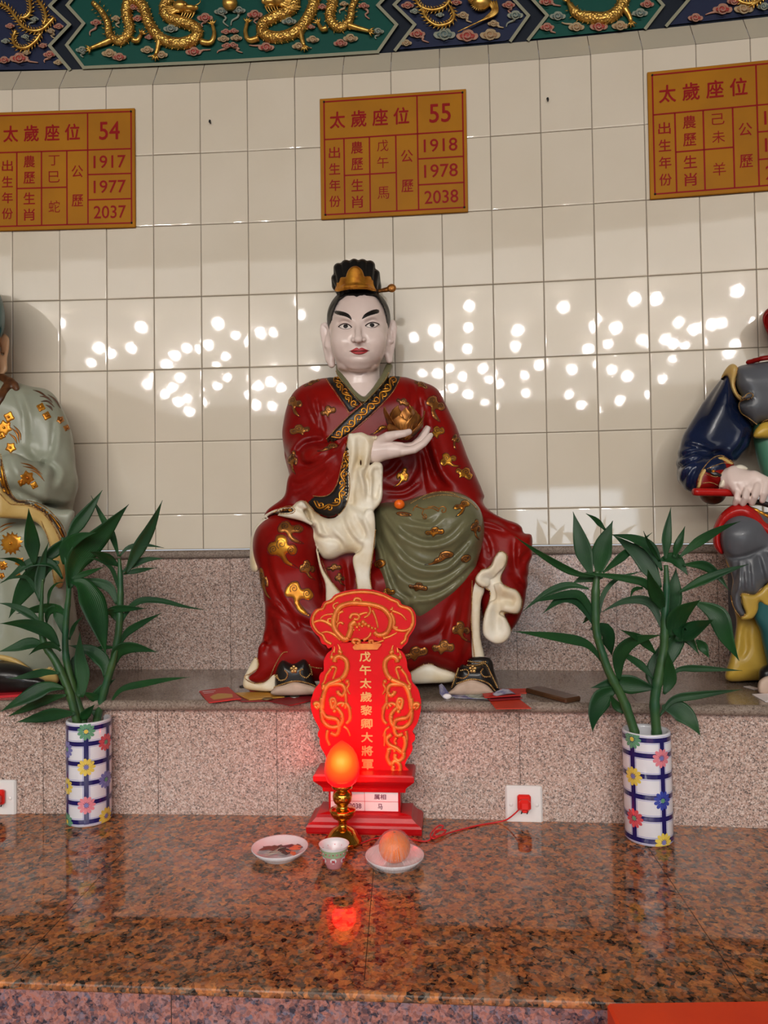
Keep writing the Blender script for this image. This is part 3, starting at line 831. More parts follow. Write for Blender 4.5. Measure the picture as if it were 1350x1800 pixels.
M_SCALE = goldleaf('gold_scales', srgb(224, 180, 92), srgb(160, 114, 50), 0.32, 0.8, 60)
t = NT(M_SCALE); vs = t.voro(t.coord('Object'), 170, 'F1', 'Distance'); t.bump(vs, 0.6, 0.004)
def dragon(root, body, r, head, mir=None, legs=()):
    f = (lambda p: p) if mir is None else (lambda p: (2 * mir - p[0], p[1] + (p[0] - mir) * 0.062 * 2))
    mb = MB(); q = ftube(mb, [f(p) for p in body], lambda s_: r * (0.45 + 0.55 * min(1, s_ * 3)), 0.010, True, 1, 12, 3)
    mb2 = MB(); fspikes(mb, q, r, r * 0.5, r * 0.8, (1, -1), 0.010)
    for lg in legs:
        L = [f(p) for p in lg]; ftube(mb, L, lambda s_: r * (0.55 - 0.25 * s_), 0.014, True, 0, 8)
        ex, ey = L[-1]; dx, dy = ex - L[-2][0], ey - L[-2][1]; a0 = math.atan2(dy, dx)
        for k in (-0.9, -0.3, 0.3, 0.9):
            e = (ex + r * 1.1 * math.cos(a0 + k), ey + r * 1.1 * math.sin(a0 + k)); mb.tube([FQ(ex, ey, 0.014), FQ((ex + e[0]) / 2, (ey + e[1]) / 2, 0.02), FQ(*e, 0.012)], [0.0036, 0.003, 0.0006], 6)
    if head:
        hx, hy = f(head); s_ = -1 if mir is not None else 1
        mb.ball(FQ(hx, hy, 0.02), (0.026, 0.02, 0.018), 10, 7); mb.ball(FQ(hx + s_ * 16, hy + 3, 0.022), (0.022, 0.014, 0.009), 10, 6); mb.ball(FQ(hx + s_ * 14, hy + 10, 0.016), (0.018, 0.012, 0.006), 8, 5)
        mb.ball(FQ(hx + s_ * 8, hy - 4, 0.036), 0.005, 8, 5); mb.ball(FQ(hx + s_ * 27, hy + 1, 0.026), 0.007, 8, 5)
        rr = random.Random(3)
        for k in range(13):                              # mane and whiskers
            a = math.pi + rr.uniform(-0.6, 0.75); L = rr.uniform(22, 40)
            b = (hx - s_ * 2, hy + rr.uniform(-6, 8)); e = (b[0] + s_ * L * math.cos(a), b[1] + L * math.sin(a) * -0.5 + 4)
            mm = ((b[0] + e[0]) / 2, (b[1] + e[1]) / 2 + rr.uniform(-5, 5)); ftube(mb, [b, mm, e], lambda z: 2.6 * (1 - z) + 0.4, 0.024, True, 0, 5)
        for k in range(5):
            b = (hx + s_ * (4 + 5 * k), hy + 9); ftube(mb, [b, (b[0] - s_ * 3, b[1] + 7), (b[0] - s_ * 8, b[1] + 13)], lambda z: 1.8 * (1 - z) + 0.3, 0.02, True, 0, 5)
        ftube(mb, [(hx + s_ * 24, hy - 2), (hx + s_ * 34, hy - 8), (hx + s_ * 32, hy - 20)], 1.0, 0.026, True, 0, 5)
    mb.build('dragon', [M_FGOLD, M_SCALE], root)
D1 = [(a / 3, b / 3) for a, b in ((490, 15), (535, 60), (568, 120), (580, 190), (640, 218), (685, 160), (668, 70), (690, 0), (752, 30), (785, 120), (850, 205), (950, 232), (1035, 200), (1035, 150), (960, 118), (885, 90), (868, 40), (900, -10))]
L1 = [[(a / 3, b / 3) for a, b in q] for q in (((590, 210), (530, 235), (478, 255)), ((700, 210), (725, 215), (745, 180)), ((840, 210), (830, 260), (820, 290)), ((1060, 220), (1110, 225), (1130, 180), (1120, 130)))]
dragon(p_g1, D1, 10.5, (318, 12), None, L1); dragon(p_g1, D1, 10.5, (318, 12), 404, L1)
D3 = [(675 + a / 2, b / 2) for a, b in ((655, 15), (672, 48), (720, 62), (775, 66), (822, 40), (846, -20), (800, -60))]
dragon(p_g2, D3, 11, None, None, [[(675 + a / 2, b / 2) for a, b in q] for q in (((845, 30), (862, 55), (868, 75)), ((680, 45), (655, 20), (648, 5)))])
mb = MB(); mb.ball(FQ(404, 5, 0.02), (0.024, 0.016, 0.024), 14, 9); mb.build('pearl', M_FGOLD, p_g1)
def plume(root, lines, r):
    for ln in lines:
        mb = MB(); q = ftube(mb, ln, r, 0.014); fspikes(mb, q, r, 6.5, 5.0, (1, -1), 0.014, 0.8); mb.build('plume', M_FGOLD, root)
plume(p_b0, [[(a / 7.5, b / 7.5) for a, b in q] for q in (((-60, 30), (100, 100), (200, 220), (300, 350), (430, 408), (560, 385), (650, 300), (715, 230)), ((370, -60), (400, 60), (395, 160), (340, 230), (260, 235)),
              ((210, 400), (170, 520), (230, 618), (350, 630), (470, 545), (540, 440)), ((480, -20), (580, 120), (605, 240), (570, 330)))], 3.2)
plume(p_b2, [[(680 + a / 3.857, b / 3.857) for a, b in q] for q in (((190, -20), (230, 45), (310, 68), (390, 45), (430, -10)), ((235, 50), (270, 125), (340, 172), (425, 155), (455, 105), (430, 45)))], 3.0)
mb = MB()
mb.ball(FQ(680 + 640 / 3.857, 4, 0.018), (0.03, 0.02, 0.026), 12, 8); mb.ball(FQ(680 + 580 / 3.857, -2, 0.02), (0.016, 0.014, 0.014), 10, 6)
for k in range(6):
    ftube(mb, [(680 + (650 + 18 * k) / 3.857, 2), (680 + (715 + 6 * k) / 3.857, (60 + 6 * k) / 3.857), (680 + (660 - 6 * k) / 3.857, (125 + 4 * k) / 3.857), (680 + (590 - 22 * k) / 3.857, (165 + 10 * k) / 3.857)], lambda z: 2.2 * (1 - z * .7), 0.014 + 0.001 * k, True, 0, 6)
for k in range(7):
    a = 1.2 + k * 0.35; ftube(mb, [(680 + 620 / 3.857, 8), (680 + 620 / 3.857 + 14 * math.cos(a), 8 + 11 * math.sin(a))], lambda z: 2.4 * (1 - z * .8), 0.022, False, 0, 5)
mb.build('phoenix', M_FGOLD, p_b2)
for x, y, w, k, tl in ((505,118,60,'r',(-30,70)), (725,97,62,'r',None), (610,95,50,'c',(20,50)), (785,195,48,'r',None), (900,150,80,'g',None), (430,262,64,'g',(10,40)), (575,280,80,'c',None), (628,300,76,'r',None),
                       (775,262,70,'c',None), (1020,272,86,'r',(90,-10)), (1080,92,84,'r',(-10,50)), (1165,60,74,'g',(40,80)), (1190,166,52,'r',None), (1178,204,64,'c',None), (1195,240,56,'r',(-50,40)), (850,288,70,'c',(-70,10)), (700,35,60,'r',(60,30))):
    T = tl and (tl[0] / 3, tl[1] / 3)
    fcloud(p_g1, x / 3, y / 3, w / 3, k, 1, T)
    fcloud(p_g1, 808 - x / 3, y / 3 - (404 - x / 3) * 0.124, w / 3, k, -1, T and (-T[0], T[1]))
for x, y, w, k, tl in ((130,340,130,'r',None), (770,345,140,'r',None), (665,405,120,'c',(60,100)), (50,790,170,'r',None), (250,765,250,'r',(250,60)), (650,715,170,'r',(-60,110)), (765,820,130,'c',None), (350,690,120,'c',None), (70,540,120,'g',None), (450,250,120,'g',(-60,90)), (330,480,110,'g',(60,60)), (560,600,120,'r',(60,-20))):
    fcloud(p_b0, x / 7.5, y / 7.5, w / 7.5, k, 1, tl and (tl[0] / 7.5, tl[1] / 7.5))
for x, y, w, k, tl in ((140,35,90,'r',None), (825,32,90,'r',(20,60)), (870,102,110,'g',(-60,80)), (515,102,84,'c',(60,50)), (205,228,110,'r',(80,60)), (130,290,80,'c',None), (390,232,150,'g',None), (545,242,150,'r',None), (700,235,140,'c',None), (722,158,80,'c',(70,30)), (470,15,80,'r',None), (190,75,70,'g',None), (360,100,60,'g',None)):
    fcloud(p_b2, 680 + x / 3.857, y / 3.857, w / 3.857, k, 1, tl and (tl[0] / 3.857, tl[1] / 3.857))
for x, y, w, k, tl in ((1158,108,110,'g',None), (1085,182,100,'r',(60,40)), (1285,182,110,'c',(-100,-30)), (1080,10,100,'r',(100,30))):
    fcloud(p_g2, 680 + x / 3.857, y / 3.857, w / 3.857, k, 1, tl and (tl[0] / 3.857, tl[1] / 3.857))
for x, y, w, k, tl in ((755,92,64,'r',None), (900,45,56,'g',(-40,10)), (925,14,50,'r',None), (830,90,60,'c',None)):
    fcloud(p_g2, 675 + x / 2, y / 2, w / 2, k, 1, tl and (tl[0] / 2, tl[1] / 2))
for x, y, w, k, tl in ((1095,62,54,'r',None), (1190,32,70,'r',(-60,20)), (1265,30,70,'c',None), (1335,22,50,'g',None), (1230,4,50,'r',None)):
    fcloud(p_b3, 675 + x / 2, y / 2, w / 2, k, 1, tl and (tl[0] / 2, tl[1] / 2))
plume(p_b3, [[(1285, -20), (1300, 2), (1325, 6), (1345, -8)], [(1320, 10), (1335, 0), (1345, -20)]], 2.6)
# ================================================================== THE SEATED STATUE IN THE MIDDLE
def lacquer(name, c1, c2, rough=0.28, coat=0.35, scale=9):
    m = mat(name, c1, rough, coat=coat * 0.5, Specular_IOR_Level=0.28); t = NT(m); v = t.coord('Object')
    t.base(t.mix(t.ramp(t.noise(v, scale, 4), [(0.35, (0, 0, 0)), (0.7, (1, 1, 1))]), c1, c2))
    t.bump(t.noise(v, 120, 2), 0.12, 0.0008)
    return m
M_RED = lacquer('red_lacquer', srgb(134, 16, 11), srgb(108, 10, 10), 0.3, 0.0)
M_RED.node_tree.nodes['Principled BSDF'].inputs['Specular IOR Level'].default_value = 0.16
M_GREEN = lacquer('olive_lacquer', srgb(112, 108, 78), srgb(94, 92, 66))
M_CREAM = lacquer('aged_cream_paint', srgb(234, 226, 208), srgb(208, 186, 146), 0.32, 0.25, 14)
M_BLACK = lacquer('black_lacquer', srgb(22, 20, 20), srgb(32, 28, 26), 0.3)
M_SKIN = lacquer('white_face_lacquer', srgb(228, 208, 200), srgb(220, 198, 188), 0.2, 0.5)
M_SOLE = lacquer('boot_sole_paint', srgb(196, 170, 152), srgb(178, 152, 132), 0.5, 0.0, 30)
M_HAIR = lacquer('black_hair_paint', srgb(14, 13, 13), srgb(24, 22, 21), 0.38, 0.0)
M_LIP = mat('lip_paint', srgb(176, 52, 56), 0.25, coat=0.4)
M_INK = mat('dark_outline_paint', srgb(46, 22, 12), 0.5)
M_EYE = mat('eye_white_paint', srgb(226, 214, 206), 0.3)
M_GOLD = goldleaf('gold_leaf', srgb(224, 158, 52), srgb(176, 106, 34))
M_GOLDD = goldleaf('aged_gold_leaf', srgb(190, 128, 62), srgb(130, 78, 34), 0.4)
M_BEAD = goldleaf('gold_bead', srgb(216, 176, 112), srgb(150, 104, 56), 0.35, 0.7, 90)

YS = 2.0
def PD(px, py, d, Y0=YS): return P(px, py, Y0 + d / FPX * Y0)
A1 = lambda *p: crop(480, 640, 5.625, p)
A2 = lambda *p: crop(640, 640, 5.625, p)
A3 = lambda *p: crop(420, 860, 4.738, p)
A4 = lambda *p: crop(640, 860, 4.219, p)
def fold(v, line, w=5, amp=5, side=1, dmax=None):
    """a valley with a rolled ridge beside it"""
    v.brush(line, w, -amp, True, dmax)
    q = np.array(line, float); tg = np.gradient(q, axis=0); nn = np.stack([tg[:, 1], -tg[:, 0]], 1); nn /= np.linalg.norm(nn, axis=1)[:, None] + 1e-9
    v.brush(q + nn * side * w * 1.9, w * 1.25, amp * 0.8, True, dmax)

statue = thing('seated_statue', PD(640, 1222, 0), 'seated white-faced statue in a red robe with gold clouds, holding a golden lotus', 'statue', 'statues on the granite ledge')

# ---- red robe
v = Vol((422, 640, -150), (948, 1216, 116), 3.3, YS)
v.slab([(574,664),(640,672),(704,662),(742,676),(766,704),(784,760),(806,815),(830,865),(846,905),(846,970),(470,970),(490,905),(510,850),(500,800),(500,745),(510,706),(536,677)], 50, 62, 52)
v.ell((636,770,40), (88,100,52), 30)
v.chain([(545,712,36),(536,760,22),(546,812,-4)], [34,38,38], 14)
v.chain([(546,812,-4),(588,815,-34),(618,806,-50)], [38,36,24], 10)
v.chain([(746,708,38),(768,760,26),(786,815,14),(806,870,4)], [33,36,38,42], 14)
v.slab([(508,836),(545,815),(585,790),(613,770),(613,862),(608,889),(596,905),(576,910),(555,901),(533,882),(512,887),(478,900),(462,916),(470,896),(500,872)],
       lambda X, Y: -8 - 52 * np.clip((X - 490) / 110, -0.3, 1) - 10 * np.clip((Y - 820) / 80, 0, 1), 15, 11, 8)
v.slab([(795,860),(838,872),(861,897),(878,907),(892,915),(911,924),(923,937),(935,941),(935,971),(928,993),(926,1030),(922,1061),(914,1085),(901,1106),(880,1122),(856,1118),(845,1060),(838,1005),(828,940),(810,890)],
       lambda X, Y: -8 - 24 * np.clip((Y - 880) / 100, 0, 1), 30, 24, 16)
v.slab([(490,908),(470,918),(453,938),(450,978),(458,1016),(464,1054),(466,1092),(463,1132),(456,1152),(440,1176),(436,1196),(470,1204),(560,1202),(640,1196),(650,1100),(602,1062),(574,1040),(560,965),(548,922),(520,909)],
       lambda X, Y: -48 - 8 * np.clip((Y - 1000) / 150, 0, 1), 56, 46, 10)
v.ell((503,958,-52), (52,52,62), 20)
v.chain([(560,905,20),(505,955,-50)], [44,48], 24)
v.slab([(540,950),(660,940),(665,1195),(540,1195)], -22, 46, 22, 8)
v.slab([(640,1000),(838,992),(832,1050),(829,1110),(831,1156),(814,1186),(773,1174),(750,1168),(721,1183),(640,1192)], -46, 50, 42, 10)
v.slab([(452,1158),(463,1130),(512,1132),(502,1147),(483,1171),(470,1195),(452,1201),(436,1192),(452,1178)], -92, 13, 9, 8)
# V opening at the neck
v.slab([(596,640),(604,668),(620,690),(640,704),(660,690),(676,668),(684,640)], -30, 62, 6, 6, sub=True)
# folds of the sleeves
for ln, w, a in ((A1((240,900),(260,850),(330,790),(440,770),(520,790)), 6, 6), (A1((250,860),(270,960),(340,1010),(440,980),(560,880),(650,790)), 6, 7),
                 (A1((180,1160),(260,1200),(400,1130),(520,1020),(640,880)), 6, 6), (A1((190,1320),(330,1260),(470,1150),(580,1030),(680,900)), 6, 5),
                 (A1((380,1300),(490,1210),(600,1090),(680,980)), 4, 4), (A1((300,300),(350,440),(400,560),(420,640)), 6, 5),
                 (A1((430,340),(450,450),(480,560),(510,720)), 4, 5), (A1((110,860),(150,920),(230,960)), 5, 4)):
    fold(v, ln, w, a, 1, 40)
for ln, w, a in ((A2((560,380),(580,560),(600,800),(680,1050),(780,1240)), 7, 8), (A2((540,840),(570,1000),(600,1270)), 5, 6), (A2((620,800),(660,960),(740,1130),(860,1250)), 6, 6),
                 (A2((440,200),(470,330),(460,430)), 5, 4), (A2((520,200),(540,330),(560,420)), 5, 5), (A2((200,1240),(360,1260),(490,1180),(560,1040)), 5, 5), (A2((200,1120),(300,1060),(370,960)), 4, 5),
                 (A2((240,1330),(420,1320),(560,1230)), 4, 4)):
    fold(v, ln, w, a, 1, 40)
for ln, w, a in ((A4((850,60),(940,140),(1010,200),(1100,250)), 5, 5), (A4((880,200),(980,230),(1080,290),(1190,330)), 5, 5), (A4((870,270),(960,290),(1060,330)), 4, 4),
                 (A4((1110,360),(1110,470),(1120,600),(1160,720)), 5, 6), (A4((1240,440),(1170,520),(1160,600),(1200,660)), 5, 5), (A4((880,330),(920,420),(930,520)), 4, 4),
                 (A4((1000,20),(1060,120),(1080,200)), 4, 3), (A4((1080,620),(1130,690),(1190,740)), 4, 4)):
    fold(v, ln, w, a, 1, 60)
# folds of the skirt
for ln, w, a in ((A3((215,960),(300,1010),(380,1080),(480,1160)), 5, 4), (A3((360,940),(440,1060),(540,1120),(620,1150)), 6, 5), (A3((270,1060),(290,1200),(350,1350)), 6, 4),
                 (A3((230,530),(250,700),(330,900),(430,1080)), 5, 4), (A3((540,1200),(640,1330),(720,1400)), 6, 4), (A3((640,600),(690,760),(700,960)), 5, 4), (A3((860,600),(880,740),(890,880)), 4, 5),
                 (A3((200,1370),(240,1300),(250,1180)), 5, 4), (A3((420,1060),(470,1150),(480,1160)), 4, 4)):
    fold(v, ln, w, a, 1, 0)
for ln, w, a in ((A4((760,700),(720,880),(690,1060)), 7, 4), (A4((690,780),(600,980),(560,1150)), 7, 4), (A4((420,1120),(520,1080),(640,980)), 6, 4), (A4((780,1120),(740,1250),(700,1330)), 6, 3)):
    fold(v, ln, w, a, 1, 0)
robe = v.build('red_robe', M_RED, statue)

# ---- olive under-robe over the knee and at the neck
v = Vol((590, 640, -150), (862, 1106, 70), 3.0, YS)
v.slab([(660,900),(672,890),(700,893),(723,886),(738,877),(770,872),(801,872),(824,880),(839,895),(845,918),(844,955),(840,983),(830,1011),(807,1046),(782,1068),(758,1087),(735,1098),(722,1090),(700,1080),(672,1068),(655,1046),(652,1026),(654,992),(658,938)],
       lambda X, Y: -52 + 26 * np.clip((700 - X) / 50, 0, 1) - 8 * np.clip((Y - 900) / 100, 0, 1), 50, 46)
v.ell((790,930,-62), (55,58,56), 24)
v.chain([(690,920,-10),(780,925,-58)], [36,50], 26)
V4 = [((150,150),(270,290),(400,370),(520,385),(640,340),(740,230)), ((120,180),(220,370),(330,500),(450,560),(600,550),(720,440),(800,340)),
      ((95,200),(170,440),(260,590),(370,670),(520,680),(650,620),(770,500)), ((110,330),(180,560),(250,740),(340,805),(440,790)),
      ((70,300),(130,420),(180,600),(230,750),(290,870)), ((290,210),(380,240),(500,250),(585,170)), ((330,700),(420,790),(560,760),(700,660),(810,560)),
      ((290,860),(330,830),(345,900),(380,970))]
for i, q in enumerate(V4): fold(v, crop(640, 860, 4.219, q), 5.2 if i < 3 else 4.2, 7.5 if i < 3 else 5.5, -1)
olive = v.build('olive_robe', M_GREEN, statue)
v = Vol((590, 636, -40), (694, 720, 60), 1.6, YS)
for c in (((596,646,34),(600,662,14),(614,685,2),(634,706,-8)), ((684,644,34),(676,662,12),(660,685,-2),(640,706,-10))): v.chain(c, [6.5,6.5,6,5], 2)
v.slab([(600,662),(618,690),(640,708),(662,688),(682,660),(672,664),(655,686),(640,697),(622,684),(608,664)], lambda X, Y: 22 - 32 * np.clip((Y - 655) / 50, 0, 1), 14, 6, 3)
inner_collar = v.build('inner_collar', M_GREEN, statue)

# ---- cream linings
v = Vol((424, 750, -152), (926, 1222, 20), 2.6, YS)
v.slab([(611,770),(622,762),(636,761),(640,775),(637,810),(628,850),(620,885),(612,908),(590,913),(603,895),(611,876),(613,846)], lambda X, Y: -74 + 4 * np.clip((Y - 840) / 50, 0, 1), 14, 6, 1)
v.slab([(630,762),(650,766),(664,767),(660,779),(659,792),(656,812),(645,838),(650,868),(655,895),(640,902),(612,905),(622,870),(634,815)], lambda X, Y: -68 - 5 * np.sin((X - 630) / 7.0), 14, 6, 1)
v.slab([(626,830),(640,816),(656,812),(672,816),(672.5,845),(672,876),(662,893),(652,899),(640,903),(622,900)], -72, 18, 8, 1)
v.brush([(655,840),(652,865),(654,885)], 3, 5, True)
v.chain([(661,768,-78),(656,785,-80),(657,800,-79),(650,815,-78),(642,835,-77),(647,858,-77),(652,882,-75)], 3.2, 2)
v.chain([(612,776,-82),(613,846,-84),(609,880,-82)], 2.4, 2)
v.slab([(528,880),(540,884),(556,902),(578,912),(600,905),(612,886),(640,895),(656,898),(660,930),(655,970),(610,973),(585,983),(568,981),(559,968),(547,944),(546,926),(534,912),(512,902),(512,892)],
       lambda X, Y: -72 + 14 * np.clip((548 - X) / 30, 0, 1), 30, 24, 4)
v.slab([(514,892),(532,881),(540,905),(553,926),(530,916),(504,910),(489,909),(472,917),(457,933),(450,950),(451,980),(454,1003),(443,1004),(439,988),(440,954),(445,933),(458,915),(481,901)],
       lambda X, Y: -30 - 66 * np.clip((X - 438) / 70, 0, 1), 20, 8, 3)
v.slab([(640,902),(656,898),(660,930),(656,972),(650,1012),(656,1052),(630,1052),(626,1016),(620,980),(638,960)], -94, 13, 5, 2)
v.slab([(554,958),(562,1000),(572,1028),(574,1070),(592,1066),(606,1054),(582,1022),(567,998),(560,973)], -94, 13, 6, 2)
v.slab([(830,1018),(852,1033),(845,1061),(845,1121),(852,1160),(831,1160),(829,1110),(828,1070)], -62, 16, 8, 2)
v.slab([(427,1202),(430,1188),(447,1156),(455,1160),(453,1178),(437,1191),(452,1201),(470,1196),(484,1170),(502,1146),(513,1152),(507,1168),(490,1196),(482,1214),(450,1214),(430,1210)], -90, 13, 6, 2)
v.slab([(500,1160),(560,1172),(660,1185),(660,1204),(500,1204)], -66, 20, 8, 2)
v.slab([(716,1186),(749,1167),(775,1175),(803,1185),(800,1198),(760,1201),(722,1201)], -66, 28, 10, 2)
blob = A4((1010,460),(1060,490),(1050,570),(1010,660),(1050,720),(1130,750),(1170,830),(1140,920),(1040,915),(1060,970),(1090,1050),(1060,1120),(990,1150),(920,1120),(880,1060),(890,940),(930,820),(930,750),(850,710),(825,660),(870,600),(930,580),(970,500))
v.slab(blob, -86, 14, 7, 2)
for ln, w, a in (((( 1015,520),(980,620),(960,720),(990,860),(980,1000),(985,1080)), 10, -10), (((870,660),(930,670),(970,700)), 7, -8), (((1010,800),(1080,820),(1120,840)), 8, -9)):
    v.brush(crop(640, 860, 4.219, ln), w, a, True, -86)
for ln, w, a in ((A1((845,730),(850,900),(800,1100),(770,1300)), 5, 5), (A1((1000,740),(995,850),(960,980),(915,1100),(950,1280)), 4, 6), (A1((860,950),(900,1080),(940,1180),(930,1330)), 4, 5)):
    fold(v, ln, w, a, -1)
v.brush(A1((1020,1020),(1015,1180),(1000,1350)), 7, -14, True, -82)
for q in (((740,270),(770,360),(850,450),(860,500)), ((860,230),(890,330),(950,420),(1010,470)), ((690,280),(740,380),(800,430)), ((960,210),(1030,320),(1060,420)), ((620,300),(650,390),(760,420)), ((470,150),(560,190),(590,270)), ((180,280),(300,210),(430,190))):
    fold(v, crop(420, 860, 4.738, q), 4, 5.4, 1)
cream = v.build('cream_lining', M_CREAM, statue)

# ---- boots
def boot(poly, dc, h, shaft, sole, sdc):
    v = Vol((min(p[0] for p in poly) - 8, min(p[1] for p in poly) - 18, -150), (max(p[0] for p in poly) + 10, 1228, 0), 2.0, YS)
    v.slab(poly, dc, h, h * 0.72)
    for q, d_, h_ in shaft: v.slab(q, d_, h_, 10, 6)
    b = v.build('boot', M_BLACK, statue)
    v = Vol((min(p[0] for p in sole) - 6, min(p[1] for p in sole) - 8, -150), (max(p[0] for p in sole) + 6, 1230, -40), 1.6, YS)
    v.slab(sole, sdc, 26, 9); s_ = v.build('sole', M_SOLE, b)
    return b
bootL = boot([(483,1206),(486,1176),(497,1160),(515,1167),(535,1158),(545,1173),(550,1192),(558,1210),(540,1216),(490,1218)], -100, 28, [], [(481,1222),(482,1209),(498,1204),(517,1198),(541,1203),(557,1210),(557,1220)], -107)
bootR = boot([(794,1212),(801,1188),(811,1168),(822,1171),(842,1171),(853,1168),(865,1190),(877,1209),(873,1216),(800,1216)], -100, 28,
             [([(825,1157),(861,1157),(869,1180),(874,1206),(840,1206),(826,1180)], -72, 30)], [(791,1221),(797,1210),(807,1201),(829,1194),(853,1202),(867,1216),(864,1221)], -107)

# ---- head, neck and chest
v = Vol((562, 500, -78), (706, 742, 104), 1.5, YS)
v.ell((630.5,566,32), (51,58,66))
v.ell((630.5,585,16), (49.5,56,52), 12)
v.ell((630.5,612,6), (40,42,46), 14)
v.ell((630,627,-8), (25,17,26), 14)
for sx in (-1, 1):
    v.ell((630 + sx * 28, 598, -12), (19,22,20), 16)
    v.ell((630 + sx * 29, 616, 6), (14,22,26), 12)
v.ell((629.5,643,18), (37,15,42), 9)
v.chain([(630,650,34),(631,672,34),(633,700,34)], [37,37,42], 6)
v.ell((637,712,40), (62,44,46), 12)
v.brush([(603,641),(615,652),(630,656),(646,652),(658,641)], 3.0, -2.4, True, 20)
# brow and sockets
v.dent((607,571), (14,8), -7.0, 20); v.dent((653.5,569), (15,8), -7.0, 20)
v.brush([(588,556),(602,556),(618,563)], 5, 2.6, True, 20); v.brush([(667,553),(652,555),(637,562)], 5, 2.6, True, 20)
# nose
v.chain([(629,556,-27),(629.3,572,-33),(629.6,588,-45),(629.8,596,-51)], [4.2,4.8,5.8,7.6], 4)
v.ell((621.2,598,-39), (5.4,4.8,7), 2); v.ell((639.2,597.4,-39), (5.4,4.8,7), 2)
v.ell((624.6,602.6,-43), (2.8,1.8,5), 1, True); v.ell((635.8,602.2,-43), (2.8,1.8,5), 1, True)
v.brush([(618,590),(616,598),(619,603)], 2.2, -1.6, True, 10); v.brush([(642.5,589),(644.5,597),(641.5,602)], 2.2, -1.6, True, 10)
v.brush([(616,604),(610,611),(607,618)], 3.5, -1.4, True, 10); v.brush([(644,603),(650,610),(654,617)], 3.5, -1.4, True, 10)
v.dent((630.3,606), (2.4,4), -1.6, 10)
# mouth mound
v.ell((631,616,-21), (21,11,17), 8)
v.dent((631,627.5), (12,2.8), -2.0, 10)
# eyelids: globes pushed out of the sockets
v.ell((607.3,573.5,-19), (12.5,6.6,10.5), 4); v.ell((653.8,571,-19), (13,6.8,10.5), 4)
v.brush([(594,570.5),(600,565.5),(608,564),(616,568.5)], 1.5, -1.2, True, 10); v.brush([(666,567),(660,562.8),(653,562),(643,566.5)], 1.5, -1.2, True, 10)
v.brush([(597,579),(606,582),(616,579.5)], 1.5, -0.9, True, 10); v.brush([(645,578),(655,580),(664,576)], 1.5, -0.9, True, 10)
# ears with long lobes
for rim, r_, fill in ((((577,577,34),(572,569.5,38),(566.5,572,40),(565.8,583,40),(569,602,36),(573,618,32),(577,632,28),(583,641,24)), (3.2,3.4,3.6,3.6,3.4,4.2,5.4,4.6), ((573,588,38),(6,17,4))),
                      (((682,573,34),(686,566,38),(692,566,40),(695,577,40),(693,594,36),(690,610,32),(686,625,28),(684.5,633,24)), (3.2,3.4,3.6,3.6,3.4,4.4,5.6,4.6), ((687,584,38),(6,17,4)))):
    v.chain(rim, r_, 2); v.ell(fill[0], fill[1], 3)
    sx = -1 if rim[0][0] < 630 else 1
    v.chain([(630 + sx * 48, 615, 26), rim[-1]], [7, 5], 5); v.chain([(rim[2][0] - sx * 8, rim[2][1] + 16, 30), (rim[4][0] - sx * 5, rim[4][1] + 6, 26)], [4, 4], 4)
v.ell((581,604,32), (9,30,10), 3); v.ell((679,598,32), (9,30,10), 3)
for ex in (573, 687.5): v.dent((ex, 585), (2.6, 9), -3.2)
head = v.build('head', M_SKIN, statue)
bh = bvh_of([head])

# painted eyes, brows, lips
mb = MB(); ml = MB()
for eye, iris in (([(595.3,574.6),(600,571),(607,569.2),(614,571.4),(618.4,575.6),(612,578.2),(603,578.2)], (607.6,573.4)), ([(642,573),(647,569.2),(654,566.9),(661,568),(666,570.2),(660,575),(650,576)], (654,571.2))):
    patch_on(mb, bh, eye, 0.9, 0.0006, 0, edge=1.2)
    bx = [(iris[0] + 4.9 * math.cos(a), iris[1] + 4.4 * math.sin(a) * (1 if math.sin(a) > 0 else 0.85)) for a in np.linspace(0, 2 * math.pi, 16)[:-1]]
    patch_on(mb, bh, bx, 0.8, 0.0011, 1, smooth=False, edge=0.8)
    cord_on(ml, bh, eye[:5], 0.0017, 1.0); cord_on(ml, bh, [eye[0], eye[6], eye[5], eye[4]], 0.0006, 1.0)
mb.build('eyes', [M_EYE, mat('dark_iris_paint', srgb(22, 13, 10), 0.4, Specular_IOR_Level=0.15)], head); ml.build('eyelashes', M_INK, head)
mb = MB()
patch_on(mb, bh, [(587.8,548.6),(591,545.8),(603,547.6),(613.5,552.2),(618.6,560.5),(619,563.6),(616.5,562),(609,557.6),(600,555.2),(590,552.2)], 1.2, 0.0036, edge=2.2)
patch_on(mb, bh, [(666.6,545.3),(661,543.2),(651,545.8),(640.5,552),(635.5,560),(635.2,562.3),(638,561),(646,557),(656,553.6),(666,550.4)], 1.2, 0.0028, edge=2.6)
mb.build('eyebrows', M_BLACK, head)
mb = MB()
patch_on(mb, bh, [(614.2,617.4),(620,614),(625.5,611),(628.5,611),(631,612.6),(634,611),(637,610.8),(643,613.4),(649,616.2),(641,617.2),(631,617.6),(622,617.8)], 0.9, 0.0032, edge=3.0)
patch_on(mb, bh, [(615,617.8),(622,618),(631,617.9),(641,617.4),(648.4,616.6),(642,621),(636,623.2),(629,623.6),(622,622)], 0.9, 0.0038, edge=3.2)
cord_on(mb, bh, [(614,617.5),(622,617.8),(631,617.8),(641,617.3),(649.2,616.3)], 0.0008, 1.0, mi=1)
mb.build('lips', [M_LIP, M_INK], head)

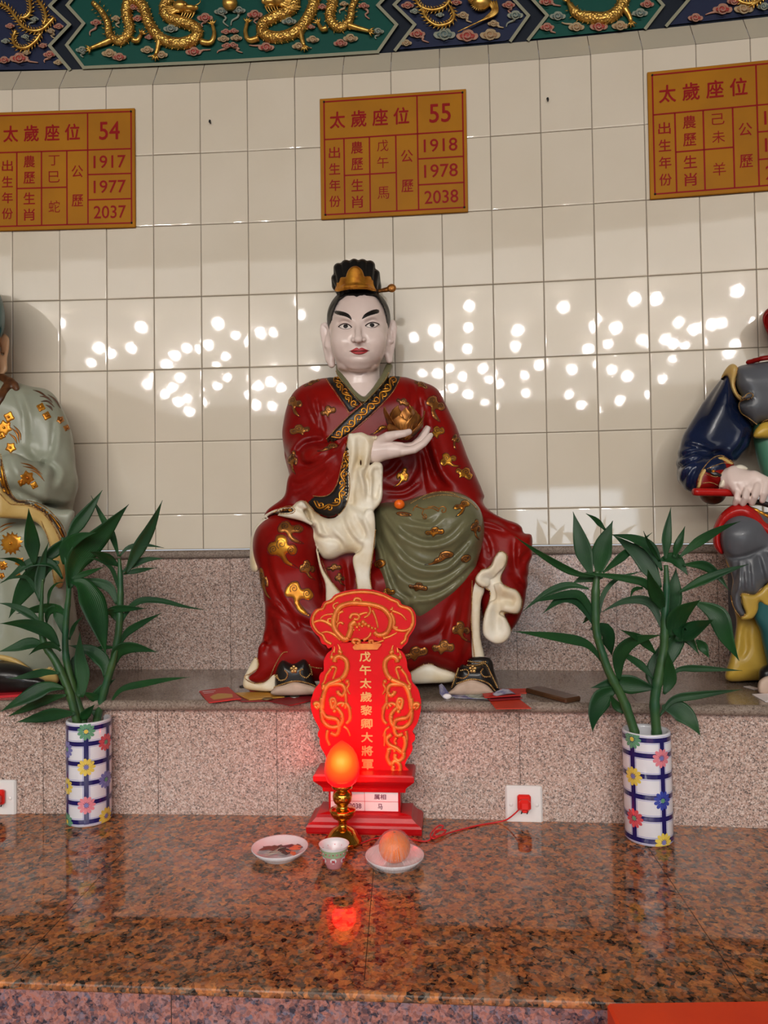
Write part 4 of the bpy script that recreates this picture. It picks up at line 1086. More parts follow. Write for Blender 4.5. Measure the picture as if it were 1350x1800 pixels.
# ---- hair, topknot, crown, pin
v = Vol((566, 448, -52), (704, 640, 112), 1.6, YS)
v.ell((630.5,560,36), (56,57,68))
v.ell((630.5,590,50), (52,60,50), 10)
v.slab([(580,640),(581,600),(583.5,565),(588,544),(597,528),(609,520.5),(622,519.5),(627,522.5),(632,519.5),(645,518.5),(660,522),(671,535),(677.5,552),(680,575),(680.5,600),(681,640)], -40, 78, 2, 0, sub=True, per=3)
v.slab([(566,596),(700,594),(700,650),(566,650)], 0, 60, 2, 0, sub=True, smooth=False)
v.ell((573,600,36), (12,34,10), 1, True); v.ell((688,596,36), (12,34,10), 1, True)
for i, (bx, tx, ty, dd, r_) in enumerate(((598,590,489,24,8),(602,595,471,18,9),(612,608,466,14,9.5),(625,622.5,464,12,9.5),(638,637,464.5,14,9.5),(648,650,467,18,9.5),(656,659,482,24,9),(659,660,494,32,8))):
    v.chain([(bx,514,dd - 4),((bx + tx) / 2 - (626 - tx) * -0.08,(514 + ty) / 2,dd - 10),(tx,ty,dd)], [7,r_,r_ - 1], 1.2)
    v.chain([(bx,512,60),((bx + tx) / 2,(514 + ty) / 2,62),(tx,ty,50)], [8,r_ + 3,r_], 2)
v.ell((627,490,40), (30,28,28), 3)
for ln in (((594,530),(600,520),(612,512)), ((604,522),(614,514),(622,508)), ((666,528),(658,518),(648,511)), ((578,560),(582,545),(590,532)), ((684,560),(680,544),(672,531)), ((628,520),(627,513),(627,508)), ((640,517),(640,512),(638,507))):
    v.brush(ln, 2.2, -1.4, True, 60)
hair = v.build('hair', M_HAIR, statue)
v = Vol((584, 460, -30), (668, 522, 60), 1.3, YS)
v.slab([(592,513),(590.2,500),(594,491.5),(600,487),(607.5,486.8),(609,482),(612,475),(617,470),(623.5,467.5),(630,469),(636,474),(639.3,481),(641,485.8),(650,485.2),(656,490.5),(659,499),(658.5,512),(640,508.5),(612,509)], lambda X, Y: -17 + 30 * ((X - 625) / 34) ** 2 + 0.12 * (500 - Y), 4, 3)
v.chain([(591,510,14),(606,503.5,-12),(625,501.5,-20),(645,503.5,-12),(659,510,14)], [3,3.4,3.6,3.4,3], 1.5)
crown = v.build('crown_ornament', M_GOLD, statue)
v = Vol((652, 492, -10), (704, 524, 50), 1.2, YS)
v.chain([(655,514,30),(670,511,26),(680,509,22)], [3,3.4,4.6], 1); v.ell((688.5,506.5,20), (8,7.6,8), 2); v.brush(spiral(689, 507, 5, 1.4), 1.1, -1.1, False)
pin = v.build('hair_pin', M_GOLDD, statue)

# ---- hand
v = Vol((644, 740, -118), (772, 826, -30), 1.25, YS)
v.chain([(648,794,-56),(660,793,-64)], [21,20], 3, flat=0.8)
v.chain([(660,793,-64),(685,790,-74),(704,790,-78),(718,789,-76)], [20,17,13,9], 6, flat=0.9)
v.chain([(668,778,-68),(682,768,-84),(697,764,-92),(710,762,-92),(719,759,-88)], [12,9.5,7.6,6.6,5.6], 5)          # thumb
v.chain([(708,793,-84),(728,790,-90),(744,780,-88),(754,769,-82),(757,765,-79)], [8.5,7.4,6.6,5.6,4.6], 3)             # fingers
v.chain([(708,789,-72),(728,785,-76),(742,772,-74),(750,758,-70),(752.5,753,-68)], [8.5,7.2,6.4,5.4,4.4], 2)
v.chain([(706,787,-60),(726,784,-62),(741,771,-60),(748,757,-56),(750,752,-54)], [8.5,7.2,6.4,5.4,4.4], 2)
v.chain([(704,788,-50),(722,786,-48),(735,776,-45),(742,764,-42),(744,760,-40)], [8,6.6,5.8,5,4.2], 2)
v.brush([(690,778),(706,782),(722,784)], 2.0, -1.6, True)
hand = v.build('hand', M_SKIN, statue)

# ---- lotus bud
mb = MB(); cx, cy, cd = 710, 772, -66
def petal(th, R, Hh, wid, curl, r0=6, thick=1.6, mi=0):
    nu, nv = 11, 9; out = []
    for sgn in (0, 1):
        for i in range(nu):
            s_ = i / (nu - 1)
            r = r0 + (R - r0) * math.sin(min(1, s_ * 1.15) * math.pi / 2) + curl * s_ ** 3 - sgn * thick
            hgt = Hh * (s_ ** 1.15)
            hw = wid * math.sin(math.pi * (0.12 + 0.88 * s_) ** 0.9) ** 0.75 * (1 - 0.15 * s_) if s_ < 1 else 0
            for j in range(nv):
                q = (j / (nv - 1)) * 2 - 1; a = th + q * hw / max(R, 8)
                rr = r - 2.2 * (1 - q * q) * 0.0 + 1.5 * q * q * (s_ * 1.2)
                out.append(PD(cx + rr * math.cos(a), cy - hgt + 2 * q * q * (1 - s_), cd + rr * math.sin(a) * 0.95))
    n = nu * nv; fc = []
    for i in range(nu - 1):
        for j in range(nv - 1):
            a = i * nv + j; fc.append([a, a + 1, a + nv + 1, a + nv]); fc.append([n + a, n + a + nv, n + a + nv + 1, n + a + 1])
    for i in range(nu - 1):
        for j in (0, nv - 1):
            a = i * nv + j; fc.append([a, a + nv, n + a + nv, n + a])
    mb.add(out, fc, mi)
    for q in (-0.66, -0.44, -0.22, 0, 0.22, 0.44, 0.66):       # incised veins
        ln = []
        for s_ in np.linspace(0.22, 0.78 - abs(q) * 0.25, 6):
            r = r0 + (R - r0) * math.sin(min(1, s_ * 1.15) * math.pi / 2) + curl * s_ ** 3
            hw = wid * math.sin(math.pi * (0.12 + 0.88 * s_) ** 0.9) ** 0.75 * (1 - 0.15 * s_); a = th + q * hw / max(R, 8); rr = r + 1.5 * q * q * s_ * 1.2 + 0.12
            ln.append(PD(cx + rr * math.cos(a), cy - Hh * s_ ** 1.15 + 2 * q * q * (1 - s_), cd + rr * math.sin(a) * 0.95))
        mb.tube(ln, [0.0003, 0.0007, 0.0007, 0.0006, 0.0005, 0.0002], 4, mi=1)
for th, R, Hh, w, c in ((252, 31, 42, 33, -5), (316, 33, 47, 31, -3), (196, 34, 57, 27, 1), (2, 35, 50, 27, 1), (225, 30, 28, 22, 4), (340, 30, 30, 22, 4), (120, 30, 58, 30, -4), (60, 31, 56, 30, -3),
                        (280, 23, 56, 27, -8), (225, 22, 59, 25, -8), (340, 22, 58, 25, -7), (140, 21, 60, 24, -8), (40, 21, 60, 24, -8)):
    petal(math.radians(th), R, Hh, w, c)
mb.build('lotus_bud', [M_GOLDD, M_INK], statue)

# ---- collar bands, hem band and their gilding
body = bvh_of([robe, olive, cream, head, inner_collar])
M_BAND = lacquer('black_band_paint', srgb(22, 18, 16), srgb(34, 26, 22), 0.4, 0.2)
def scrolls(line, w, period):
    """running scroll along a band: stem and alternating curls"""
    q = resample(smooth_line(line, 8), 2.0); L = len(q); tg = np.gradient(q, axis=0); tg /= np.linalg.norm(tg, axis=1)[:, None]; nn = np.stack([-tg[:, 1], tg[:, 0]], 1)
    s_ = np.arange(L) * 2.0; stem = q + nn * (w * 0.30 * np.sin(2 * np.pi * s_ / period))[:, None]
    out = [stem]; k = 0
    for d in np.arange(period * 0.25, s_[-1], period * 0.5):
        i = int(d / 2); 
        if i >= L: break
        sg = 1 if k % 2 == 0 else -1; k += 1
        c = q[i] - nn[i] * sg * w * 0.12; a0 = math.atan2(*(nn[i] * sg)[::-1])
        out.append(np.array(spiral(c[0], c[1], w * 0.34, 1.25, a0, sg, 0.18)))
        j = min(L - 1, i + int(period * 0.16)); e = q[j] - nn[j] * sg * w * 0.36
        out.append(np.array([c + nn[i] * sg * w * 0.3, (c + e) / 2 + tg[i] * 2, e]))
    return out
def band(name, poly, center, w, period, beads, r=0.0026):
    mb = MB(); patch_on(mb, body, poly, 3.2, 0.0030, 0, smooth=False, edge=3.2)
    b = mb.build(name, M_BAND, robe)
    bb = bvh_of([robe, b, inner_collar])
    mb = MB()
    for ln in scrolls(center, w, period): cord_on(mb, bb, ln, r, 1.6, smooth=False, taper=len(ln) < 40)
    mb.build('gilt_scrollwork', M_GOLD, b)
    mb = MB()
    for ln in beads: beads_on(mb, body, ln, 0.0017, 2.6)
    mb.build('beaded_edge', M_BEAD, b)
band('collar_band', A1((525,140),(620,85),(660,130),(780,270),(870,395),(820,440),(755,490),(690,380),(600,250)), A1((600,130),(690,250),(760,350),(820,430)), 15, 26,
     [A1((520,145),(600,260),(690,390),(760,500)), A1((625,70),(660,140),(780,280),(880,405))])
band('collar_band', A1((1150,75),(1275,125),(1190,270),(1080,390),(960,510),(800,650),(740,705),(640,755),(540,790),(525,745),(620,640),(760,500),(880,395),(1020,260),(1100,160)),
     A1((1200,130),(1120,260),(1010,380),(880,490),(760,610),(640,710),(590,745)), 17, 30,
     [A1((1140,90),(1100,165),(1010,270),(880,400),(760,505),(620,640),(530,740)), A1((1260,130),(1190,270),(1080,395),(960,515),(800,655),(720,715))])
band('sleeve_band', A1((745,745),(752,900),(752,1250),(722,1400),(650,1490),(540,1520),(430,1475),(330,1375),(400,1310),(520,1305),(590,1260),(640,1170),(680,1000),(705,880)),
     A1((735,860),(705,1040),(690,1180),(680,1290),(600,1400),(500,1410),(400,1370)), 15, 34,
     [A1((740,750),(700,900),(670,1040),(635,1180),(570,1280),(490,1310),(400,1305)), A1((752,1080),(752,1250),(722,1400),(650,1490),(540,1522),(420,1470),(320,1360))], 0.0024)
band('sleeve_band', A1((10,1470),(80,1425),(170,1405),(215,1440),(195,1470),(120,1475)), A1((50,1455),(130,1435),(190,1450)), 6, 18, [A1((5,1475),(120,1480),(195,1472),(215,1440),(170,1408),(80,1428),(10,1465))], 0.0012)

# ---- beaded hems
for ln in (A3((1135,340),(1115,520),(1090,720),(1110,870)), A3((690,600),(740,720),(800,810),(870,890)), A3((975,740),(985,800),(995,865)), A3((130,1395),(160,1430),(160,1480),(100,1530),(50,1560),(80,1600),(150,1620),(240,1590),(300,1470),(360,1370),(400,1355)),
           A4((800,680),(795,900),(800,1050),(820,1245)), A4((350,1355),(410,1320),(470,1295),(560,1320),(680,1362)), A4((350,105),(400,75),(470,40),(560,20),(650,30),(700,60)), A4((440,75),(560,45),(680,55),(770,85),(840,150)),
           A3((580,1470),(640,1485),(690,1490))):
    mb = MB(); beads_on(mb, body, ln, 0.0018, 2.8); mb.build('beaded_hem', M_BEAD, robe)
mb = MB(); beads_on(mb, body, blob, 0.0019, 2.8, closed=True)
mb.build('beaded_hem', M_BEAD, cream)

# ---- gold cloud motifs
CLOUD = {
 'a': ([(-.5,-.05),(-.42,-.25),(-.25,-.3),(-.18,-.48),(.05,-.5),(.18,-.36),(.2,-.2),(.38,-.22),(.5,-.05),(.42,.1),(.28,.12),(.2,.05),(.12,.12),(.2,.28),(.4,.42),(.52,.52),(.3,.46),(.08,.36),(-.05,.2),(-.2,.12),(-.38,.12)], [(-.02,-.22,.17),(.28,-.04,.11),(-.28,-.06,.12)]),
 'b': ([(-.5,.1),(-.42,-.1),(-.22,-.12),(-.12,-.4),(.12,-.45),(.25,-.25),(.42,-.28),(.5,-.02),(.4,.2),(.1,.22),(-.08,.45),(-.2,.24),(-.38,.28)], [(.05,-.14,.2),(.3,0,.12),(-.3,.08,.12)]),
 'c': ([(-.52,.42),(-.25,.3),(-.14,.05),(-.02,-.05),(.06,-.32),(.28,-.42),(.5,-.22),(.42,.05),(.25,.1),(.12,.24),(-.1,.4),(-.3,.46)], [(.24,-.14,.18),(.02,.1,.1)]),
 'd': ([(-.5,0),(-.4,-.3),(-.1,-.42),(.25,-.38),(.5,-.05),(.42,.25),(.1,.4),(-.25,.36)], [(-.05,0,.3),(.28,.02,.14)]),
 'e': ([(-.35,-.45),(-.1,-.5),(.05,-.3),(.3,-.35),(.5,-.15),(.35,.02),(.15,.0),(.05,.1),(.25,.3),(.5,.5),(.1,.42),(-.1,.2),(-.2,.0),(-.45,.0),(-.5,-.2)], [(-.2,-.28,.15),(.25,-.18,.12)]),
}
def motif(kind, cx, cy, w, h, rot=0.0, flip=1, m=None, parent=None, bv=None, lift=0.0030, name='cloud_motif', line=0.0008):
    poly, sp = CLOUD[kind]; c, s_ = math.cos(math.radians(rot)), math.sin(math.radians(rot))
    T = lambda q: (cx + c * q[0] * w * flip - s_ * q[1] * h, cy + s_ * q[0] * w * flip + c * q[1] * h)
    mb = MB(); bv = bv or body; o = [T(q) for q in poly]
    patch_on(mb, bv, o, max(1.3, min(w, h) / 14), lift, 0, edge=2.2)
    if not mb.f: return None
    tmp = BVHTree.FromPolygons([Vector(q) for q in mb.v], mb.f)
    for (a, b, r) in sp:
        cord_on(mb, tmp, [T(q) for q in spiral(a, b, r, 1.5, 2.2, 1, 0.15)], line, 1.0, smooth=False, mi=1, n=5)
    cord_on(mb, bv, o, line * 0.8, 1.4, closed=True, mi=1, n=5)
    return mb.build(name, [m or M_GOLD, M_INK], parent or robe)
for k, x, y, w, h, r, f, g_ in (('e',518,714,26,34,10,1,1),('b',577,723,28,22,-10,1,1),('b',527,756,36,22,-15,-1,1),('a',514,812,18,40,10,1,1),('c',576,786,36,16,0,1,1),('b',548,673,30,9,-20,1,1),
    ('b',708,707,24,16,30,1,1),('e',764,717,36,40,20,1,1),('b',768,760,28,24,-15,1,0),('a',789,811,30,32,-25,1,0),('b',816,832,32,26,35,1,0),('e',800,776,14,26,20,1,1),('a',707,840,22,38,15,-1,0),('c',665,755,30,14,-10,1,0),('b',740,676,26,12,30,1,1),
    ('a',496,969,54,58,0,1,0),('e',511,936,46,40,0,1,1),('a',540,1002,28,34,0,1,1),('e',525,1052,52,58,8,1,0),('a',463,1026,18,56,-8,1,1),('b',587,998,26,16,0,1,1),('a',597,1018,18,22,0,1,1),
    ('a',810,1110,32,36,0,1,1),('b',779,1138,40,30,5,1,1),('b',730,1149,46,28,-12,1,1)):
    motif(k, x, y, w, h, r, f, M_GOLDD if g_ else M_GOLD, robe)
for k, x, y, w, h, r, f, g_ in (('d',710,904,28,9,5,1,1),('e',812,893,30,24,-15,-1,0),('b',764,935,34,20,0,1,0),('a',836,930,18,34,10,1,1),('c',772,980,52,26,-4,1,1),('d',819,982,18,16,-30,1,1),('d',668,991,20,18,-20,1,0),('b',680,1042,30,18,-5,1,0),('b',735,1032,34,18,12,1,1)):
    motif(k, x, y, w, h, r, f, M_GOLDD if g_ else M_GOLD, olive)
mb = MB(); bo = bvh_of([olive])
for ln in (spiral(779, 897, 8, 1.3, 3.0, 1), [(771,899),(760,893),(745,895),(730,890)], [(745,895),(742,904),(748,910)], spiral(746, 909, 5, 1.2, -1.6, 1), [(735,887),(728,893),(726,898)], [(752,892),(762,890),(771,894)]):
    cord_on(mb, bo, ln, 0.0014, 1.5, smooth=False)
mb.build('scroll_motif', M_GOLDD, olive)

# ---- boot ornament
for b, cxs, rows, fl, curls in ((bootL, 517, [A3((320,1570),(300,1530),(330,1440),(370,1415),(450,1440),(545,1412),(590,1480),(605,1545)), A3((300,1650),(340,1630),(440,1600),(520,1600),(600,1625),(650,1650))], (516.5,1177), [A3((320,1550),(340,1590),(390,1580),(405,1540),(385,1510)), A3((590,1540),(560,1570),(515,1545),(510,1510),(530,1500))]),
                         (bootR, 832, [A4((650,1480),(685,1380),(720,1300),(780,1310),(850,1305),(900,1298),(945,1385),(985,1470)), A4((690,1440),(760,1415),(800,1408),(860,1415),(920,1440),(970,1490)), A4((775,1275),(840,1285),(900,1280))], (831,1177), [A4((690,1395),(740,1400),(775,1370),(760,1340),(720,1345)), A4((930,1390),(890,1390),(865,1360),(880,1335))])):
    bb = bvh_of([b]); mb = MB()
    for ln in rows + curls: beads_on(mb, bb, ln, 0.0023, 2.9)
    for k in range(5):
        a = 2 * math.pi * k / 5 - math.pi / 2; h = cast(bb, fl[0] + 4.2 * math.cos(a), fl[1] + 4.2 * math.sin(a))
        if h: mb.ball(h[0] + h[1] * 0.001, (0.0045, 0.002, 0.0045), 8, 5)
    h = cast(bb, *fl)
    if h: mb.ball(h[0] + h[1] * 0.002, 0.0028, 8, 5)
    mb.build('boot_ornament', M_BEAD, b)
# ================================================================== THE STATUE ON THE LEFT (cut by the picture edge)
M_SAGE = lacquer('sage_grey_lacquer', srgb(150, 154, 138), srgb(136, 138, 118), 0.32, 0.3, 6)
M_TEAL = lacquer('teal_cap_paint', srgb(38, 92, 92), srgb(30, 72, 74), 0.4)
M_TAN = lacquer('tan_skin_lacquer', srgb(206, 168, 132), srgb(190, 148, 112), 0.25, 0.4)
M_BROWN = lacquer('brown_gilt_band', srgb(92, 56, 30), srgb(60, 34, 20), 0.4, 0.2, 60)
M_OCHRE = lacquer('ochre_lining', srgb(206, 176, 112), srgb(176, 140, 70), 0.3, 0.3, 12)
YL = 2.07
B1 = lambda *p: crop(0, 780, 3.75, p)
sl_ = thing('seated_statue', P(-48, 1200, YL), 'seated statue in a pale sage robe with gold flowers, behind the left potted stalks', 'statue', 'statues on the granite ledge')
mx = lambda pts: [(-96 - q[0], *q[1:]) for q in pts][::-1]
v = Vol((-245, 655, -140), (152, 1210, 110), 4.2, YL)
rt_ = [(-20,664),(28,672),(60,683),(93,702),(113,733),(125,775),(130,810),(131,880),(126,930),(118,985),(90,1010)]
v.slab(rt_ + mx(rt_), 45, 60, 50)
v.chain([(70,715,40),(92,770,30),(96,850,10)], [32,34,38], 14); v.chain([(96,850,5),(60,850,-30),(20,830,-55)], [40,40,34], 12)
v.chain(mx([(70,715,40),(92,770,30),(96,850,10)]), [38,34,32], 14); v.chain([(-192,850,5),(-156,850,-30),(-116,830,-55)], [40,40,34], 12)
v.slab([(40,820),(60,870),(100,890),(131,895),(124,930),(114,950),(96,940),(76,905),(40,890),(0,878),(0,830)], -42, 24, 16, 8)
lg = [(-40,905),(40,905),(88,915),(112,960),(124,1010),(136,1090),(144,1170),(140,1190),(60,1195),(-40,1195)]
v.slab(lg + mx(lg), -30, 60, 40, 8)
v.ell((40,950,-50), (58,50,52), 20); v.ell((-136,950,-50), (58,50,52), 20)
for ln, w, a in ((B1((160,20),(170,80),(240,130)), 6, 5), (B1((260,130),(330,140),(370,190),(350,260)), 6, 6), (B1((60,200),(110,300),(240,380),(430,430),(490,400)), 6, 6), (B1((30,80),(60,180),(130,260)), 5, 4),
                 ([(28,690),(42,730),(45,775)], 5, 6), ([(95,735),(90,790),(70,830)], 5, 5), (B1((300,900),(290,1100),(300,1300)), 8, 5), (B1((360,950),(370,1150),(400,1350)), 8, 5), (B1((20,880),(40,1100),(30,1300)), 8, 4)):
    fold(v, ln, w, a, 1, 60)
l_robe = v.build('sage_robe', M_SAGE, sl_)
v = Vol((-120, 500, -70), (26, 730, 110), 3.0, YL)
v.ell((-50,585,30), (52,62,64)); v.ell((-50,620,8), (44,42,48), 12); v.chain([(-50,650,34),(-50,710,34)], [38,44], 8)
v.chain([(2,594,36),(8,589,38),(14,596,38),(13,612,36),(9,630,32),(8,650,30),(3,655,28)], [3.4,3.6,3.8,3.6,4,5.5,5], 2); v.ell((6,606,38), (6,17,4), 3); v.chain([(-6,620,32),(6,648,30)], [7,6], 4)
v.chain(mx([(2,594,36),(8,589,38),(14,596,38),(13,612,36),(9,630,32),(8,650,30),(3,655,28)]), 4.2, 2)
v.dent((-70,590), (13,8), -6, 10); v.dent((-28,588), (13,8), -6, 10)
v.chain([(-50,574,-28),(-50,594,-36),(-50,606,-44)], [4.5,5.5,8], 4); v.ell((-59,609,-36), (6,5,7), 3); v.ell((-41,608,-36), (6,5,7), 3); v.ell((-49,628,-24), (22,11,17), 8)
v.ell((-70,592,-20), (12,6,10), 3); v.ell((-28,590,-20), (12,6,10), 3)
l_head = v.build('head', M_TAN, sl_)
hb = bvh_of([l_head]); mb = MB()
for ex in (-70, -28):
    patch_on(mb, hb, [(ex-11,593),(ex-5,589),(ex+4,588.5),(ex+11,592),(ex+4,596),(ex-5,596.5)], 1.2, .0007, 0, edge=1.2); patch_on(mb, hb, [(ex + 4.6*math.cos(a), 592 + 3.6*math.sin(a)) for a in np.linspace(0, 6.28, 13)[:-1]], 1.0, .0012, 1, smooth=False, edge=.8)
    patch_on(mb, hb, [(ex-15,578),(ex-4,572),(ex+8,572),(ex+15,577),(ex+5,576),(ex-5,577)], 1.4, .002, 1, edge=2)
patch_on(mb, hb, [(-66,630),(-57,625.5),(-50,627),(-43,625),(-33,629),(-43,634),(-55,635)], 1.2, .0026, 2, edge=3)
mb.build('painted_features', [M_EYE, M_INK, M_LIP], l_head)
v = Vol((-120, 440, -50), (30, 620, 115), 3.2, YL)
v.ell((-50,560,38), (59,80,74)); v.slab([(-100,640),(-96,560),(-70,530),(-50,527),(-30,530),(-6,560),(-2,640)], -60, 70, 2, 0, sub=True); v.slab([(-130,596),(40,594),(40,640),(-130,640)], 30, 120, 2, 0, sub=True, smooth=False)
v.build('cap', M_TEAL, sl_)
v = Vol((-130, 655, -60), (40, 790, 70), 2.6, YL)
for f_ in (lambda q: q, lambda q: [(-96 - x, y, z) for x, y, z in q]):
    v.chain(f_([(-2,660,34),(10,668,20),(26,678,8),(28,684,6)]), [7,8,8,7], 2); v.chain(f_([(18,672,14),(0,700,-6),(-30,740,-18),(-48,765,-22)]), [9,10,10,9], 2)
v.build('collar', M_BROWN, sl_)
v = Vol((-80, 850, -150), (150, 1200, 20), 2.8, YL)
v.slab(B1((-60,480),(0,490),(100,494),(190,502),(255,530),(305,600),(336,690),(350,800),(352,920),(385,950),(415,930),(440,800),(420,650),(370,550),(300,450),(200,398),(110,386),(40,330),(0,280),(-60,250)), lambda X, Y: -112 + 0.42 * np.clip(X - 40, -40, 90), 18, 8, 2)
v.slab([(-60,1175),(-62,1158),(-30,1150),(0,1150),(30,1158),(56,1178),(66,1200),(52,1200),(40,1184),(18,1166),(-10,1160),(-40,1166)], -82, 14, 7, 2)
v.slab([(44,1200),(52,1176),(76,1160),(96,1170),(104,1196),(90,1202)], -66, 18, 10, 2)
l_lin = v.build('ochre_lining', M_OCHRE, sl_)
v = Vol((-72, 1150, -150), (80, 1228, -30), 2.4, YL)
v.ell((2,1192,-84), (62,31,40)); v.slab([(-62,1190),(66,1190),(66,1214),(-62,1214)], -84, 34, 10, 6)
v.build('boot', M_BLACK, sl_)
lb = bvh_of([l_robe, l_lin])
def inlay(name, poly, m, parent, bv, step=3.0, lift=0.003, smooth=False):
    mb = MB(); patch_on(mb, bv, poly, step, lift, 0, smooth=smooth, edge=step); return mb.build(name, m, parent)
bd = inlay('gilt_band', B1((0,60),(14,90),(40,210),(72,318),(118,372),(205,384),(300,430),(392,520),(430,600),(470,720),(470,800),(448,860),(440,780),(425,680),(370,560),(290,460),(195,408),(100,395),(50,350),(0,300)), M_BROWN, sl_, lb)
for ln in (B1((5,70),(30,190),(65,305),(112,368),(205,380),(305,425),(395,515),(435,600)), B1((0,330),(60,392),(110,402),(195,412),(285,462),(360,560),(420,700)), B1((270,510),(310,600),(330,680),(350,860),(385,945))):
    mb = MB(); beads_on(mb, lb, ln, 0.0018, 2.6); mb.build('beaded_hem', M_BEAD, l_robe)
mb = MB()
for ln in (B1((10,150),(30,260),(60,330)), B1((20,300),(60,360),(90,385)), B1((0,220),(25,280)), B1((230,400),(330,470),(400,560)), B1((390,560),(430,660),(450,760))):
    cord_on(mb, bvh_of([bd, l_robe]), ln, 0.0028, 2)
mb.build('gilt_scrollwork', M_GOLD, l_robe)
def star(cx, cy, r, n, inner=0.55, rot=0.0):
    return [(cx + r * (1 if k % 2 == 0 else inner) * math.cos(math.pi * k / n + rot), cy + r * (1 if k % 2 == 0 else inner) * math.sin(math.pi * k / n + rot)) for k in range(2 * n)]
def flower(parent, bv, cx, cy, r, n=5, m=None, inner=0.6, rot=0.3):
    mb = MB(); patch_on(mb, bv, star(cx, cy, r, n, inner, rot), max(1.4, r / 7), 0.003, 0, smooth=n < 8, edge=2)
    if not mb.f: return
    for k in range(n):
        a = 2 * math.pi * k / n + rot; cord_on(mb, bv, [(cx + r * .2 * math.cos(a), cy + r * .2 * math.sin(a)), (cx + r * .8 * math.cos(a), cy + r * .8 * math.sin(a))], 0.0008, 2, smooth=False, mi=1, n=5)
    h = cast(bv, cx, cy)
    if h: mb.ball(h[0] + h[1] * 0.004, 0.004, 8, 5)
    mb.build('gold_flower', [m or M_GOLD, M_INK], parent)
def spray(parent, bv, lines, r=0.0022, m=None):
    mb = MB()
    for ln in lines: cord_on(mb, bv, ln, r, 1.8, taper=True)
    if mb.f: mb.build('leaf_spray', m or M_GOLDD, parent)
for x, y, r, n, k in ((72,716,9,4,0),(82,731,9,4,0),(106,738,8,5,1),(117,752,7,4,1),(8,752,15,6,0),(16,733,11,4,0),(3,766,8,4,0),(19,787,11,5,0),(48,840,14,6,0),(60,853,8,4,0),(38,848,8,4,0),(20,955,26,14,0),(35,988,10,5,0),(5,994,10,8,0),(3,1012,7,5,0),(30,1008,7,5,0)):
    flower(l_robe, lb, x, y, r, n, M_GOLDD if k else M_GOLD, 0.62 if n > 8 else 0.72)
spray(l_robe, lb, [[(58,686),(70,690),(84,700)], [(70,697),(82,699),(92,708)], [(72,706),(84,706),(95,716)], [(84,694),(96,703),(106,718)], [(80,712),(88,716),(92,722)]], 0.003, M_BROWN)
spray(l_robe, lb, [[(20,752),(30,762),(34,778)], [(16,762),(26,770),(30,780)], [(24,748),(34,760),(37,774)]], 0.003, M_GOLDD)
spray(l_robe, lb, [[(36,814),(52,818),(66,826)], [(40,820),(58,824),(74,834)], [(52,826),(66,832),(78,846)]], 0.0026, M_GOLDD)
spray(l_robe, lb, [[(-4,930),(10,922),(28,919)], [(0,936),(12,928),(22,925)]], 0.0022, M_GOLDD)
flower(l_lin, lb, 88, 1178, 9, 8, M_OCHRE)

# ================================================================== THE ARMOURED STATUE ON THE RIGHT (cut by the picture edge)
M_GREY = lacquer('grey_armour_lacquer', srgb(92, 94, 100), srgb(78, 80, 84), 0.32, 0.3, 6)
M_BLUE = lacquer('navy_sleeve_lacquer', srgb(24, 36, 70), srgb(16, 26, 50), 0.22, 0.5, 6)
M_YEL = lacquer('yellow_ochre_lacquer', srgb(196, 158, 60), srgb(170, 140, 62), 0.3, 0.3, 5)
M_JADE = lacquer('jade_lacquer', srgb(62, 120, 104), srgb(84, 124, 92), 0.3, 0.3, 6)
M_WRAP = lacquer('scarlet_lacquer', srgb(176, 26, 22), srgb(150, 18, 18), 0.25, 0.4, 6)
YR = 1.95
R3 = lambda *p: crop(1170, 520, 4.739, p)
R4 = lambda *p: crop(1190, 860, 4.5, p)
sr = thing('seated_statue', P(1440, 1215, YR), 'seated armoured statue with navy sleeve and red rod, cut by the right edge', 'statue', 'statues on the granite ledge')
mr = lambda pts: [(2880 - q[0], *q[1:]) for q in pts][::-1]
v = Vol((1285, 630, -90), (1600, 760, 105), 4.0, YR)
ch_ = R3((590,600),(680,570),(853,545)) + R3((1000,530)); cb = R3((853,1045),(760,1085),(620,960),(605,890),(640,850),(590,760),(585,680))
v.slab(ch_ + mr(ch_) + mr(cb) + cb, 25, 62, 34)
v.slab(R3((600,860),(640,835),(690,812),(718,812),(722,840),(690,858),(640,862)), -40, 8, 4, 2)
armor = v.build('chest_armour', M_GREY, sr)
v = Vol((1315, 740, -70), (1570, 930, 105), 4.2, YR)
v.slab(R3((735,1050),(853,1030),(1280,1030),(1800,1050),(1790,1240),(1800,1600),(853,1600),(800,1500),(740,1260)), 35, 50, 36)
v.build('jade_tunic', M_JADE, sr)
v = Vol((1315, 730, -80), (1570, 780, 60), 3.4, YR)
v.slab(R3((730,1150),(760,1100),(853,1045),(1280,1020),(1810,1150),(1810,1190),(853,1190),(735,1180)), 20, 52, 14)
v.build('belt', M_YEL, sr)
v = Vol((1180, 640, -100), (1345, 880, 100), 3.0, YR)
v.chain([*[(x, y, d) for (x, y), d in zip(R3((585,760),(450,1000),(300,1230)), (45, 35, 15))]], [30,38,36], 8)
v.chain([*[(x, y, d) for (x, y), d in zip(R3((270,1330),(290,1480),(420,1440)), (8, -10, -40))]], [34,38,26], 10)
v.slab(R3((520,660),(440,770),(330,970),(240,1160),(160,1240),(110,1330),(92,1450),(115,1560),(225,1645),(270,1610),(300,1490),(400,1370),(560,1390),(640,1310),(700,1235),(715,1080),(630,970),(580,800)), 20, 40, 30, 6)
for q in (((170,1250),(260,1260),(380,1300),(470,1300)), ((110,1350),(220,1310),(330,1290)), ((100,1440),(180,1390),(300,1350)), ((150,1560),(180,1470),(260,1390)), ((210,1620),(220,1500),(280,1420)), ((560,1330),(640,1240),(680,1120)), ((280,1310),(350,1330),(420,1330))):
    fold(v, R3(*q), 4, 5, 1, 60)
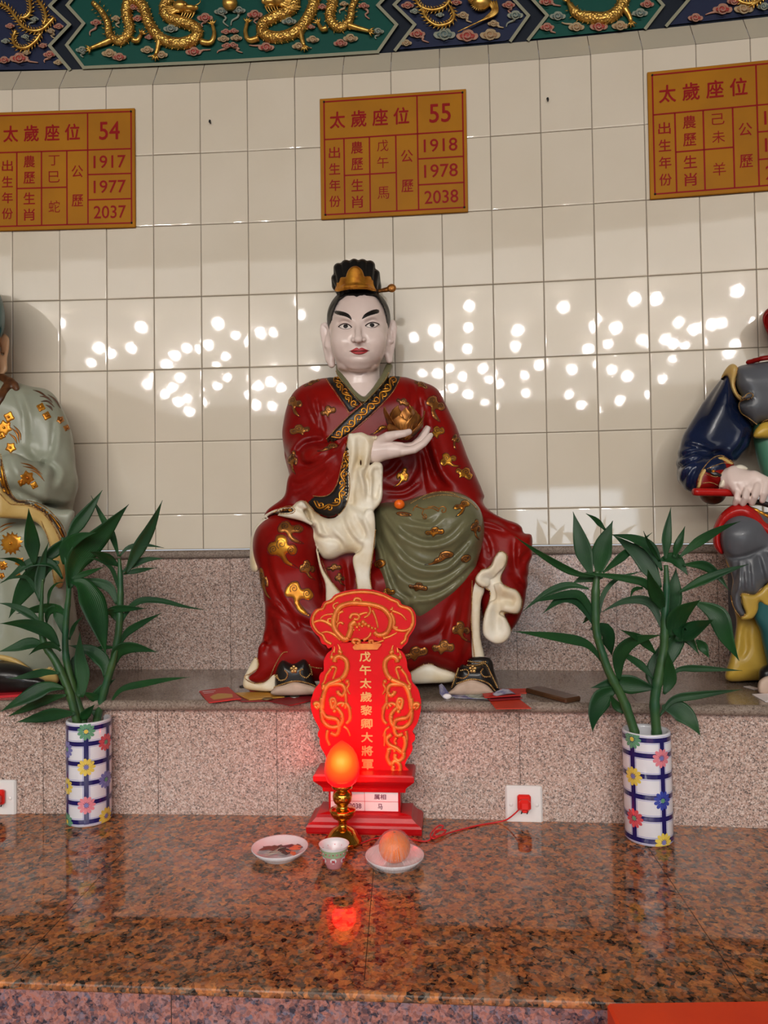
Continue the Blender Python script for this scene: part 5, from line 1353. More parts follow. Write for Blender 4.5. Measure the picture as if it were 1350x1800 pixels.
sleeve = v.build('navy_sleeve', M_BLUE, sr)
v = Vol((2880 - 1345, 640, -100), (2880 - 1180, 880, 100), 5.0, YR)
v.slab(mr(R3((520,660),(440,770),(330,970),(240,1160),(160,1240),(110,1330),(92,1450),(115,1560),(225,1645),(270,1610),(300,1490),(400,1370),(560,1390),(640,1310),(700,1235),(715,1080),(630,970),(580,800))), 15, 44, 34)
v.build('navy_sleeve', M_BLUE, sr)
v = Vol((1255, 630, -60), (1305, 720, 100), 2.4, YR)
v.slab(R3((455,700),(480,640),(520,585),(560,565),(597,590),(595,650),(575,730),(600,810),(650,850),(630,880),(590,850),(550,790),(535,740),(515,665),(480,680)), lambda X, Y: 28 - 0.9 * np.clip(X - 1268, 0, 40), 26, 10, 2)
pad = v.build('shoulder_lining', M_OCHRE, sr)
v = Vol((1222, 800, -110), (1320, 862, 20), 2.0, YR)
v.chain([*[(x, y, d) for (x, y), d in zip(R3((330,1520),(430,1490)), (-26, -44))]], [24,23], 2, flat=1.0)
v.slab(R3((262,1610),(285,1490),(330,1420),(400,1355),(480,1340),(570,1400),(540,1440),(500,1500),(450,1590),(400,1600)), -34, 24, 10, 4)
cuff = v.build('red_cuff', M_RED, sr)
v = Vol((1260, 808, -110), (1330, 862, 0), 1.8, YR)
v.slab(R3((440,1590),(480,1500),(540,1440),(620,1405),(690,1440),(640,1460),(560,1500),(520,1560),(480,1600)), -52, 22, 9, 3)
v.build('cuff_lining', M_CREAM, sr)
cb_ = bvh_of([cuff])
inlay('cuff_rim', R3((262,1605),(285,1490),(330,1420),(400,1352),(480,1338),(570,1400),(550,1410),(470,1368),(410,1385),(350,1440),(310,1510),(290,1600)), M_OCHRE, cuff, cb_, 1.6)
inlay('cuff_panel', R3((335,1460),(350,1435),(480,1490),(460,1512),(400,1505)), M_BLACK, cuff, cb_, 1.6)
inlay('cuff_panel', R3((440,1570),(470,1490),(550,1405),(590,1420),(520,1480),(470,1570)), M_BLACK, cuff, cb_, 1.6)
mb = MB(); h = cast(cb_, *R3((397,1463))[0])
if h: mb.ball(h[0], 0.005, 10, 6)
mb.build('cuff_stud', M_GOLD, cuff)
for q in (((350,1440),(470,1395),(540,1400)), ((310,1560),(380,1555),(430,1575)), ((330,1480),(400,1505),(440,1500),(500,1440)), ((265,1600),(285,1490),(330,1418),(400,1350),(480,1335),(570,1398))):
    mb = MB(); beads_on(mb, bvh_of([cuff, sleeve]), R3(*q), 0.0015, 2.2); mb.build('beaded_hem', M_BEAD, cuff)
# hand over the knee
v = Vol((1266, 812, -130), (1420, 895, -10), 1.7, YR)
v.chain([(1276,845,-52),(1292,840,-62)], [20,22], 3, flat=.9)
v.ell((1312,852,-70), (34,26,22), 8)
for a, b, c_, r in (((1300,862,-82),(1296,876,-88),(1293,884,-80),8),((1316,858,-88),(1310,874,-96),(1306,884,-88),8.4),((1332,856,-90),(1326,872,-98),(1322,883,-90),8.4),((1346,850,-88),(1344,866,-94),(1340,879,-88),8)):
    v.chain([a, b, c_], [r, r - .8, r - 1.8], 3)
v.chain([(1326,838,-78),(1350,848,-86),(1372,862,-86)], [11,9,7], 5)
for q in (((520,1590),(545,1640),(560,1700)), ((590,1570),(620,1640),(640,1700)), ((670,1560),(700,1630),(715,1690))): v.brush(R3(*q), 2.2, -2.2, True)
v.build('hand', M_SKIN, sr)
mb = MB(); mb.tube([P(1219.5, 864.5, 1.84), P(1225, 864.7, 1.842), P(1290, 866, 1.85), P(1400, 862, 1.86)], [0.0088, 0.0098, 0.0098, 0.0098], 14); rod = mb.build('red_rod', M_WRAP, sr)
v = Vol((1225, 862, -70), (1286, 892, 30), 1.8, YR); v.ell((1253,868,-20), (24,19,26)); v.build('sleeve_lining', M_BROWN, sr)
# thigh roll, skirt, leg, robe, boot
v = Vol((1245, 875, -150), (1420, 985, 60), 2.8, YR)
v.slab(R4((283,330),(300,270),(345,195),(440,122),(540,113),(640,180),(720,275),(900,330),(900,420),(720,372),(620,278),(520,232),(420,255),(362,330),(352,420),(372,505),(345,518),(300,472),(284,420)), lambda X, Y: -40 - 0.35 * np.clip(X - 1255, 0, 60), 36, 15, 4)
v.build('scarlet_roll', M_WRAP, sr)
v = Vol((1260, 900, -150), (1440, 1095, 20), 2.8, YR)
v.ell((1312,945,-55), (44,46,54)); v.chain([(1400,900,20),(1318,940,-50)], [46,44], 20)
v.slab(R4((362,330),(420,255),(520,230),(620,272),(720,360),(900,420),(900,800),(720,742),(650,830),(560,838),(512,836),(520,930),(545,985),(505,1012),(445,940),(428,830),(440,700),(390,545),(365,470)), lambda X, Y: -58 - 8 * np.clip((Y - 980) / 60, 0, 1), 40, 26, 12)
v.brush(R4((380,500),(430,540),(540,530),(640,490),(720,455)), 3.5, -5, True)
for q in (((480,560),(470,700),(455,840)), ((560,545),(570,680),(580,800)), ((640,520),(670,640),(690,740)), ((520,560),(520,700),(520,800)), ((690,500),(720,560),(760,640))): fold(v, R4(*q), 4, 4.5, 1, 0)
skirt = v.build('grey_skirt', M_GREY, sr)
v = Vol((1270, 930, -150), (1480, 1205, 70), 3.0, YR)
v.slab(R4((385,555),(440,700),(428,830),(450,950),(470,1050),(445,1230),(412,1350),(390,1510),(640,1512),(1100,1512),(1100,900),(720,700),(500,560)), 5, 58, 20)
v.slab(R4((505,838),(520,820),(600,835),(660,800),(720,745),(900,700),(900,920),(720,930),(650,880),(640,960),(590,1030),(520,1035),(500,1012),(545,985),(522,930)), -84, 14, 7, 2)
v.brush(R4((560,1050),(540,1150),(540,1260),(500,1340)), 7, -8, True)
yel = v.build('yellow_robe', M_YEL, sr)
v = Vol((1318, 1040, -140), (1440, 1210, 0), 3.2, YR)
v.chain([(1352,1060,-70),(1362,1120,-66),(1378,1190,-66)], [26,24,24], 2); v.slab(R4((640,880),(760,900),(800,1200),(700,1140),(610,1020)), -66, 24, 16, 6)
v.build('teal_trouser', M_TEAL, sr)
v = Vol((1325, 1160, -150), (1450, 1222, -20), 2.0, YR)
v.slab(R4((645,1500),(650,1430),(690,1395),(740,1385),(900,1400),(960,1500),(900,1560),(680,1560)), -76, 30, 20)
bt = v.build('boot', M_BLACK, sr)
v = Vol((1325, 1180, -150), (1450, 1226, -20), 1.8, YR); v.slab(R4((642,1600),(642,1530),(680,1490),(740,1470),(860,1480),(900,1590),(800,1622),(680,1622)), -84, 28, 10); v.build('sole', M_SOLE, bt)
mb = MB(); zt = 1.0
mb.box((PC(1276, 1000, RISE2).x, 1.985, Z_LEDGE), (PC(1276, 1000, RISE2).x + 0.5, 2.06, Z_LEDGE + 0.30), 0.006); mb.build('plinth', M_GREY, sr, smooth=False)
ab = bvh_of([armor, pad, sleeve, skirt, yel])
for q in (((597,590),(595,650),(572,740),(600,820),(640,850),(690,815),(722,820),(718,845),(650,868),(615,900),(630,970),(700,1020),(765,1075)), ((765,1075),(820,1040),(853,1030)), ((735,1185),(800,1190),(853,1188))):
    mb = MB(); beads_on(mb, ab, R3(*q), 0.0019, 2.4); mb.build('beaded_hem', M_BEAD, armor)
for q in (((430,845),(450,930),(505,1008),(540,985),(510,900),(508,838),(530,822),(610,832),(660,790),(720,740)),):
    mb = MB(); beads_on(mb, ab, R4(*q), 0.0019, 2.4); mb.build('beaded_hem', M_BEAD, skirt)
v = Vol((1308, 620, -60), (1580, 690, 90), 3.2, YR)
v.chain([(1315,637,0),(1340,630,-20),(1380,624,-30),(1440,622,-34),(1500,624,-30),(1565,637,0)], 5, 2); v.build('red_collar', M_RED, sr)
v = Vol((1370, 520, -60), (1510, 660, 110), 4.0, YR); v.ell((1440,575,30), (50,64,62)); v.chain([(1440,620,30),(1440,655,30)], 38, 10); v.build('head', M_SKIN, sr)
v = Vol((1325, 480, -40), (1400, 630, 110), 2.4, YR)
v.slab(R3((805,200),(815,150),(853,105),(960,60),(1000,300),(900,420),(853,335),(822,260)), 40, 30, 12); v.slab(R3((828,230),(835,170),(870,140),(930,130),(940,300),(870,300)), 5, 16, 6, 2, sub=True)
v.build('red_helmet_flap', M_RED, sr)
v = Vol((1390, 470, -40), (1495, 560, 110), 4.5, YR); v.ell((1440,545,36), (54,70,68)); v.slab([(1400,560),(1480,560),(1480,640),(1400,640)], -40, 60, 4, 0, sub=True); v.build('helmet', M_WRAP, sr)
mb = MB()
for k in range(8):
    o = k * 9; mb.tube([P(1318 + o * .8, 893 + o * .35, 1.845 - .0002 * k), P(1330 + o * .9, 897 + o * .5, 1.838), P(1345 + o, 909 + o * .4, 1.842)], 0.0046, 8)
mb.build('gold_tassel', M_GOLD, sr)
mb = MB(); mb.tube([P(1296,893,1.85), P(1310,884,1.835), P(1330,882,1.83), P(1360,890,1.83), P(1400,900,1.84)], [0.004,0.006,0.007,0.007,0.006], 10); mb.build('black_cord', M_BLACK, sr)
# ================================================================== THE RED TABLET
M_TAB = mat('red_tablet_paint', srgb(214, 4, 16), 0.45, Specular_IOR_Level=0.2)
M_TABB = mat('red_base_paint', srgb(176, 8, 16), 0.32, Specular_IOR_Level=0.35)
M_TABG = goldleaf('lamp_tinted_gilt_carving', srgb(232, 140, 60), srgb(206, 100, 40), 0.42, 0.35, 50)  # gilt with the red lamp light's orange tint put into its colour
M_TABL = mat('gilt_lettering', srgb(226, 176, 104), 0.4, 0.4)
M_PAPER = mat('white_paper', srgb(236, 226, 226), 0.6); M_PAPINK = mat('paper_print', srgb(120, 60, 84), 0.6); M_PAPRED = mat('paper_red_rule', srgb(206, 40, 60), 0.6)
pb = PZ(639, 1468, Z_COUNTER); KT = pb.y / FPX                 # metres per picture pixel at the tablet
nT = Vector((-0.088, -1, 0)).normalized(); eT = Vector((-nT.y, nT.x, 0))
def MT(off=0.0, tilt=0.0):
    """frame of the tablet: origin at the middle of its foot; x right, y up, z forward"""
    up = (Vector((0, 0, 1)) * math.cos(tilt) - nT * math.sin(tilt)); fw = up.cross(-eT).normalized() * 1.0
    fw = (nT * math.cos(tilt) + Vector((0, 0, 1)) * math.sin(tilt)); o = pb + nT * off
    return Matrix(((eT.x, up.x, fw.x, o.x), (eT.y, up.y, fw.y, o.y), (eT.z, up.z, fw.z, o.z), (0, 0, 0, 1)))
tab = thing('memorial_tablet', pb - nT * 0.05, 'red carved tablet with gilt dragons and lettering, in front of the middle statue', 'memorial tablet')
M0 = MT()
def square_lathe(mb, prof, M, mi=0, back=0.0):
    V = []; Fc = []
    for hw, d, z in prof:
        V += [M @ Vector(p) for p in ((-hw, z, -0.05 * 0 + d - 0.052), (hw, z, d - 0.052), (hw, z, -d - 0.052), (-hw, z, -d - 0.052))]
    n = len(prof)
    for i in range(n - 1):
        Fc += [[i * 4 + k, i * 4 + (k + 1) % 4, (i + 1) * 4 + (k + 1) % 4, (i + 1) * 4 + k] for k in range(4)]
    Fc += [[3, 2, 1, 0], [(n - 1) * 4 + k for k in range(4)]]
    mb.add(V, Fc, mi)
k_ = KT
mb = MB()
square_lathe(mb, [(100*k_, .050, 0), (101.5*k_, .051, 3*k_), (101.5*k_, .051, 11*k_), (99*k_, .049, 15*k_), (92*k_, .045, 19*k_), (85*k_, .041, 26*k_), (83*k_, .040, 31*k_), (66*k_, .030, 33*k_)], M0)
square_lathe(mb, [(63.5*k_, .028, 32*k_), (63.5*k_, .028, 70*k_)], M0)
square_lathe(mb, [(73*k_, .033, 69*k_), (74*k_, .034, 76*k_), (78*k_, .036, 80*k_), (84*k_, .040, 85*k_), (87*k_, .043, 88*k_), (89*k_, .044, 90*k_), (89*k_, .044, 98*k_), (86*k_, .042, 101*k_)], M0)
mb.build('base', M_TABB, tab, smooth=False)
mb = MB(); mb.add([M0 @ Vector(p) for p in ((-60.5*k_, 34.5*k_, -.0236), (60.5*k_, 34.5*k_, -.0236), (60.5*k_, 68.5*k_, -.0236), (-60.5*k_, 68.5*k_, -.0236))], [[0, 1, 2, 3]], 0)
for x0, y0, x1, y1 in ((-60.5, 51.2, 60.5, 52), (0.2, 34.5, 1, 68.5), (-60.5, 34.5, 60.5, 35.2), (-60.5, 67.8, 60.5, 68.5), (-60.5, 34.5, -59.8, 68.5), (59.8, 34.5, 60.5, 68.5)):
    mb.add([M0 @ Vector(p) for p in ((x0*k_, y0*k_, -.0233), (x1*k_, y0*k_, -.0233), (x1*k_, y1*k_, -.0233), (x0*k_, y1*k_, -.0233))], [[0, 1, 2, 3]], 2)
for s, x, y, w, h in (('属相', 28, 60, 21, 9), ('马', 28, 43, 8, 9.5), ('2038', -16, 43.5, 21, 8.5), ('年', -32, 60, 9, 9)):
    put_text(mb, s, .02, M0 @ Matrix.Translation((x*k_, y*k_, -.0231)), (w*k_, h*k_), 1, 0, 0.0003)
mb.build('paper_label', [M_PAPER, M_PAPINK, M_PAPRED], tab, smooth=False)
T6 = lambda pts: [((530 + a / 5.87 - 640), (1468 - (1240 + b / 5.87))) for a, b in pts]
T5 = lambda pts: [((530 + a / 5.87 - 640), (1468 - (1040 + b / 5.87))) for a, b in pts]
TILT = 0.035
MB_ = MT(-0.052, TILT)
tk = lambda pts: [(a * k_, b * k_) for a, b in pts]
bodyp = tk(T6([(300,770),(250,690),(222,600),(180,530),(162,470),(165,430),(142,400),(150,350),(165,335),(100,210),(68,100),(72,0)]) + T5([(72,1200),(110,1090),(165,1020),(160,965),(180,915),(212,890),(212,790),(250,710),(300,670),(360,600),(940,590),(1010,665),(1060,700),(1095,780),(1105,870),(1140,930),(1152,1005),(1215,1090),(1242,1200)])
       + T6([(1242,0),(1240,120),(1205,250),(1150,345),(1175,390),(1170,440),(1140,470),(1148,530),(1125,580),(1085,640),(1062,700),(1050,770)]))
headp = tk(T5([(270,655),(240,620),(190,600),(172,540),(130,500),(85,440),(66,370),(85,295),(130,240),(186,222),(215,165),(290,135),(340,85),(450,48),(600,28),(750,38),(880,78),(960,122),(1028,150),(1056,195),(1150,228),(1196,295),(1200,400),(1170,470),(1125,535),(1110,590),(1060,640),(1030,660),(900,600),(640,560),(380,600)]))
sm = lambda p: resample(smooth_line(p, 3, True) + [smooth_line(p, 3, True)[0]], 0.0028)[:-1].tolist()
mb = MB(); extrude_poly(mb, MB_, sm(bodyp), -0.004, 0.008); extrude_poly(mb, MB_, sm(headp), -0.004, 0.0115)
mb.build('board', M_TAB, tab, smooth=False)
def t_tube(mb, pts, r, z, smooth=True, n=8, taper=0.0, flatk=0.6):
    q = resample(smooth_line(pts, 6) if smooth else pts, 2.0); N = len(q)
    V = [MB_ @ Vector((a * k_, b * k_, z)) for a, b in q]; fwv = (MB_.to_3x3() @ Vector((0, 0, 1)))
    if r >= 3.3:
        tg = np.gradient(q, axis=0); tg /= np.linalg.norm(tg, axis=1)[:, None] + 1e-9
        for i in range(1, N - 1, 2):
            a, b = q[i]; nx, ny = -tg[i, 1] * r * 1.3, tg[i, 0] * r * 1.3; zt = z + r * k_ * 1.25
            mb.tube([MB_ @ Vector(((a + nx) * k_, (b + ny) * k_, z + r * k_ * .4)), MB_ @ Vector((a * k_, b * k_, zt)), MB_ @ Vector(((a - nx) * k_, (b - ny) * k_, z + r * k_ * .4))], .42 * k_, 4)
    mb.tube(V, [1.3 * r * k_ * (1 - taper * i / max(1, N - 1)) for i in range(N)], n)
ZH = 0.0115
# gilt rim of the head
c0 = np.mean(T5([(640, 340)]), 0)
rim = [(c0[0] + (a - c0[0]) * 0.945, c0[1] + (b - c0[1]) * 0.90) for a, b in T5([(280,640),(215,600),(180,535),(130,500),(85,440),(66,370),(85,295),(130,240),(186,222),(215,165),(290,135),(340,85),(450,48),(600,28),(750,38),(880,78),(960,122),(1028,150),(1056,195),(1150,228),(1196,295),(1200,400),(1170,470),(1125,535),(1110,590),(1060,640)])]
mb = MB(); t_tube(mb, rim, 2.4, ZH); mb.build('gilt_rim', M_TABG, tab)
mb = MB()
for ln, r, tp in ((((480,540),(440,560),(370,500),(330,430),(330,330),(390,220),(500,180),(600,180),(740,195),(860,240),(930,330),(930,420),(880,500),(800,515),(760,480)), 4.4, .2), (((330,430),(270,390),(200,360),(130,370),(90,400)), 3.2, .5), (((400,560),(330,510),(260,480),(190,490)), 3, .6), (((480,540),(510,450),(510,410),(560,370)), 4.4, 0),
                  (((560,190),(545,150),(570,125),(610,135),(620,160),(590,170)), 2.6, .3), (((700,200),(720,260),(690,310),(650,330)), 2.4, .3), (((740,250),(770,320),(790,390),(800,440)), 2.2, .4), (((930,280),(960,330),(970,390),(960,430),(1000,460),(1080,470),(1140,440),(1160,390)), 3.0, .4), (((950,260),(1010,280),(1060,310),(1100,360)), 2.2, .4), (((980,390),(960,400),(970,430),(1010,440)), 2.4, 0),
                  (((930,250),(955,240),(950,220)), 2.2, .4), (((430,400),(400,380),(370,400),(360,450),(380,470)), 2.2, .4), (((430,260),(380,290),(370,360),(340,390)), 2.2, .4), (((320,290),(240,300),(190,330),(185,360)), 1.8, .5), (((350,250),(320,210),(340,180),(380,170)), 2.2, .4), (((380,230),(410,190),(440,180)), 1.8, .5),
                  (((500,340),(520,300),(570,295),(600,320),(580,350),(540,340)), 2.8, .2), (((600,300),(660,280),(690,280)), 2.2, .4), (((640,570),(690,540),(720,500),(710,490)), 2.4, .3), (((560,600),(530,590),(540,560),(590,565),(600,595),(570,605)), 2.6, 0), (((720,600),(700,580),(740,570),(745,600),(800,590),(860,570)), 2.2, .4), (((850,550),(920,530),(1000,490)), 2.2, .5), (((280,400),(260,350),(300,340),(320,370)), 1.8, .3)):
    t_tube(mb, T5(ln), r, ZH, True, 8, tp)
for a, b, r in ((600,400,5),(640,380,6),(665,400,5.4),(700,420,5),(735,440,4),(575,430,4),(630,420,4),(560,400,4),(770,450,3.4),(600,460,2.6),(540,460,2.8)):
    p = T5([(a, b)])[0]; q = MB_ @ Vector((p[0] * k_, p[1] * k_, ZH)); mb.ball(q, r * k_ * .8, 8, 5)
extrude_poly(mb, MB_, tk(T5([(525,640),(560,605),(820,600),(835,610),(790,665),(545,668)])), 0.009, 0.0150)
mb.build('head_dragon', M_TABG, tab)
for sgn in (-1, 1):
    mb = MB()
    mirror = (lambda pts: pts) if sgn < 0 else (lambda pts: [(3.2 * 2 - a, b) for a, b in pts])
    L5 = lambda *p: mirror(T5(p)); L6 = lambda *p: mirror(T6(p)); ZB = 0.008
    for ln, r, tp in ((L5((330,800),(340,760),(390,740),(450,780),(465,850),(440,930),(400,980)), 3.8, 0), (L5((400,980),(330,1010),(260,1040),(220,1110),(200,1200),(190,1290)), 3.6, 0), (L5((250,1040),(330,1030),(410,1040),(440,1100),(410,1150),(370,1130),(360,1100)), 3.6, .2),
                      (L6((190,0),(185,120),(230,200),(300,215),(360,240),(370,330),(340,390),(280,370)), 3.6, .2), (L6((185,140),(200,240),(260,300),(330,310),(390,280),(410,200),(380,140),(340,100)), 3.4, .2), (L5((290,860),(320,850),(345,870),(330,920),(310,980)), 2.4, .3),
                      (L5((290,870),(270,900),(240,940),(220,1000),(190,1040)), 2.2, .3), (L5((200,1040),(215,1070),(190,1080)), 3.2, 0), (L5((440,1130),(450,1200),(440,1290)), 2.6, .2), (L6((440,50),(480,110),(490,220),(450,270)), 3.0, .2), (L6((400,90),(450,60),(500,120)), 2.4, .3), (L6((250,340),(240,420),(270,500)), 2.6, .2),
                      (L5((300,1290),(280,1200),(320,1180),(340,1240),(330,1290)), 2.6, .1), (L5((350,1250),(390,1230),(440,1240)), 2.8, .3), (L6((110,80),(120,60),(150,60),(165,90),(140,100)), 3.2, 0), (L5((150,1290),(120,1270),(110,1240)), 2.6, .2), (L5((320,700),(330,650),(320,630)), 2.2, .8), (L5((390,690),(380,640),(355,600)), 2.4, .8), (L5((290,760),(300,710),(310,690)), 1.8, .6),
                      (L5((470,990),(480,1040),(460,1080),(490,1140)), 2.0, .3), (L6((300,120),(330,60),(320,20)), 2.6, .2), (L6((420,300),(460,330),(490,400)), 2.0, .4)):
        t_tube(mb, ln, r, ZB, True, 8, tp)
    if sgn > 0:
        for ln, r, tp in ((((1060,390),(1075,470),(1040,560),(980,520),(900,480),(880,420),(930,380)), 3.4, .1), (((980,410),(960,450),(980,480)), 2.6, .2), (((900,540),(880,620),(920,690),(960,650),(1010,690),(1010,750),(970,765),(935,740),(950,700)), 3.2, .1), (((1050,560),(1050,610),(1000,650),(960,620),(970,580)), 3.2, .1), (((860,350),(855,430),(850,500)), 1.8, .2), (((880,540),(940,520),(960,560)), 2.6, .2)):
            t_tube(mb, T6(ln), r, ZB, True, 8, tp)
    for a, b in L5((300,750),(385,690),(465,1005),(395,700)):
        mb.ball(MB_ @ Vector((a * k_, b * k_, ZB)), 4.4 * k_, 8, 5)
    for a, b in L6((325,140),(310,40),(400,200)):
        mb.ball(MB_ @ Vector((a * k_, b * k_, ZB)), 4.0 * k_, 8, 5)
    mb.build('side_dragon', M_TABG, tab)
mb = MB()
for i, s in enumerate('戊午太歲黎卿大將軍'):
    y = 1468 - (1166.5 + i * 23.9); put_text(mb, s, .03, MB_ @ Matrix.Translation((1.8 * k_ + i * 0.35 * k_, y * k_, 0.0086)), (20 * k_, 17 * k_), 0, 0.0006, 0.0007)
mb.build('gilt_lettering', M_TABL, tab, smooth=False)

# ================================================================== LOTUS-BUD LAMP, CUP, DISHES
M_BRASS = mat('polished_gilt_metal', srgb(214, 150, 60), 0.12, 1.0)
t = NT(M_BRASS); t.bump(t.noise(t.coord('Object'), 60, 3), 0.15, 0.002)
M_BULB = bpy.data.materials.new('glowing_bud_shade'); M_BULB.use_nodes = True
nt = M_BULB.node_tree; nt.nodes.clear(); o_ = nt.nodes.new('ShaderNodeOutputMaterial'); em = nt.nodes.new('ShaderNodeEmission'); tr = nt.nodes.new('ShaderNodeBsdfTransparent'); mx_ = nt.nodes.new('ShaderNodeMixShader')
gl = nt.nodes.new('ShaderNodeBsdfPrincipled'); ad = nt.nodes.new('ShaderNodeAddShader'); tc = nt.nodes.new('ShaderNodeTexCoord'); vm = nt.nodes.new('ShaderNodeVectorMath'); vm.operation = 'DISTANCE'; cr_ = nt.nodes.new('ShaderNodeValToRGB')
lamp_c = PZ(603, 1481, Z_COUNTER); KL = lamp_c.y / FPX
vm.inputs[1].default_value = tuple(lamp_c + Vector((0, -24 * KL, 147 * KL)))      # where the filament sits behind the thin shade
nt.links.new(tc.outputs['Object'], vm.inputs[0]); mlt = nt.nodes.new('ShaderNodeMath'); mlt.operation = 'MULTIPLY'; mlt.inputs[1].default_value = 1 / (46 * KL)
nt.links.new(vm.outputs['Value'], mlt.inputs[0]); nt.links.new(mlt.outputs[0], cr_.inputs[0]); e_ = cr_.color_ramp
e_.elements[0].position = 0.05; e_.elements[0].color = (1.0, 0.30, 0.022, 1); e_.elements[1].position = 0.85; e_.elements[1].color = (0.9, 0.004, 0.006, 1)
ne = e_.elements.new(0.45); ne.color = (1.0, 0.075, 0.005, 1)
nt.links.new(cr_.outputs[0], em.inputs[0]); em.inputs[1].default_value = 2.2
gl.inputs['Base Color'].default_value = (0.3, 0.01, 0.01, 1); gl.inputs['Roughness'].default_value = 0.25
nt.links.new(em.outputs[0], ad.inputs[0]); nt.links.new(gl.outputs[0], ad.inputs[1]); gl.inputs['Specular IOR Level'].default_value = 0.15; tr.inputs[0].default_value = (1.0, 0.06, 0.05, 1)
mx_.inputs[0].default_value = 0.72; nt.links.new(tr.outputs[0], mx_.inputs[1]); nt.links.new(ad.outputs[0], mx_.inputs[2]); nt.links.new(mx_.outputs[0], o_.inputs[0])
lamp = thing('lotus_lamp', lamp_c, 'lit lotus-bud lamp with orange-red shade on a gilt baluster stem', 'lamp')
mb = MB(); mb.lathe([(a * KL, b * KL) for a, b in ((0, 97), (8, 97), (12, 98.5), (20, 101), (26, 107), (29.5, 116), (30.5, 127), (29.5, 138), (26, 150), (20, 161), (13, 168), (6, 173), (1.5, 176), (0, 176.6))], lamp_c, 32)
sh = mb.build('lamp_shade', M_BULB, lamp)
mb = MB(); mb.lathe([(a * KL, b * KL) for a, b in ((0, 0), (32, 0), (33, 2), (33, 5), (31, 8), (27, 12), (25, 16), (19, 23), (12, 27), (8, 29), (7.5, 35), (9, 38), (12, 41), (17, 44), (21.5, 50), (23, 56), (22, 58), (16, 58.5), (12, 60), (9.5, 63), (10, 66), (14, 69), (16.5, 74), (17.2, 80), (16, 86), (12, 89), (10, 91), (9.5, 93))], lamp_c, 40)
mb.build('stem', M_BRASS, lamp)
mb = MB(); mb.lathe([(a * KL, b * KL) for a, b in ((9.5, 92), (14, 93.5), (18, 95), (19, 98), (19, 105), (18, 107), (12, 107))], lamp_c, 32); mb.build('cup_ring', M_BRASS, lamp)
ld = bpy.data.lights.new('lotus_lamp_bulb', 'POINT'); ld.energy = 2.3; ld.color = (1.0, 0.07, 0.06); ld.shadow_soft_size = 0.026
lo = bpy.data.objects.new('lotus_lamp_bulb', ld); lo.location = lamp_c + Vector((0, 0, 128 * KL)); COL.objects.link(lo)
M_CORD = mat('red_cord', srgb(206, 30, 34), 0.4); M_PLUG = mat('red_plug', srgb(226, 40, 34), 0.3)
zc = Z_COUNTER + 0.0016
cpts = [PZ(632, 1484, zc), PZ(660, 1474, zc), PZ(700, 1472, zc), PZ(745, 1479, zc), PZ(758, 1474, zc + .002), PZ(764, 1466, zc + .004), PZ(775, 1458, zc + .006), PZ(779, 1452, zc + .008), PZ(770, 1452, zc + .009), PZ(757, 1466, zc + .006), PZ(762, 1474, zc + .004), PZ(778, 1466, zc + .002), PZ(783, 1459, zc + .005), PZ(765, 1461, zc + .008), PZ(768, 1470, zc + .005), PZ(800, 1461, zc + .001), PZ(840, 1451, zc), PZ(872, 1445.5, zc)]
pl = PC(921, 1404, RISE1, 0.012)
q = smooth_line([tuple(p) for p in cpts] + [tuple(PC(890, 1441, RISE1, 0.022)), tuple(PC(905, 1430, RISE1, 0.03)), tuple(PC(917, 1417, RISE1, 0.034)), tuple(PC(920, 1408, RISE1, 0.03))], 6)
mb = MB(); mb.tube(q, 0.0017, 8); mb.build('cord', M_CORD, lamp)
q = smooth_line([tuple(PZ(628, 1482, zc + .0)), tuple(PZ(650, 1462, zc + .0)), tuple(PZ(690, 1468, zc)), tuple(PZ(735, 1474, zc))], 6)
nR = lambda X: Vector((RISE1[1] + 2 * RISE1[2] * X, -1, 0)).normalized()
def wallM(px, py, off=0.0):
    o = PC(px, py, RISE1, off); n = nR(o.x); ex = Vector((-n.y, n.x, 0))
    return Matrix(((ex.x, 0, n.x, o.x), (ex.y, 0, n.y, o.y), (0, 1, 0, o.z), (0, 0, 0, 1)))
M_WPL = mat('white_plastic', srgb(232, 228, 226), 0.25)
def plug(M, parent=None):
    mb = MB(); mb.box((-.0155, -.019, 0.0), (.0155, .017, .012), .004, M); mb.box((-.013, -.015, .010), (.013, .011, .030), .006, M)
    mb.box((-.006, -.019, .012), (.006, -.010, .026), .002, M)
    return mb.build('plug', M_PLUG, parent, smooth=False)
def socket(px, py, label):
    M = wallM(px, py); r = thing('wall_socket', Vector(M.translation), label, 'socket', 'sockets in the lower granite wall')
    mb = MB(); mb.box((-.043, -.043, -.004), (.043, .043, .009), .004, M); mb.build('face_plate', M_WPL, r, smooth=False)
    for sx in (-1, 1):
        mb = MB(); mb.lathe([(0, .0015), (.0032, .0015), (.0042, .0005), (.0045, 0)], (0, 0, 0), 14); mb.v = [tuple(M @ Vector((a + sx * .030, b + .0, c + .0092))) for a, b, c in mb.v]; mb.build('screw_cap', M_WPL, r)
    mb = MB()
    for dx, sk in ((-.006, .35), (.007, .55)):
        mb.add([M @ Vector(p) for p in ((dx - .0022, -.021, .0094), (dx + .001, -.021, .0094), (dx + .0035, -.014, .0094), (dx + .0005, -.014, .0094))], [[0, 1, 2, 3]])
    mb.build('socket_slot', M_NAIL, r, smooth=False)
    return M
Ms = socket(920.5, 1412.5, 'white wall socket with the lamp cord plugged in, right of the red tablet')
plug(Ms @ Matrix.Translation((0, .009, .009)), lamp)
Ms2 = socket(0.5, 1401, 'white wall socket at the left edge, beside the left vase')
lp = plug(Ms2 @ Matrix.Translation((0.004, .006, .009))); tag(lp, 'red plug in the socket at the left edge', 'plug')

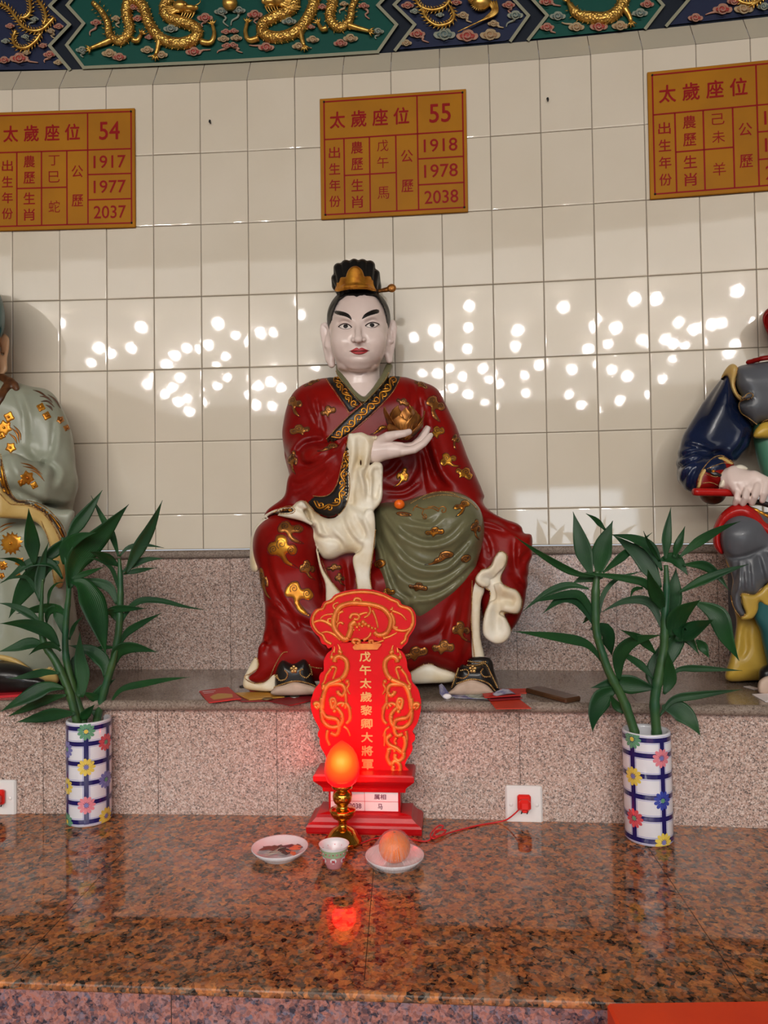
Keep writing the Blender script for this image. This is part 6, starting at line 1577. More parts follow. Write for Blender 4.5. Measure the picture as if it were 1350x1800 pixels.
M_CHINA = mat('white_porcelain', srgb(228, 226, 230), 0.12, coat=0.3)
def dish(px, py, rpx, label):
    c = PZ(px, py, Z_COUNTER); K = c.y / FPX; R = rpx * K
    r = thing('dish', c, label, 'dish', 'offering dishes on the altar top')
    mb = MB(); mb.lathe([(0, .003), (R * .5, .003), (R * .56, .0), (R * .6, .0), (R * .62, .004), (R * .86, .011), (R, .021), (R * .995, .0225), (R * .97, .0215), (R * .84, .0135), (R * .6, .0075), (0, .0065)], c, 48)
    mb.build('bowl', M_CHINA, r); return c, R, r
dc, DR, _ = dish(492, 1506, 49, 'shallow white dish with dark dried scraps under film, left of the small cup')
oc, OR_, _ = dish(694, 1521, 51, 'shallow white dish holding an orange under cling film, right of the small cup')
M_FILM = bpy.data.materials.new('clear_cling_film'); M_FILM.use_nodes = True; nt = M_FILM.node_tree; b_ = nt.nodes['Principled BSDF']; o_ = nt.nodes['Material Output']
b_.inputs['Base Color'].default_value = (0.92, 0.92, 0.95, 1); b_.inputs['Roughness'].default_value = 0.12; b_.inputs['Specular IOR Level'].default_value = 0.9
tr = nt.nodes.new('ShaderNodeBsdfTransparent'); mx_ = nt.nodes.new('ShaderNodeMixShader'); wv = nt.nodes.new('ShaderNodeTexNoise'); wv.inputs['Scale'].default_value = 14; uvn = nt.nodes.new('ShaderNodeUVMap'); mpn = nt.nodes.new('ShaderNodeMapping'); mpn.inputs['Scale'].default_value = (12, 0.22, 1)
rp = nt.nodes.new('ShaderNodeValToRGB'); rp.color_ramp.elements[0].position = 0.46; rp.color_ramp.elements[0].color = (.02,) * 3 + (1,); rp.color_ramp.elements[1].position = 0.66; rp.color_ramp.elements[1].color = (.40,) * 3 + (1,)
lw_ = nt.nodes.new('ShaderNodeLayerWeight'); lw_.inputs[0].default_value = 0.35; mxm = nt.nodes.new('ShaderNodeMath'); mxm.operation = 'MULTIPLY_ADD'; mxm.inputs[1].default_value = 0.14
bmp = nt.nodes.new('ShaderNodeBump'); bmp.inputs['Strength'].default_value = 0.6; bmp.inputs['Distance'].default_value = 0.002
for a, b in ((uvn.outputs[0], mpn.inputs[0]), (mpn.outputs[0], wv.inputs['Vector']), (wv.outputs['Fac'], rp.inputs[0]), (lw_.outputs['Facing'], mxm.inputs[0]), (rp.outputs[0], mxm.inputs[2]), (mxm.outputs[0], mx_.inputs[0]), (tr.outputs[0], mx_.inputs[1]), (b_.outputs[0], mx_.inputs[2]), (mx_.outputs[0], o_.inputs[0]), (wv.outputs['Fac'], bmp.inputs['Height']), (bmp.outputs[0], b_.inputs['Normal'])): nt.links.new(a, b)
M_FILM2 = M_FILM.copy(); M_FILM2.name = 'flat_cling_film'
for nd in M_FILM2.node_tree.nodes:
    if nd.type == 'MATH': nd.inputs[1].default_value = 0.04
    if nd.type == 'VALTORGB': nd.color_ramp.elements[0].color = (.02, .02, .02, 1); nd.color_ramp.elements[1].color = (.16, .16, .16, 1)
def film(c, prof, label, wob=0.0, fm=None):
    V = []; UV = []; n = 64; rr = random.Random(2)
    ph = [rr.uniform(0, 6.28) for _ in range(4)]
    for i, (r, z) in enumerate(prof):
        for k in range(n + 1):
            a = 2 * math.pi * k / n; f = 1 + wob * (0.5 * math.sin(5 * a + ph[0]) + 0.4 * math.sin(9 * a + ph[1]) + 0.3 * math.sin(17 * a + ph[2])) * min(1, r / prof[-1][0])
            V.append((c.x + r * f * math.cos(a), c.y + r * f * math.sin(a), c.z + z)); UV.append((k / n * 6.0, i / len(prof)))
    Fc = [[i * (n + 1) + k, (i + 1) * (n + 1) + k, (i + 1) * (n + 1) + k + 1, i * (n + 1) + k + 1] for i in range(len(prof) - 1) for k in range(n)]
    o = mesh('cling_film', V, Fc, fm or M_FILM, None, True, uv=UV); return tag(o, label, 'cling film', 'cling film over the offerings')
M_ORANGE = mat('orange_peel', srgb(242, 118, 4), 0.4); t = NT(M_ORANGE); t.bump(t.voro(t.coord('Object'), 330, 'F1', 'Distance'), 0.35, 0.0012)
M_STALK = mat('dry_stalk', srgb(96, 100, 50), 0.7)
ro = 27.5 * oc.y / FPX; occ = oc + Vector((0, 0, 0.0065 + ro * .95))
org = thing('orange', occ - Vector((0, 0, ro)), 'orange wrapped in cling film on the right-hand dish', 'orange')
mb = MB(); mb.lathe([(ro * math.sin(a) * 1.0, -ro * .95 * math.cos(a) - (0.0015 if a > 3.0 else 0)) for a in np.linspace(0.001, math.pi - .001, 22)], occ, 36); mb.build('peel', M_ORANGE, org)
mb = MB(); mb.lathe([(0, 0.0005), (.003, 0.0003), (.0034, -.002)], occ + Vector((0, 0, ro * .95 - .0012)), 8); mb.build('stem_end', M_STALK, org)
film(oc, [(0.001, .0085 + ro * 1.93), (ro * .40, .008 + ro * 1.88), (ro * .70, .008 + ro * 1.72), (ro * .90, .008 + ro * 1.50), (ro * .90 + (OR_ * .97 - ro * .90) * .35, .007 + ro * 1.45 - (ro * 1.45 - .017) * .36), (ro * .90 + (OR_ * .97 - ro * .90) * .7, .007 + ro * 1.45 - (ro * 1.45 - .017) * .75), (OR_ * .99, .0245), (OR_ * 1.012, .019), (OR_ * .90, .0075), (OR_ * .70, .0012)], 'streaky clear cling film stretched over the orange and its dish', 0.006)
film(dc, [(0.001, .021), (DR * .3, .0205), (DR * .6, .021), (DR * .9, .0225), (DR * 1.005, .0232), (DR * 1.012, .018), (DR * .9, .0085)], 'flat clear cling film stretched over the dish of dried scraps', 0.015, M_FILM2)
M_SCR = [mat('dried_brown_scrap', srgb(112, 52, 34), 0.6), mat('dried_dark_scrap', srgb(60, 40, 34), 0.6), mat('dried_orange_scrap', srgb(206, 104, 56), 0.6), mat('dried_pale_thread', srgb(176, 172, 156), 0.6), mat('dried_maroon_scrap', srgb(96, 24, 40), 0.6)]
rr = random.Random(9)
def scrap(dx, dy, lx, ly, a, mi, label, thr=False):
    c = dc + Vector((dx * DR, dy * DR, .0135 + rr.uniform(0, .003))); mb = MB()
    if thr:
        for k in range(5):
            b = a + rr.uniform(-.5, .5); u = Vector((math.cos(b), math.sin(b), 0)) * lx / 2; o2 = Vector((rr.uniform(-ly, ly), rr.uniform(-ly, ly), 0))
            mb.tube([c + o2 - u, c + o2 + Vector((0, 0, .002)), c + o2 + u], 0.0006, 5)
    else:
        M = Matrix.Translation(c) @ Matrix.Rotation(a, 4, 'Z') @ Matrix.Rotation(rr.uniform(-.25, .25), 4, 'X')
        V = []; Fc = []; n = 9
        for s_ in (0, 1):
            for k in range(n):
                q_ = 2 * math.pi * k / n; f = 1 + .22 * math.sin(3 * q_ + a * 5) + .1 * math.sin(5 * q_)
                V.append(M @ Vector((lx * .75 * math.cos(q_) * f, ly * .75 * math.sin(q_) * f, .0006 * (1 - 2 * s_) + .002 * math.sin(2 * q_))))
        Fc = [list(range(n)), list(range(2 * n - 1, n - 1, -1))] + [[k, n + k, n + (k + 1) % n, (k + 1) % n] for k in range(n)]; mb.add(V, Fc)
    return tag(mb.build('dried_scrap', M_SCR[mi], None, smooth=False), label, 'dried offering', 'dried scraps on the left dish')
for q in ((-.52, .10, .022, .012, .5, 0, 'reddish-brown curled scrap at the left of the left dish'), (-.34, .20, .024, .010, -.3, 0, 'long brown scrap near the back of the left dish'), (-.08, .12, .026, .012, .9, 1, 'dark scrap in the middle of the left dish'),
          (.20, .22, .022, .012, .2, 4, 'maroon scrap at the back of the left dish'), (.50, .12, .018, .014, .4, 2, 'orange scrap at the right of the left dish'), (.62, .26, .014, .012, 1.2, 4, 'small maroon scrap by the right rim of the left dish'),
          (.24, -.16, .020, .014, 2.0, 1, 'dark crumpled scrap front right of the left dish'), (.44, -.28, .018, .010, -.6, 2, 'thin orange scrap by the front rim of the left dish')): scrap(*q)
scrap(-.10, -.26, .042, .006, .3, 3, 'tangle of pale threads at the front of the left dish', True); scrap(.02, .02, .036, .006, 1.0, 3, 'tangle of pale threads in the middle of the left dish', True)

# tea cup
M_CUPP = mat('cup_rose_glaze', srgb(196, 132, 138), 0.2, coat=0.2); M_CUPG = mat('cup_green_band', srgb(150, 176, 140), 0.25); M_CUPR = mat('cup_red_ink', srgb(178, 30, 44), 0.4)
cc = PZ(587.5, 1523, Z_COUNTER); KC = cc.y / FPX
cup = thing('tea_cup', cc, 'small rose-glazed tea cup with white rim and green band, in front of the lamp', 'cup')
prof = [(0, .003), (12, .003), (12.6, 0), (13.6, 0), (14.2, .004), (17, .010), (21.5, .026), (24.5, .0405), (26.2, .0455), (26.6, .0465), (25.6, .0462), (22.6, .036), (18, .018), (12, .008), (0, .007)]
mb = MB(); pr = [(a * KC, b * 1.0) for a, b in prof]
for (i0, i1, mi) in ((0, 5, 1), (5, 6, 1), (6, 7, 2), (7, 14, 0)):
    mb.lathe(pr[i0:i1 + 1], cc, 40, mi)
mb.build('cup_body', [M_CHINA, M_CUPP, M_CUPG], cup)
def on_cup(th, z): 
    r = np.interp(z, [.010, .026, .0405], [17 * KC, 21.5 * KC, 24.5 * KC]); return cc + Vector((r * math.sin(th), -r * math.cos(th), z))
for th0 in (0.0, -0.95, 0.95, 2.1, -2.1):
    mb = MB(); n = 18; V = [on_cup(th0, .020) + Vector((math.sin(th0), -math.cos(th0), 0)) * .0005] + [on_cup(th0 + .0062 / (19 * KC) * math.cos(2 * math.pi * k / n), .020 + .0062 * math.sin(2 * math.pi * k / n)) + Vector((math.sin(th0), -math.cos(th0), 0)) * .0004 for k in range(n)]
    mb.add(V, [[0, 1 + k, 1 + (k + 1) % n] for k in range(n)], 0)
    M = Matrix.Translation(on_cup(th0, .020) + Vector((math.sin(th0), -math.cos(th0), 0)) * .0011) @ Matrix.Rotation(th0, 4, 'Z') @ Matrix.Rotation(math.pi / 2, 4, 'X')
    put_text(mb, '萬' if abs(th0) < .1 else '壽', .01, M, (.0075, .0078), 1, 0, .0002); mb.build('medallion', [M_CHINA, M_CUPR], cup)
for k in range(22):
    th = 2 * math.pi * k / 22; mb2 = MB() if k == 0 else mb2
    mb2.ball(on_cup(th, .0335) + Vector((math.sin(th), -math.cos(th), 0)) * .0002, .0021 if k % 2 else .0014, 6, 4, k % 2)
mb2.build('band_dots', [M_CUPR, M_CUPP], cup)

# ================================================================== THINGS ON THE LEDGE
M_ENV = mat('red_envelope_paper', srgb(196, 34, 26), 0.45); M_ENVY = mat('gold_envelope_paper', srgb(206, 152, 60), 0.4, 0.2); M_ENVD = mat('dark_red_envelope_paper', srgb(136, 18, 28), 0.5); M_ENVO = mat('orange_red_envelope_paper', srgb(206, 56, 30), 0.5)
ZL = Z_LEDGE
def sheet(name, cs, z, th, m, label, cat, group=None, lift=None, deco=None):
    """thin paper lying on the ledge: four picture corners -> quad with thickness"""
    c = [PZ(a, b, z) for a, b in cs]
    if lift: c = [p + Vector((0, 0, l)) for p, l in zip(c, lift)]
    n = 6; V = []
    for s_ in (0, 1):
        for i in range(n + 1):
            for j in range(n + 1):
                u, w = i / n, j / n; p = (c[0] * (1 - u) + c[1] * u) * (1 - w) + (c[3] * (1 - u) + c[2] * u) * w
                V.append(p + Vector((0, 0, th * (1 - s_))))
    N = (n + 1) ** 2; Fc = []
    for i in range(n):
        for j in range(n):
            a = i * (n + 1) + j; Fc.append([a, a + n + 1, a + n + 2, a + 1]); Fc.append([N + a, N + a + 1, N + a + n + 2, N + a + n + 1])
    ed = [i * (n + 1) for i in range(n + 1)] + [n * (n + 1) + j for j in range(1, n + 1)] + [i * (n + 1) + n for i in range(n - 1, -1, -1)] + [j for j in range(n - 1, 0, -1)]
    Fc += [[ed[k], ed[(k + 1) % len(ed)], N + ed[(k + 1) % len(ed)], N + ed[k]] for k in range(len(ed))]
    o = mesh(name, V, Fc, m, None, False); tag(o, label, cat, group)
    if deco:
        mb = MB()
        for poly, mi_ in deco:
            P3 = []
            for u, w in poly:
                p = (c[0] * (1 - u) + c[1] * u) * (1 - w) + (c[3] * (1 - u) + c[2] * u) * w; P3.append(p + Vector((0, 0, th + .0003)))
            mb.add(P3, [list(range(len(P3)))], mi_)
        mb.build('print', [M_ENVY, M_PAPER], o, smooth=False)
    return o
ingot = [([(.15,.62),(.3,.5),(.5,.42),(.7,.5),(.88,.62),(.8,.86),(.2,.86)], 0), ([(.08,.1),(.5,.16),(.5,.2),(.08,.16)], 1), ([(.08,.24),(.4,.28),(.4,.31),(.08,.28)], 1)]
sheet('red_envelope', [(350,1216),(401,1210),(424,1232),(367,1237)], ZL + .0004, .0022, M_ENV, 'red envelope with printed gold ingot, leftmost on the granite ledge', 'envelope', 'envelopes on the ledge', (0, .002, .004, .001), ingot)
sheet('red_envelope', [(400,1222),(440,1219),(470,1233),(424,1234)], ZL + .0003, .0016, M_ENVD, 'dark red envelope edge between the ingot envelope and the gold one', 'envelope', 'envelopes on the ledge')
sheet('gold_envelope', [(413,1219),(466,1216),(500,1226),(438,1231)], ZL + .0024, .0018, M_ENVY, 'gold envelope lying beside the left boot of the middle statue', 'envelope', 'envelopes on the ledge', None, [([(.2,.2),(.8,.2),(.7,.6),(.3,.7)], 0)])
sheet('red_envelope', [(466,1232),(540,1223),(566,1228),(510,1241)], ZL + .0004, .0020, M_ENVD, 'dark red envelope in front of the left boot, at the ledge edge', 'envelope', 'envelopes on the ledge')
sheet('red_envelope', [(436,1209),(478,1210),(482,1216),(440,1216)], ZL + .0003, .0014, M_ENV, 'red paper slip tucked under the cream hem by the left boot', 'envelope', 'envelopes on the ledge')
M_COIN = mat('worn_brass_coin', srgb(128, 104, 60), 0.35, 0.8); M_COINS = mat('silver_coin', srgb(190, 186, 178), 0.25, 0.9)
def coin(px, py, z, m, label, r=.0125):
    c = PZ(px, py, z); mb = MB(); mb.lathe([(0, 0), (r, 0), (r, .0018), (r * .88, .0018), (r * .86, .0014), (0, .0014)], c, 24); tag(mb.build('coin', m), label, 'coin', 'coins on the ledge')
coin(470, 1229, ZL + .0046, M_COIN, 'brass coin on the gold envelope'); coin(472, 1214.5, ZL + .0018, M_COINS, 'silver coin beside the heel side of the left boot', .011)
coin(518, 1225, ZL + .0026, M_COINS, 'silver coin in front of the toe of the left boot', .012); coin(428, 1207, ZL + .0003, M_NAIL, 'dark coin under the cream hem at the far left of the middle statue', .011)
M_NOTE = mat('grey_green_banknote', srgb(172, 178, 166), 0.6); M_NOTEV = mat('violet_banknote', srgb(120, 112, 168), 0.6); t = NT(M_NOTE); t.base(t.mix(t.ramp(t.noise(t.coord('Object'), 90, 3), [(.4, (0,) * 3), (.6, (1,) * 3)]), srgb(190, 192, 180), srgb(120, 134, 126)))
t = NT(M_NOTEV); t.base(t.mix(t.ramp(t.noise(t.coord('Object'), 60, 3), [(.4, (0,) * 3), (.6, (1,) * 3)]), srgb(182, 178, 190), srgb(112, 108, 150)))
sheet('banknote', [(778,1217),(860,1219),(862,1228),(786,1226)], ZL + .0004, .0012, M_NOTE, 'grey-green banknote lowest of the pile in front of the right boot', 'banknote', 'banknotes on the ledge')
sheet('banknote', [(790,1221),(866,1222),(870,1230),(800,1227)], ZL + .0020, .0010, M_NOTEV, 'violet banknote in the pile in front of the right boot', 'banknote', 'banknotes on the ledge')
sheet('banknote', [(806,1218),(850,1220),(862,1231),(830,1227)], ZL + .0034, .0010, M_NOTE, 'grey banknote on top of the pile in front of the right boot', 'banknote', 'banknotes on the ledge', (0, 0, .002, 0))
def curl(name, pts, wid, m, label, cat, grp, up=(0, 0, 1)):
    mb = MB(); n = len(pts); V = []
    for s_ in (0, 1):
        for p, w in zip(pts, wid): V += [p + Vector(w) * .5 + Vector((0, .0005 * s_, 0)), p - Vector(w) * .5 + Vector((0, .0005 * s_, 0))]
    Fc = [[2 * i, 2 * i + 1, 2 * i + 3, 2 * i + 2] for i in range(n - 1)] + [[2 * n + 2 * i, 2 * n + 2 * i + 2, 2 * n + 2 * i + 3, 2 * n + 2 * i + 1] for i in range(n - 1)]
    mb.add(V, Fc); return tag(mb.build(name, m, None), label, cat, grp)
def yz(px, py, z): return PZ(px, py, z)
b0 = PZ(790, 1227, ZL + .001)
curl('banknote', [b0 + Vector((0, 0, .001)), b0 + Vector((-.008, .001, .006)), b0 + Vector((-.014, .002, .014)), b0 + Vector((-.017, .003, .024)), b0 + Vector((-.021, .004, .032))], [(.02, .03, 0)] * 3 + [(.014, .022, 0), (.008, .016, 0)], M_NOTEV, 'violet banknote curling up at the left of the right boot', 'banknote', 'banknotes on the ledge')
c = PZ(786, 1229, ZL); mb = MB(); mb.ball(c + Vector((0, 0, .0065)), (.011, .007, .0068), 12, 8); tag(mb.build('white_sweet', M_PAPER), 'small white sweet beside the banknotes at the right boot', 'sweet')
zz = ZL + .0046
sheet('red_envelope', [(858,1229),(905,1224),(934,1246),(872,1247)], ZL + .0003, .0016, M_ENVO, 'orange-red envelope at the ledge edge, lowest of the right-hand stack', 'envelope', 'envelopes on the ledge')
sheet('red_envelope', [(846,1224),(906,1217),(918,1228),(862,1232)], zz, .0016, M_ENVD, 'dark red envelope in the middle of the right-hand stack', 'envelope', 'envelopes on the ledge')
sheet('red_envelope', [(848,1221),(914,1215),(916,1225),(852,1228)], zz + .003, .0016, M_ENV, 'red envelope on top of the right-hand stack', 'envelope', 'envelopes on the ledge', (.001, .002, .003, .001))
sheet('red_envelope', [(876,1212),(936,1211),(925,1219),(890,1220)], ZL + .0003, .0016, M_ENVO, 'orange-red envelope behind the right-hand stack, by the brown block', 'envelope', 'envelopes on the ledge')
b0 = PZ(868, 1222, zz + .006); e1 = Vector((.03, .006, .0))
curl('banknote', [b0, b0 + Vector((.012, .0, .005)), b0 + Vector((.026, .002, .0085)), b0 + Vector((.040, .004, .008)), b0 + Vector((.05, .006, .003))], [(-.004, .02, .002), (-.004, .026, .004), (-.004, .028, .006), (-.004, .026, .004), (-.004, .02, .001)], M_NOTEV, 'folded violet banknote on the right-hand envelope stack', 'banknote', 'banknotes on the ledge')
# banknote stuck in the boot shaft
b0 = P(829, 1163, 1.90); mb = MB()
curl('banknote', [b0, P(831, 1152, 1.895), P(838, 1145, 1.892), P(848, 1136, 1.89)], [(.011, .004, 0), (.016, .004, -.004), (.010, .003, -.008), (.003, .001, -.003)], M_NOTE, 'pale banknote tucked upright into the shaft of the right boot', 'banknote', 'banknotes on the ledge')
M_SLAB = lacquer('brown_lacquered_wood', srgb(84, 54, 32), srgb(64, 40, 24), 0.3, 0.3, 30)
c0, c1, c2, c3 = PZ(923, 1218, ZL), PZ(946, 1213, ZL), PZ(1018, 1232, ZL), PZ(993, 1240.5, ZL)
mb = MB(); ex = (c2 - c1); L = ex.length; ex.normalize(); ey = (c1 - c0); Wd = ey.length; ey = (ey - ex * ey.dot(ex)).normalized()
M = Matrix(((ex.x, ey.x, 0, c0.x), (ex.y, ey.y, 0, c0.y), (0, 0, 1, c0.z), (0, 0, 0, 1))); mb.box((0, 0, .0002), (L, max(.03, Wd), .0125), .003, M)
tag(mb.build('wooden_block', M_SLAB, None, smooth=False), 'flat brown lacquered block lying right of the envelopes', 'block')
sheet('paper_slip', [(1322,1221),(1352,1219),(1370,1232),(1345,1234)], ZL + .0003, .0012, M_PAPER, 'white slip with red print under the armoured statue\'s boot', 'paper slip', None, None, None)
sheet('paper_slip', [(1307,1207),(1318,1206),(1336,1211),(1326,1212.5)], ZL + .0003, .001, M_PAPER, 'small pale paper scrap left of the armoured statue\'s boot', 'paper slip')
M_RCL = mat('red_cloth', srgb(196, 20, 34), 0.7)
sheet('red_cloth', [(-70,1222),(36,1219),(44,1224),(-66,1232)], ZL + .0003, .006, M_RCL, 'folded red cloth under the black boot of the sage-robed statue', 'cloth')
# small mandarin in the lap
lapb = bvh_of([olive, robe]); h = cast(lapb, 702, 899); r = .0135
m_c = P(702, 886.5, (h[0].y if h else 1.92) + .004); mb = MB(); mb.lathe([(r * math.sin(a), -r * .92 * math.cos(a)) for a in np.linspace(.001, math.pi - .001, 14)], m_c, 24)
mand = thing('mandarin', m_c - Vector((0, 0, r)), 'small bright orange mandarin in the lap of the red-robed statue', 'orange'); mb.build('peel', mat('mandarin_peel', srgb(240, 104, 10), 0.45), mand)
# orange-red box at the front
M_OBOX = mat('orange_red_painted_box', srgb(222, 62, 12), 0.5); t = NT(M_OBOX); t.base(t.mix(t.ramp(t.noise(t.coord('Object'), 7, 4), [(.35, (0,) * 3), (.7, (1,) * 3)]), srgb(226, 64, 12), srgb(212, 54, 10)))
tp = P(1066, 1761, 1.045); mb = MB(); xw = tp.x + .44; nb = Vector((-.02, -1, 0)).normalized()
mb.box((tp.x, .70, 0.0), (xw, 1.045, tp.z), .004); tag(mb.build('donation_box', M_OBOX, None, smooth=False), 'plain orange-red box standing against the altar front at bottom right', 'box')

# ================================================================== VASES
M_VASE = mat('white_vase_glaze', srgb(226, 224, 230), 0.08, coat=0.5); M_COB = mat('cobalt_band', srgb(24, 24, 92), 0.12, coat=0.5); M_COBL = mat('pale_blue_line', srgb(150, 150, 200), 0.15)
FLC = {'g': srgb(96, 150, 116), 'y': srgb(224, 196, 84), 'p': srgb(222, 128, 140), 'r': srgb(208, 84, 92), 'b': srgb(54, 70, 160), 'v': srgb(116, 116, 176)}
FLM = {k: mat('petal_glaze_' + n_, c, 0.15, coat=0.4) for (k, c), n_ in zip(FLC.items(), ('green', 'yellow', 'pink', 'red', 'blue', 'violet'))}
def vase(px, pyb, rpx, hpx, th0, dth, rows, flowers, label, lean=0.0, oval=1.0):
    c = PZ(px, pyb, Z_COUNTER); K = c.y / FPX; R = rpx * K; H = hpx * K
    r = thing('flower_vase', c, label, 'vase', 'porcelain vases on the altar top')
    ang = math.atan2(c.x, c.y)                       # 0 faces the viewer's side
    def cy(th, z, rr): return Vector((c.x + rr * math.sin(th - ang) + lean * z, c.y - rr * math.cos(th - ang) * oval, c.z + z))
    mb = MB(); prof = [(0, .004), (R * .86, .004), (R * .9, 0), (R * .96, .0015), (R, .007), (R, H - .006), (R * .985, H - .0015), (R * .95, H), (R * .86, H - .001), (R * .82, H - .006), (R * .82, .012), (0, .012)]
    n = 56; V = []; 
    for rr, z in prof: V += [cy(2 * math.pi * k / n, z, max(rr, 1e-5)) for k in range(n)]
    mb.add(V, [[i * n + k, i * n + (k + 1) % n, (i + 1) * n + (k + 1) % n, (i + 1) * n + k] for i in range(len(prof) - 1) for k in range(n)], 0)
    def strip(t0, t1, z0, z1, rr, mi):
        m = max(2, int(abs(t1 - t0) / .1) + 1); V = []
        for i in range(m + 1):
            t_ = t0 + (t1 - t0) * i / m; V += [cy(t_, z0, rr), cy(t_, z1, rr)]
        mb.add(V, [[2 * i, 2 * i + 2, 2 * i + 3, 2 * i + 1] for i in range(m)], mi)
    nv = int(round(2 * math.pi / dth)); dth = 2 * math.pi / nv; bw = .105; bh = .0052
    for k in range(nv):
        t_ = th0 + k * dth; strip(t_ - bw - .05, t_ - bw - .025, .010, H - .008, R + .00025, 2); strip(t_ + bw + .025, t_ + bw + .05, .010, H - .008, R + .00025, 2)
        strip(t_ - bw, t_ + bw, .008, H - .008, R + .0004, 1)
    for z in rows:
        z *= K; strip(0, 2 * math.pi, z - bh - .0028, z - bh - .0016, R + .00030, 2); strip(0, 2 * math.pi, z + bh + .0016, z + bh + .0028, R + .00030, 2); strip(0, 2 * math.pi, z - bh, z + bh, R + .00045, 1)
    mb.build('vase_body', [M_VASE, M_COB, M_COBL], r)
    M_FC = FLM['v']
    for (t_, z, k) in flowers:
        mb = MB(); z *= K; fr = .0205; zl, zh = .003, H - .002
        for i in range(11):
            a = 2 * math.pi * i / 11; P2 = [(.2, 0), (.5, -.16), (.8, -.2), (.98, -.1), (1.0, 0), (.98, .1), (.8, .2), (.5, .16)]; V = []
            for u, w in P2:
                x = fr * (u * math.cos(a) - w * math.sin(a)); y = fr * (u * math.sin(a) + w * math.cos(a)); zz_ = min(max(z + y, zl), zh)
                V.append(cy(t_ + x / R, zz_, R + .0007))
            mb.add(V, [list(range(8))], 0)
        for i in range(10):
            a = 2 * math.pi * i / 10
        V = [cy(t_, min(max(z, zl), zh), R + .0011)]
        for i in range(12):
            a = 2 * math.pi * i / 12; V.append(cy(t_ + fr * .24 * math.cos(a) / R, min(max(z + fr * .24 * math.sin(a), zl), zh), R + .0009))
        mb.add(V, [[0, 1 + i, 1 + (i + 1) % 12] for i in range(12)], 1)
        mb.build('painted_daisy', [FLM[k], FLM['v'] if k in 'yp' else (FLM['y'] if k == 'g' else FLM['g'])], r)
    return c, K, R, H
D72 = 2 * math.pi / 5
VR = vase(1141, 1473, 40.5, 188, -0.60, D72 * .97, (10, 47, 83, 118, 153, 187 - 8), [(-.60, 178, 'g'), (.62, 149, 'p'), (-.60, 115, 'y'), (.62, 78, 'b'), (-.60, 44, 'r'), (.62, 8, 'y'), (-1.9, 140, 'b'), (1.85, 110, 'r'), (-1.9, 70, 'y')], 'tall white vase with cobalt lattice and painted daisies, at the right end of the altar', -0.006)
VL = vase(157, 1441, 37.5, 176, -0.12, D72 * .8, (10, 42, 75, 108, 141, 167), [(-.12, 162, 'g'), (-.12, 102, 'y'), (-.12, 38, 'p'), (.80, 138, 'r'), (.80, 74, 'v'), (.80, 12, 'y'), (-1.15, 130, 'v'), (-1.15, 68, 'y'), (-1.15, 8, 'g')], 'tall white vase with cobalt lattice and painted daisies, beside the left wall socket', 0.0)

# ================================================================== CUT STALKS WITH LONG LEAVES
M_LEAF = mat('leaf_green', srgb(30, 84, 44), 0.36, Specular_IOR_Level=0.3); t = NT(M_LEAF); vv = t.coord('UV'); 
sx = t.n('ShaderNodeSeparateXYZ'); t.l(vv, sx.inputs[0])
st = t.math('SINE', t.math('MULTIPLY', sx.outputs[0], 95.0)); nz = t.noise(t.coord('Object'), 9, 3)
cA = t.mix(t.ramp(nz, [(.35, (0,) * 3), (.68, (1,) * 3)]), srgb(10, 46, 26), srgb(26, 68, 30)); cB = t.mix(t.math('MULTIPLY', t.math('ADD', st, 1.0), 0.12), cA, srgb(54, 100, 50)); t.base(cB); t.bump(st, 0.25, 0.0006)
M_STEM = mat('stalk_green', srgb(62, 108, 70), 0.38); t = NT(M_STEM); t.base(t.mix(t.ramp(t.noise(t.coord('Object'), 18, 3), [(.35, (0,) * 3), (.7, (1,) * 3)]), srgb(26, 74, 46), srgb(58, 88, 42)))
M_TIP = mat('leaf_dry_tip', srgb(70, 62, 36), 0.6)
rl = random.Random(21)
def leaf(parent, pts, wpx, Y0, K, bend=None):
    """long pointed blade: picture midrib base -> tip, apparent width, leaning out of the picture plane"""
    q = np.array(smooth_line(pts, 8)); q = resample(q, 6.0); n = len(q); dd = bend if bend is not None else rl.uniform(-.085, .05)
    c = []
    for i, (a, b) in enumerate(q):
        s_ = i / (n - 1); c.append(P(a, b, Y0 + dd * s_ ** 1.2 + .010 * math.sin(3 * s_)))
    V = []; UV = []; roll = rl.uniform(-.5, .5); m = 6
    for i in range(n):
        s_ = i / (n - 1); tg = (c[min(i + 1, n - 1)] - c[max(i - 1, 0)]).normalized(); vw = (c[i] - CAMP).normalized()
        sd = tg.cross(vw).normalized(); nm = sd.cross(tg).normalized(); r_ = roll * (1 - .3 * s_); sd2 = sd * math.cos(r_) + nm * math.sin(r_); nm2 = -sd * math.sin(r_) + nm * math.cos(r_)
        hw = max(wpx * K / 2 / max(.75, math.cos(r_)) * ((.12 + .88 * (s_ / .34) ** .8) if s_ < .34 else math.cos(math.pi / 2 * (s_ - .34) / .66) ** 1.2), .0022 * (1 - s_) + .0003)
        for j in range(m + 1):
            x = j / m * 2 - 1; V.append(c[i] + sd2 * hw * x - nm2 * hw * .26 * (abs(x) ** 1.3) * 1.0); UV.append((j / m, s_))
    Fc = [[i * (m + 1) + j, i * (m + 1) + j + 1, (i + 1) * (m + 1) + j + 1, (i + 1) * (m + 1) + j] for i in range(n - 1) for j in range(m)]
    o = mesh('leaf', V, Fc, M_LEAF, parent, True, uv=UV); so = o.modifiers.new('thickness', 'SOLIDIFY'); so.thickness = 0.0006; so.offset = 0
    return o
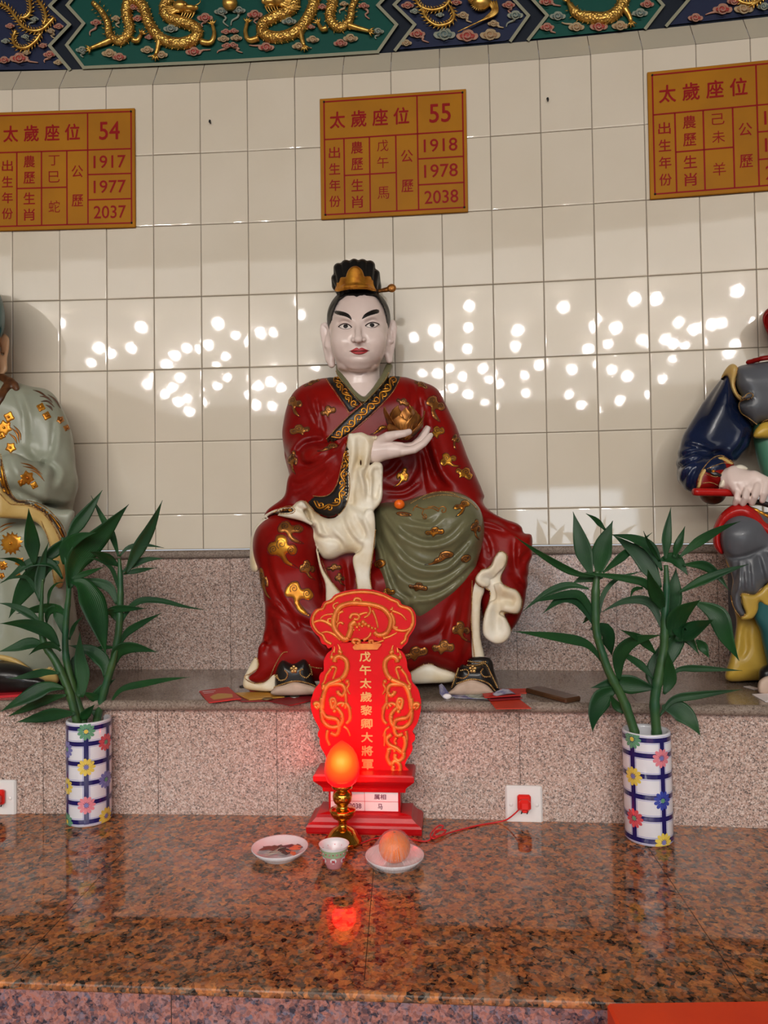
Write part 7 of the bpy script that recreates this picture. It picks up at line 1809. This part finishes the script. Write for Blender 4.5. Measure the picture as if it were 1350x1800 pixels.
def stalk(pts, radii, label, Y0, K, base_z, leaves, Yb):
    q = smooth_line(pts, 7); n = len(q)
    P3 = [P(a, b, Yb + (Y0 - Yb) * (i / (n - 1))) for i, (a, b) in enumerate(q)]
    P3[0].z = max(P3[0].z, base_z)
    r = thing('leafy_stalk', P3[0], label, 'plant stalk', 'leafy stalks in the vases')
    foot = Vector((P3[0].x, P3[0].y, base_z))
    rr = np.interp(np.linspace(0, 1, n), np.linspace(0, 1, len(radii)), radii)
    rad = [float(x) * K * .88 * (1 + .12 * (1 if (i % 6 == 0) else 0)) for i, x in enumerate(rr)]
    mb = MB(); mb.tube([foot] + P3, [rad[0]] + rad, 12); mb.build('stem', M_STEM, r)
    for lf in leaves: leaf(r, lf[0], lf[1], lf[3] if len(lf) > 3 else Y0, K, lf[2] if len(lf) > 2 else None)
CL = lambda *p: crop(0, 860, 3.5526, p)
CR = lambda *p: crop(900, 860, 3.0, p)
def LL(w, *p): return (CL(*p), w / 3.5526)
def LR(w, *p): return (CR(*p), w / 3.0)
cL, kL, _, hL = VL; cR, kR, _, hR = VR
zb = Z_COUNTER + .014
stalk(CL((480,1450),(430,1260),(350,1080),(275,960),(258,820),(260,700),(268,560)), (8,8,7.5,6.5,5,3.5,2), 'left vase stalk that leans left and carries the lowest leaves', cL.y - .02, kL, zb,
      [LL(88,(215,470),(205,360),(190,230),(178,118)), LL(60,(252,700),(245,590),(275,420),(305,330)), LL(30,(170,520),(140,465),(90,438),(0,432)), LL(26,(250,700),(180,560),(90,550),(0,582)), LL(52,(262,840),(160,765),(60,722),(-10,712)),
       LL(82,(370,985),(290,885),(150,842),(0,838)), LL(72,(300,985),(190,965),(90,990),(-10,1015)), LL(50,(370,1150),(280,1145),(150,1170),(50,1185)), LL(92,(400,1245),(300,1240),(160,1305),(0,1390)), LL(62,(412,1285),(280,1315),(150,1375),(40,1422)), LL(80,(470,1400),(340,1405),(220,1430),(100,1455)), LL(44,(380,1010),(330,975),(250,985),(180,1035))], cL.y)
stalk(CL((520,1440),(440,1180),(408,1000),(415,800),(430,620),(410,430),(390,300)), (7.5,7.5,6.5,6,5,3.6,2.4), 'middle left-vase stalk with the broadest upright and drooping leaves', cL.y, kL, zb,
      [LL(150,(435,620),(480,440),(640,270),(805,93),), LL(84,(410,340),(470,240),(560,120),(640,5)), LL(86,(398,470),(420,360),(500,300),(600,270)), LL(150,(445,575),(520,600),(590,760),(662,1035)), LL(38,(440,560),(540,525),(655,483)), LL(26,(432,940),(465,850),(520,792)), LL(58,(390,560),(320,465),(190,460),(70,545),(-5,592)),
       LL(130,(370,455),(270,500),(160,620),(55,805)), LL(78,(265,455),(330,395),(400,330),(455,265)), LL(62,(410,800),(370,745),(250,745),(100,778)), LL(66,(395,900),(360,760),(300,770),(290,860)), LL(84,(515,1300),(520,1170),(500,1040),(498,890)), LL(60,(500,1440),(540,1400),(590,1345)), LL(50,(520,1270),(590,1300),(690,1365)), LL(90,(500,1300),(480,1180),(470,1070),(530,1000)), LL(20,(300,720),(310,640),(350,590),(400,580))], cL.y + .012)
stalk(CL((605,1440),(660,1230),(710,1060),(742,880),(752,700),(752,560),(745,430)), (7.5,7.5,7,7.5,6.5,5.5,3), 'left vase stalk nearest the middle statue, with slender side leaves', cL.y + .02, kL, zb,
      [LL(84,(785,530),(860,380),(940,240),(1015,68)), LL(46,(740,420),(700,290),(640,180),(568,38)), LL(62,(740,480),(650,425),(555,388)), LL(44,(760,520),(840,470),(920,440),(1025,432)), LL(34,(770,530),(850,510),(975,490)), LL(30,(745,420),(800,365),(900,348),(1025,366)), LL(26,(745,650),(700,500),(610,440),(500,425)), LL(62,(728,720),(690,620),(600,580),(440,568)), LL(46,(640,768),(740,745),(915,745)),
       LL(40,(742,880),(790,770),(870,700),(1000,697),(1150,732),(1295,756)), LL(48,(745,980),(790,900),(880,840),(1015,770)), LL(80,(700,1130),(735,1015),(830,985),(985,1018)), LL(44,(690,1335),(760,1250),(900,1215),(1040,1190),(1190,1172)), LL(90,(655,1180),(650,1090),(570,1010),(430,975)), LL(90,(600,1430),(600,1330),(650,1240),(720,1185)), LL(24,(730,990),(640,985),(560,1010)), LL(60,(740,830),(715,770),(660,765),(640,780))], cL.y + .02)
stalk(CR((645,1275),(590,1120),(510,960),(462,820),(442,720),(440,560),(450,430)), (9,9,8.5,7.5,8,8.5,5), 'right vase stalk on the left, with a bend above the rim', cR.y + .005, kR, zb,
      [LR(90,(420,455),(370,300),(322,118)), LR(105,(455,455),(480,300),(532,165)), LR(30,(492,215),(440,160),(390,128)), LR(46,(480,440),(560,370),(740,228)), LR(40,(455,460),(330,440),(180,360),(15,250)), LR(60,(480,465),(400,462),(318,497)), LR(42,(405,525),(300,508),(180,550),(55,645)), LR(46,(430,690),(370,570),(280,556),(90,600)), LR(72,(435,720),(370,600),(270,575),(162,655)),
       LR(52,(470,905),(400,820),(270,785),(5,748)), LR(85,(415,738),(490,755),(528,880)), LR(26,(455,700),(480,560),(560,470),(705,430)), LR(100,(552,1050),(480,1090),(432,1180),(425,1280)), LR(50,(590,1180),(545,1130),(520,1080)), LR(72,(565,1010),(565,880),(640,800),(790,768)), LR(24,(415,650),(390,690),(372,708))], cR.y)
stalk(CR((762,1278),(752,1120),(775,980),(800,840),(805,690),(815,540),(812,400)), (9.5,9.5,10,8.5,7.5,7,4), 'right vase stalk on the right, with the tallest crown of leaves', cR.y - .005, kR, zb,
      [LR(50,(792,740),(730,600),(600,588),(465,652)), LR(44,(795,660),(720,510),(600,470),(345,438)), LR(92,(785,520),(690,370),(600,290),(530,240)), LR(60,(790,430),(730,310),(640,260),(515,238)), LR(50,(808,370),(815,240),(838,95)), LR(44,(855,360),(880,290),(912,195)), LR(50,(880,360),(980,280),(1100,210),(1205,168)), LR(66,(780,375),(860,370),(928,455)), LR(52,(905,398),(1010,400),(1080,450),(1145,535)), LR(50,(880,545),(990,490),(1110,440),(1250,394)),
       LR(88,(825,680),(850,560),(865,415)), LR(96,(830,780),(880,660),(995,583)), LR(104,(970,598),(1080,660),(1130,780),(1198,905)), LR(90,(860,800),(960,740),(1065,688)), LR(90,(805,960),(850,820),(920,780),(988,875)), LR(54,(970,795),(1000,820),(1040,890)), LR(36,(825,1005),(880,950),(1000,945),(1215,957)), LR(44,(775,1200),(850,1110),(980,1085),(1215,1056)), LR(104,(790,1145),(880,1170),(940,1220),(995,1300)), LR(40,(745,1000),(680,930),(590,870),(540,825)),
       LR(98,(745,1050),(650,1030),(540,1020),(415,1048)), LR(86,(770,1080),(750,950),(775,825)), LR(48,(755,865),(680,790),(572,742)), LR(74,(800,640),(740,500),(715,420)), LR(24,(780,380),(720,280),(693,220)), LR(20,(690,520),(640,530),(625,575)), LR(70,(930,720),(880,730),(900,800)), LR(70,(800,1080),(830,1000),(820,850))], cR.y)
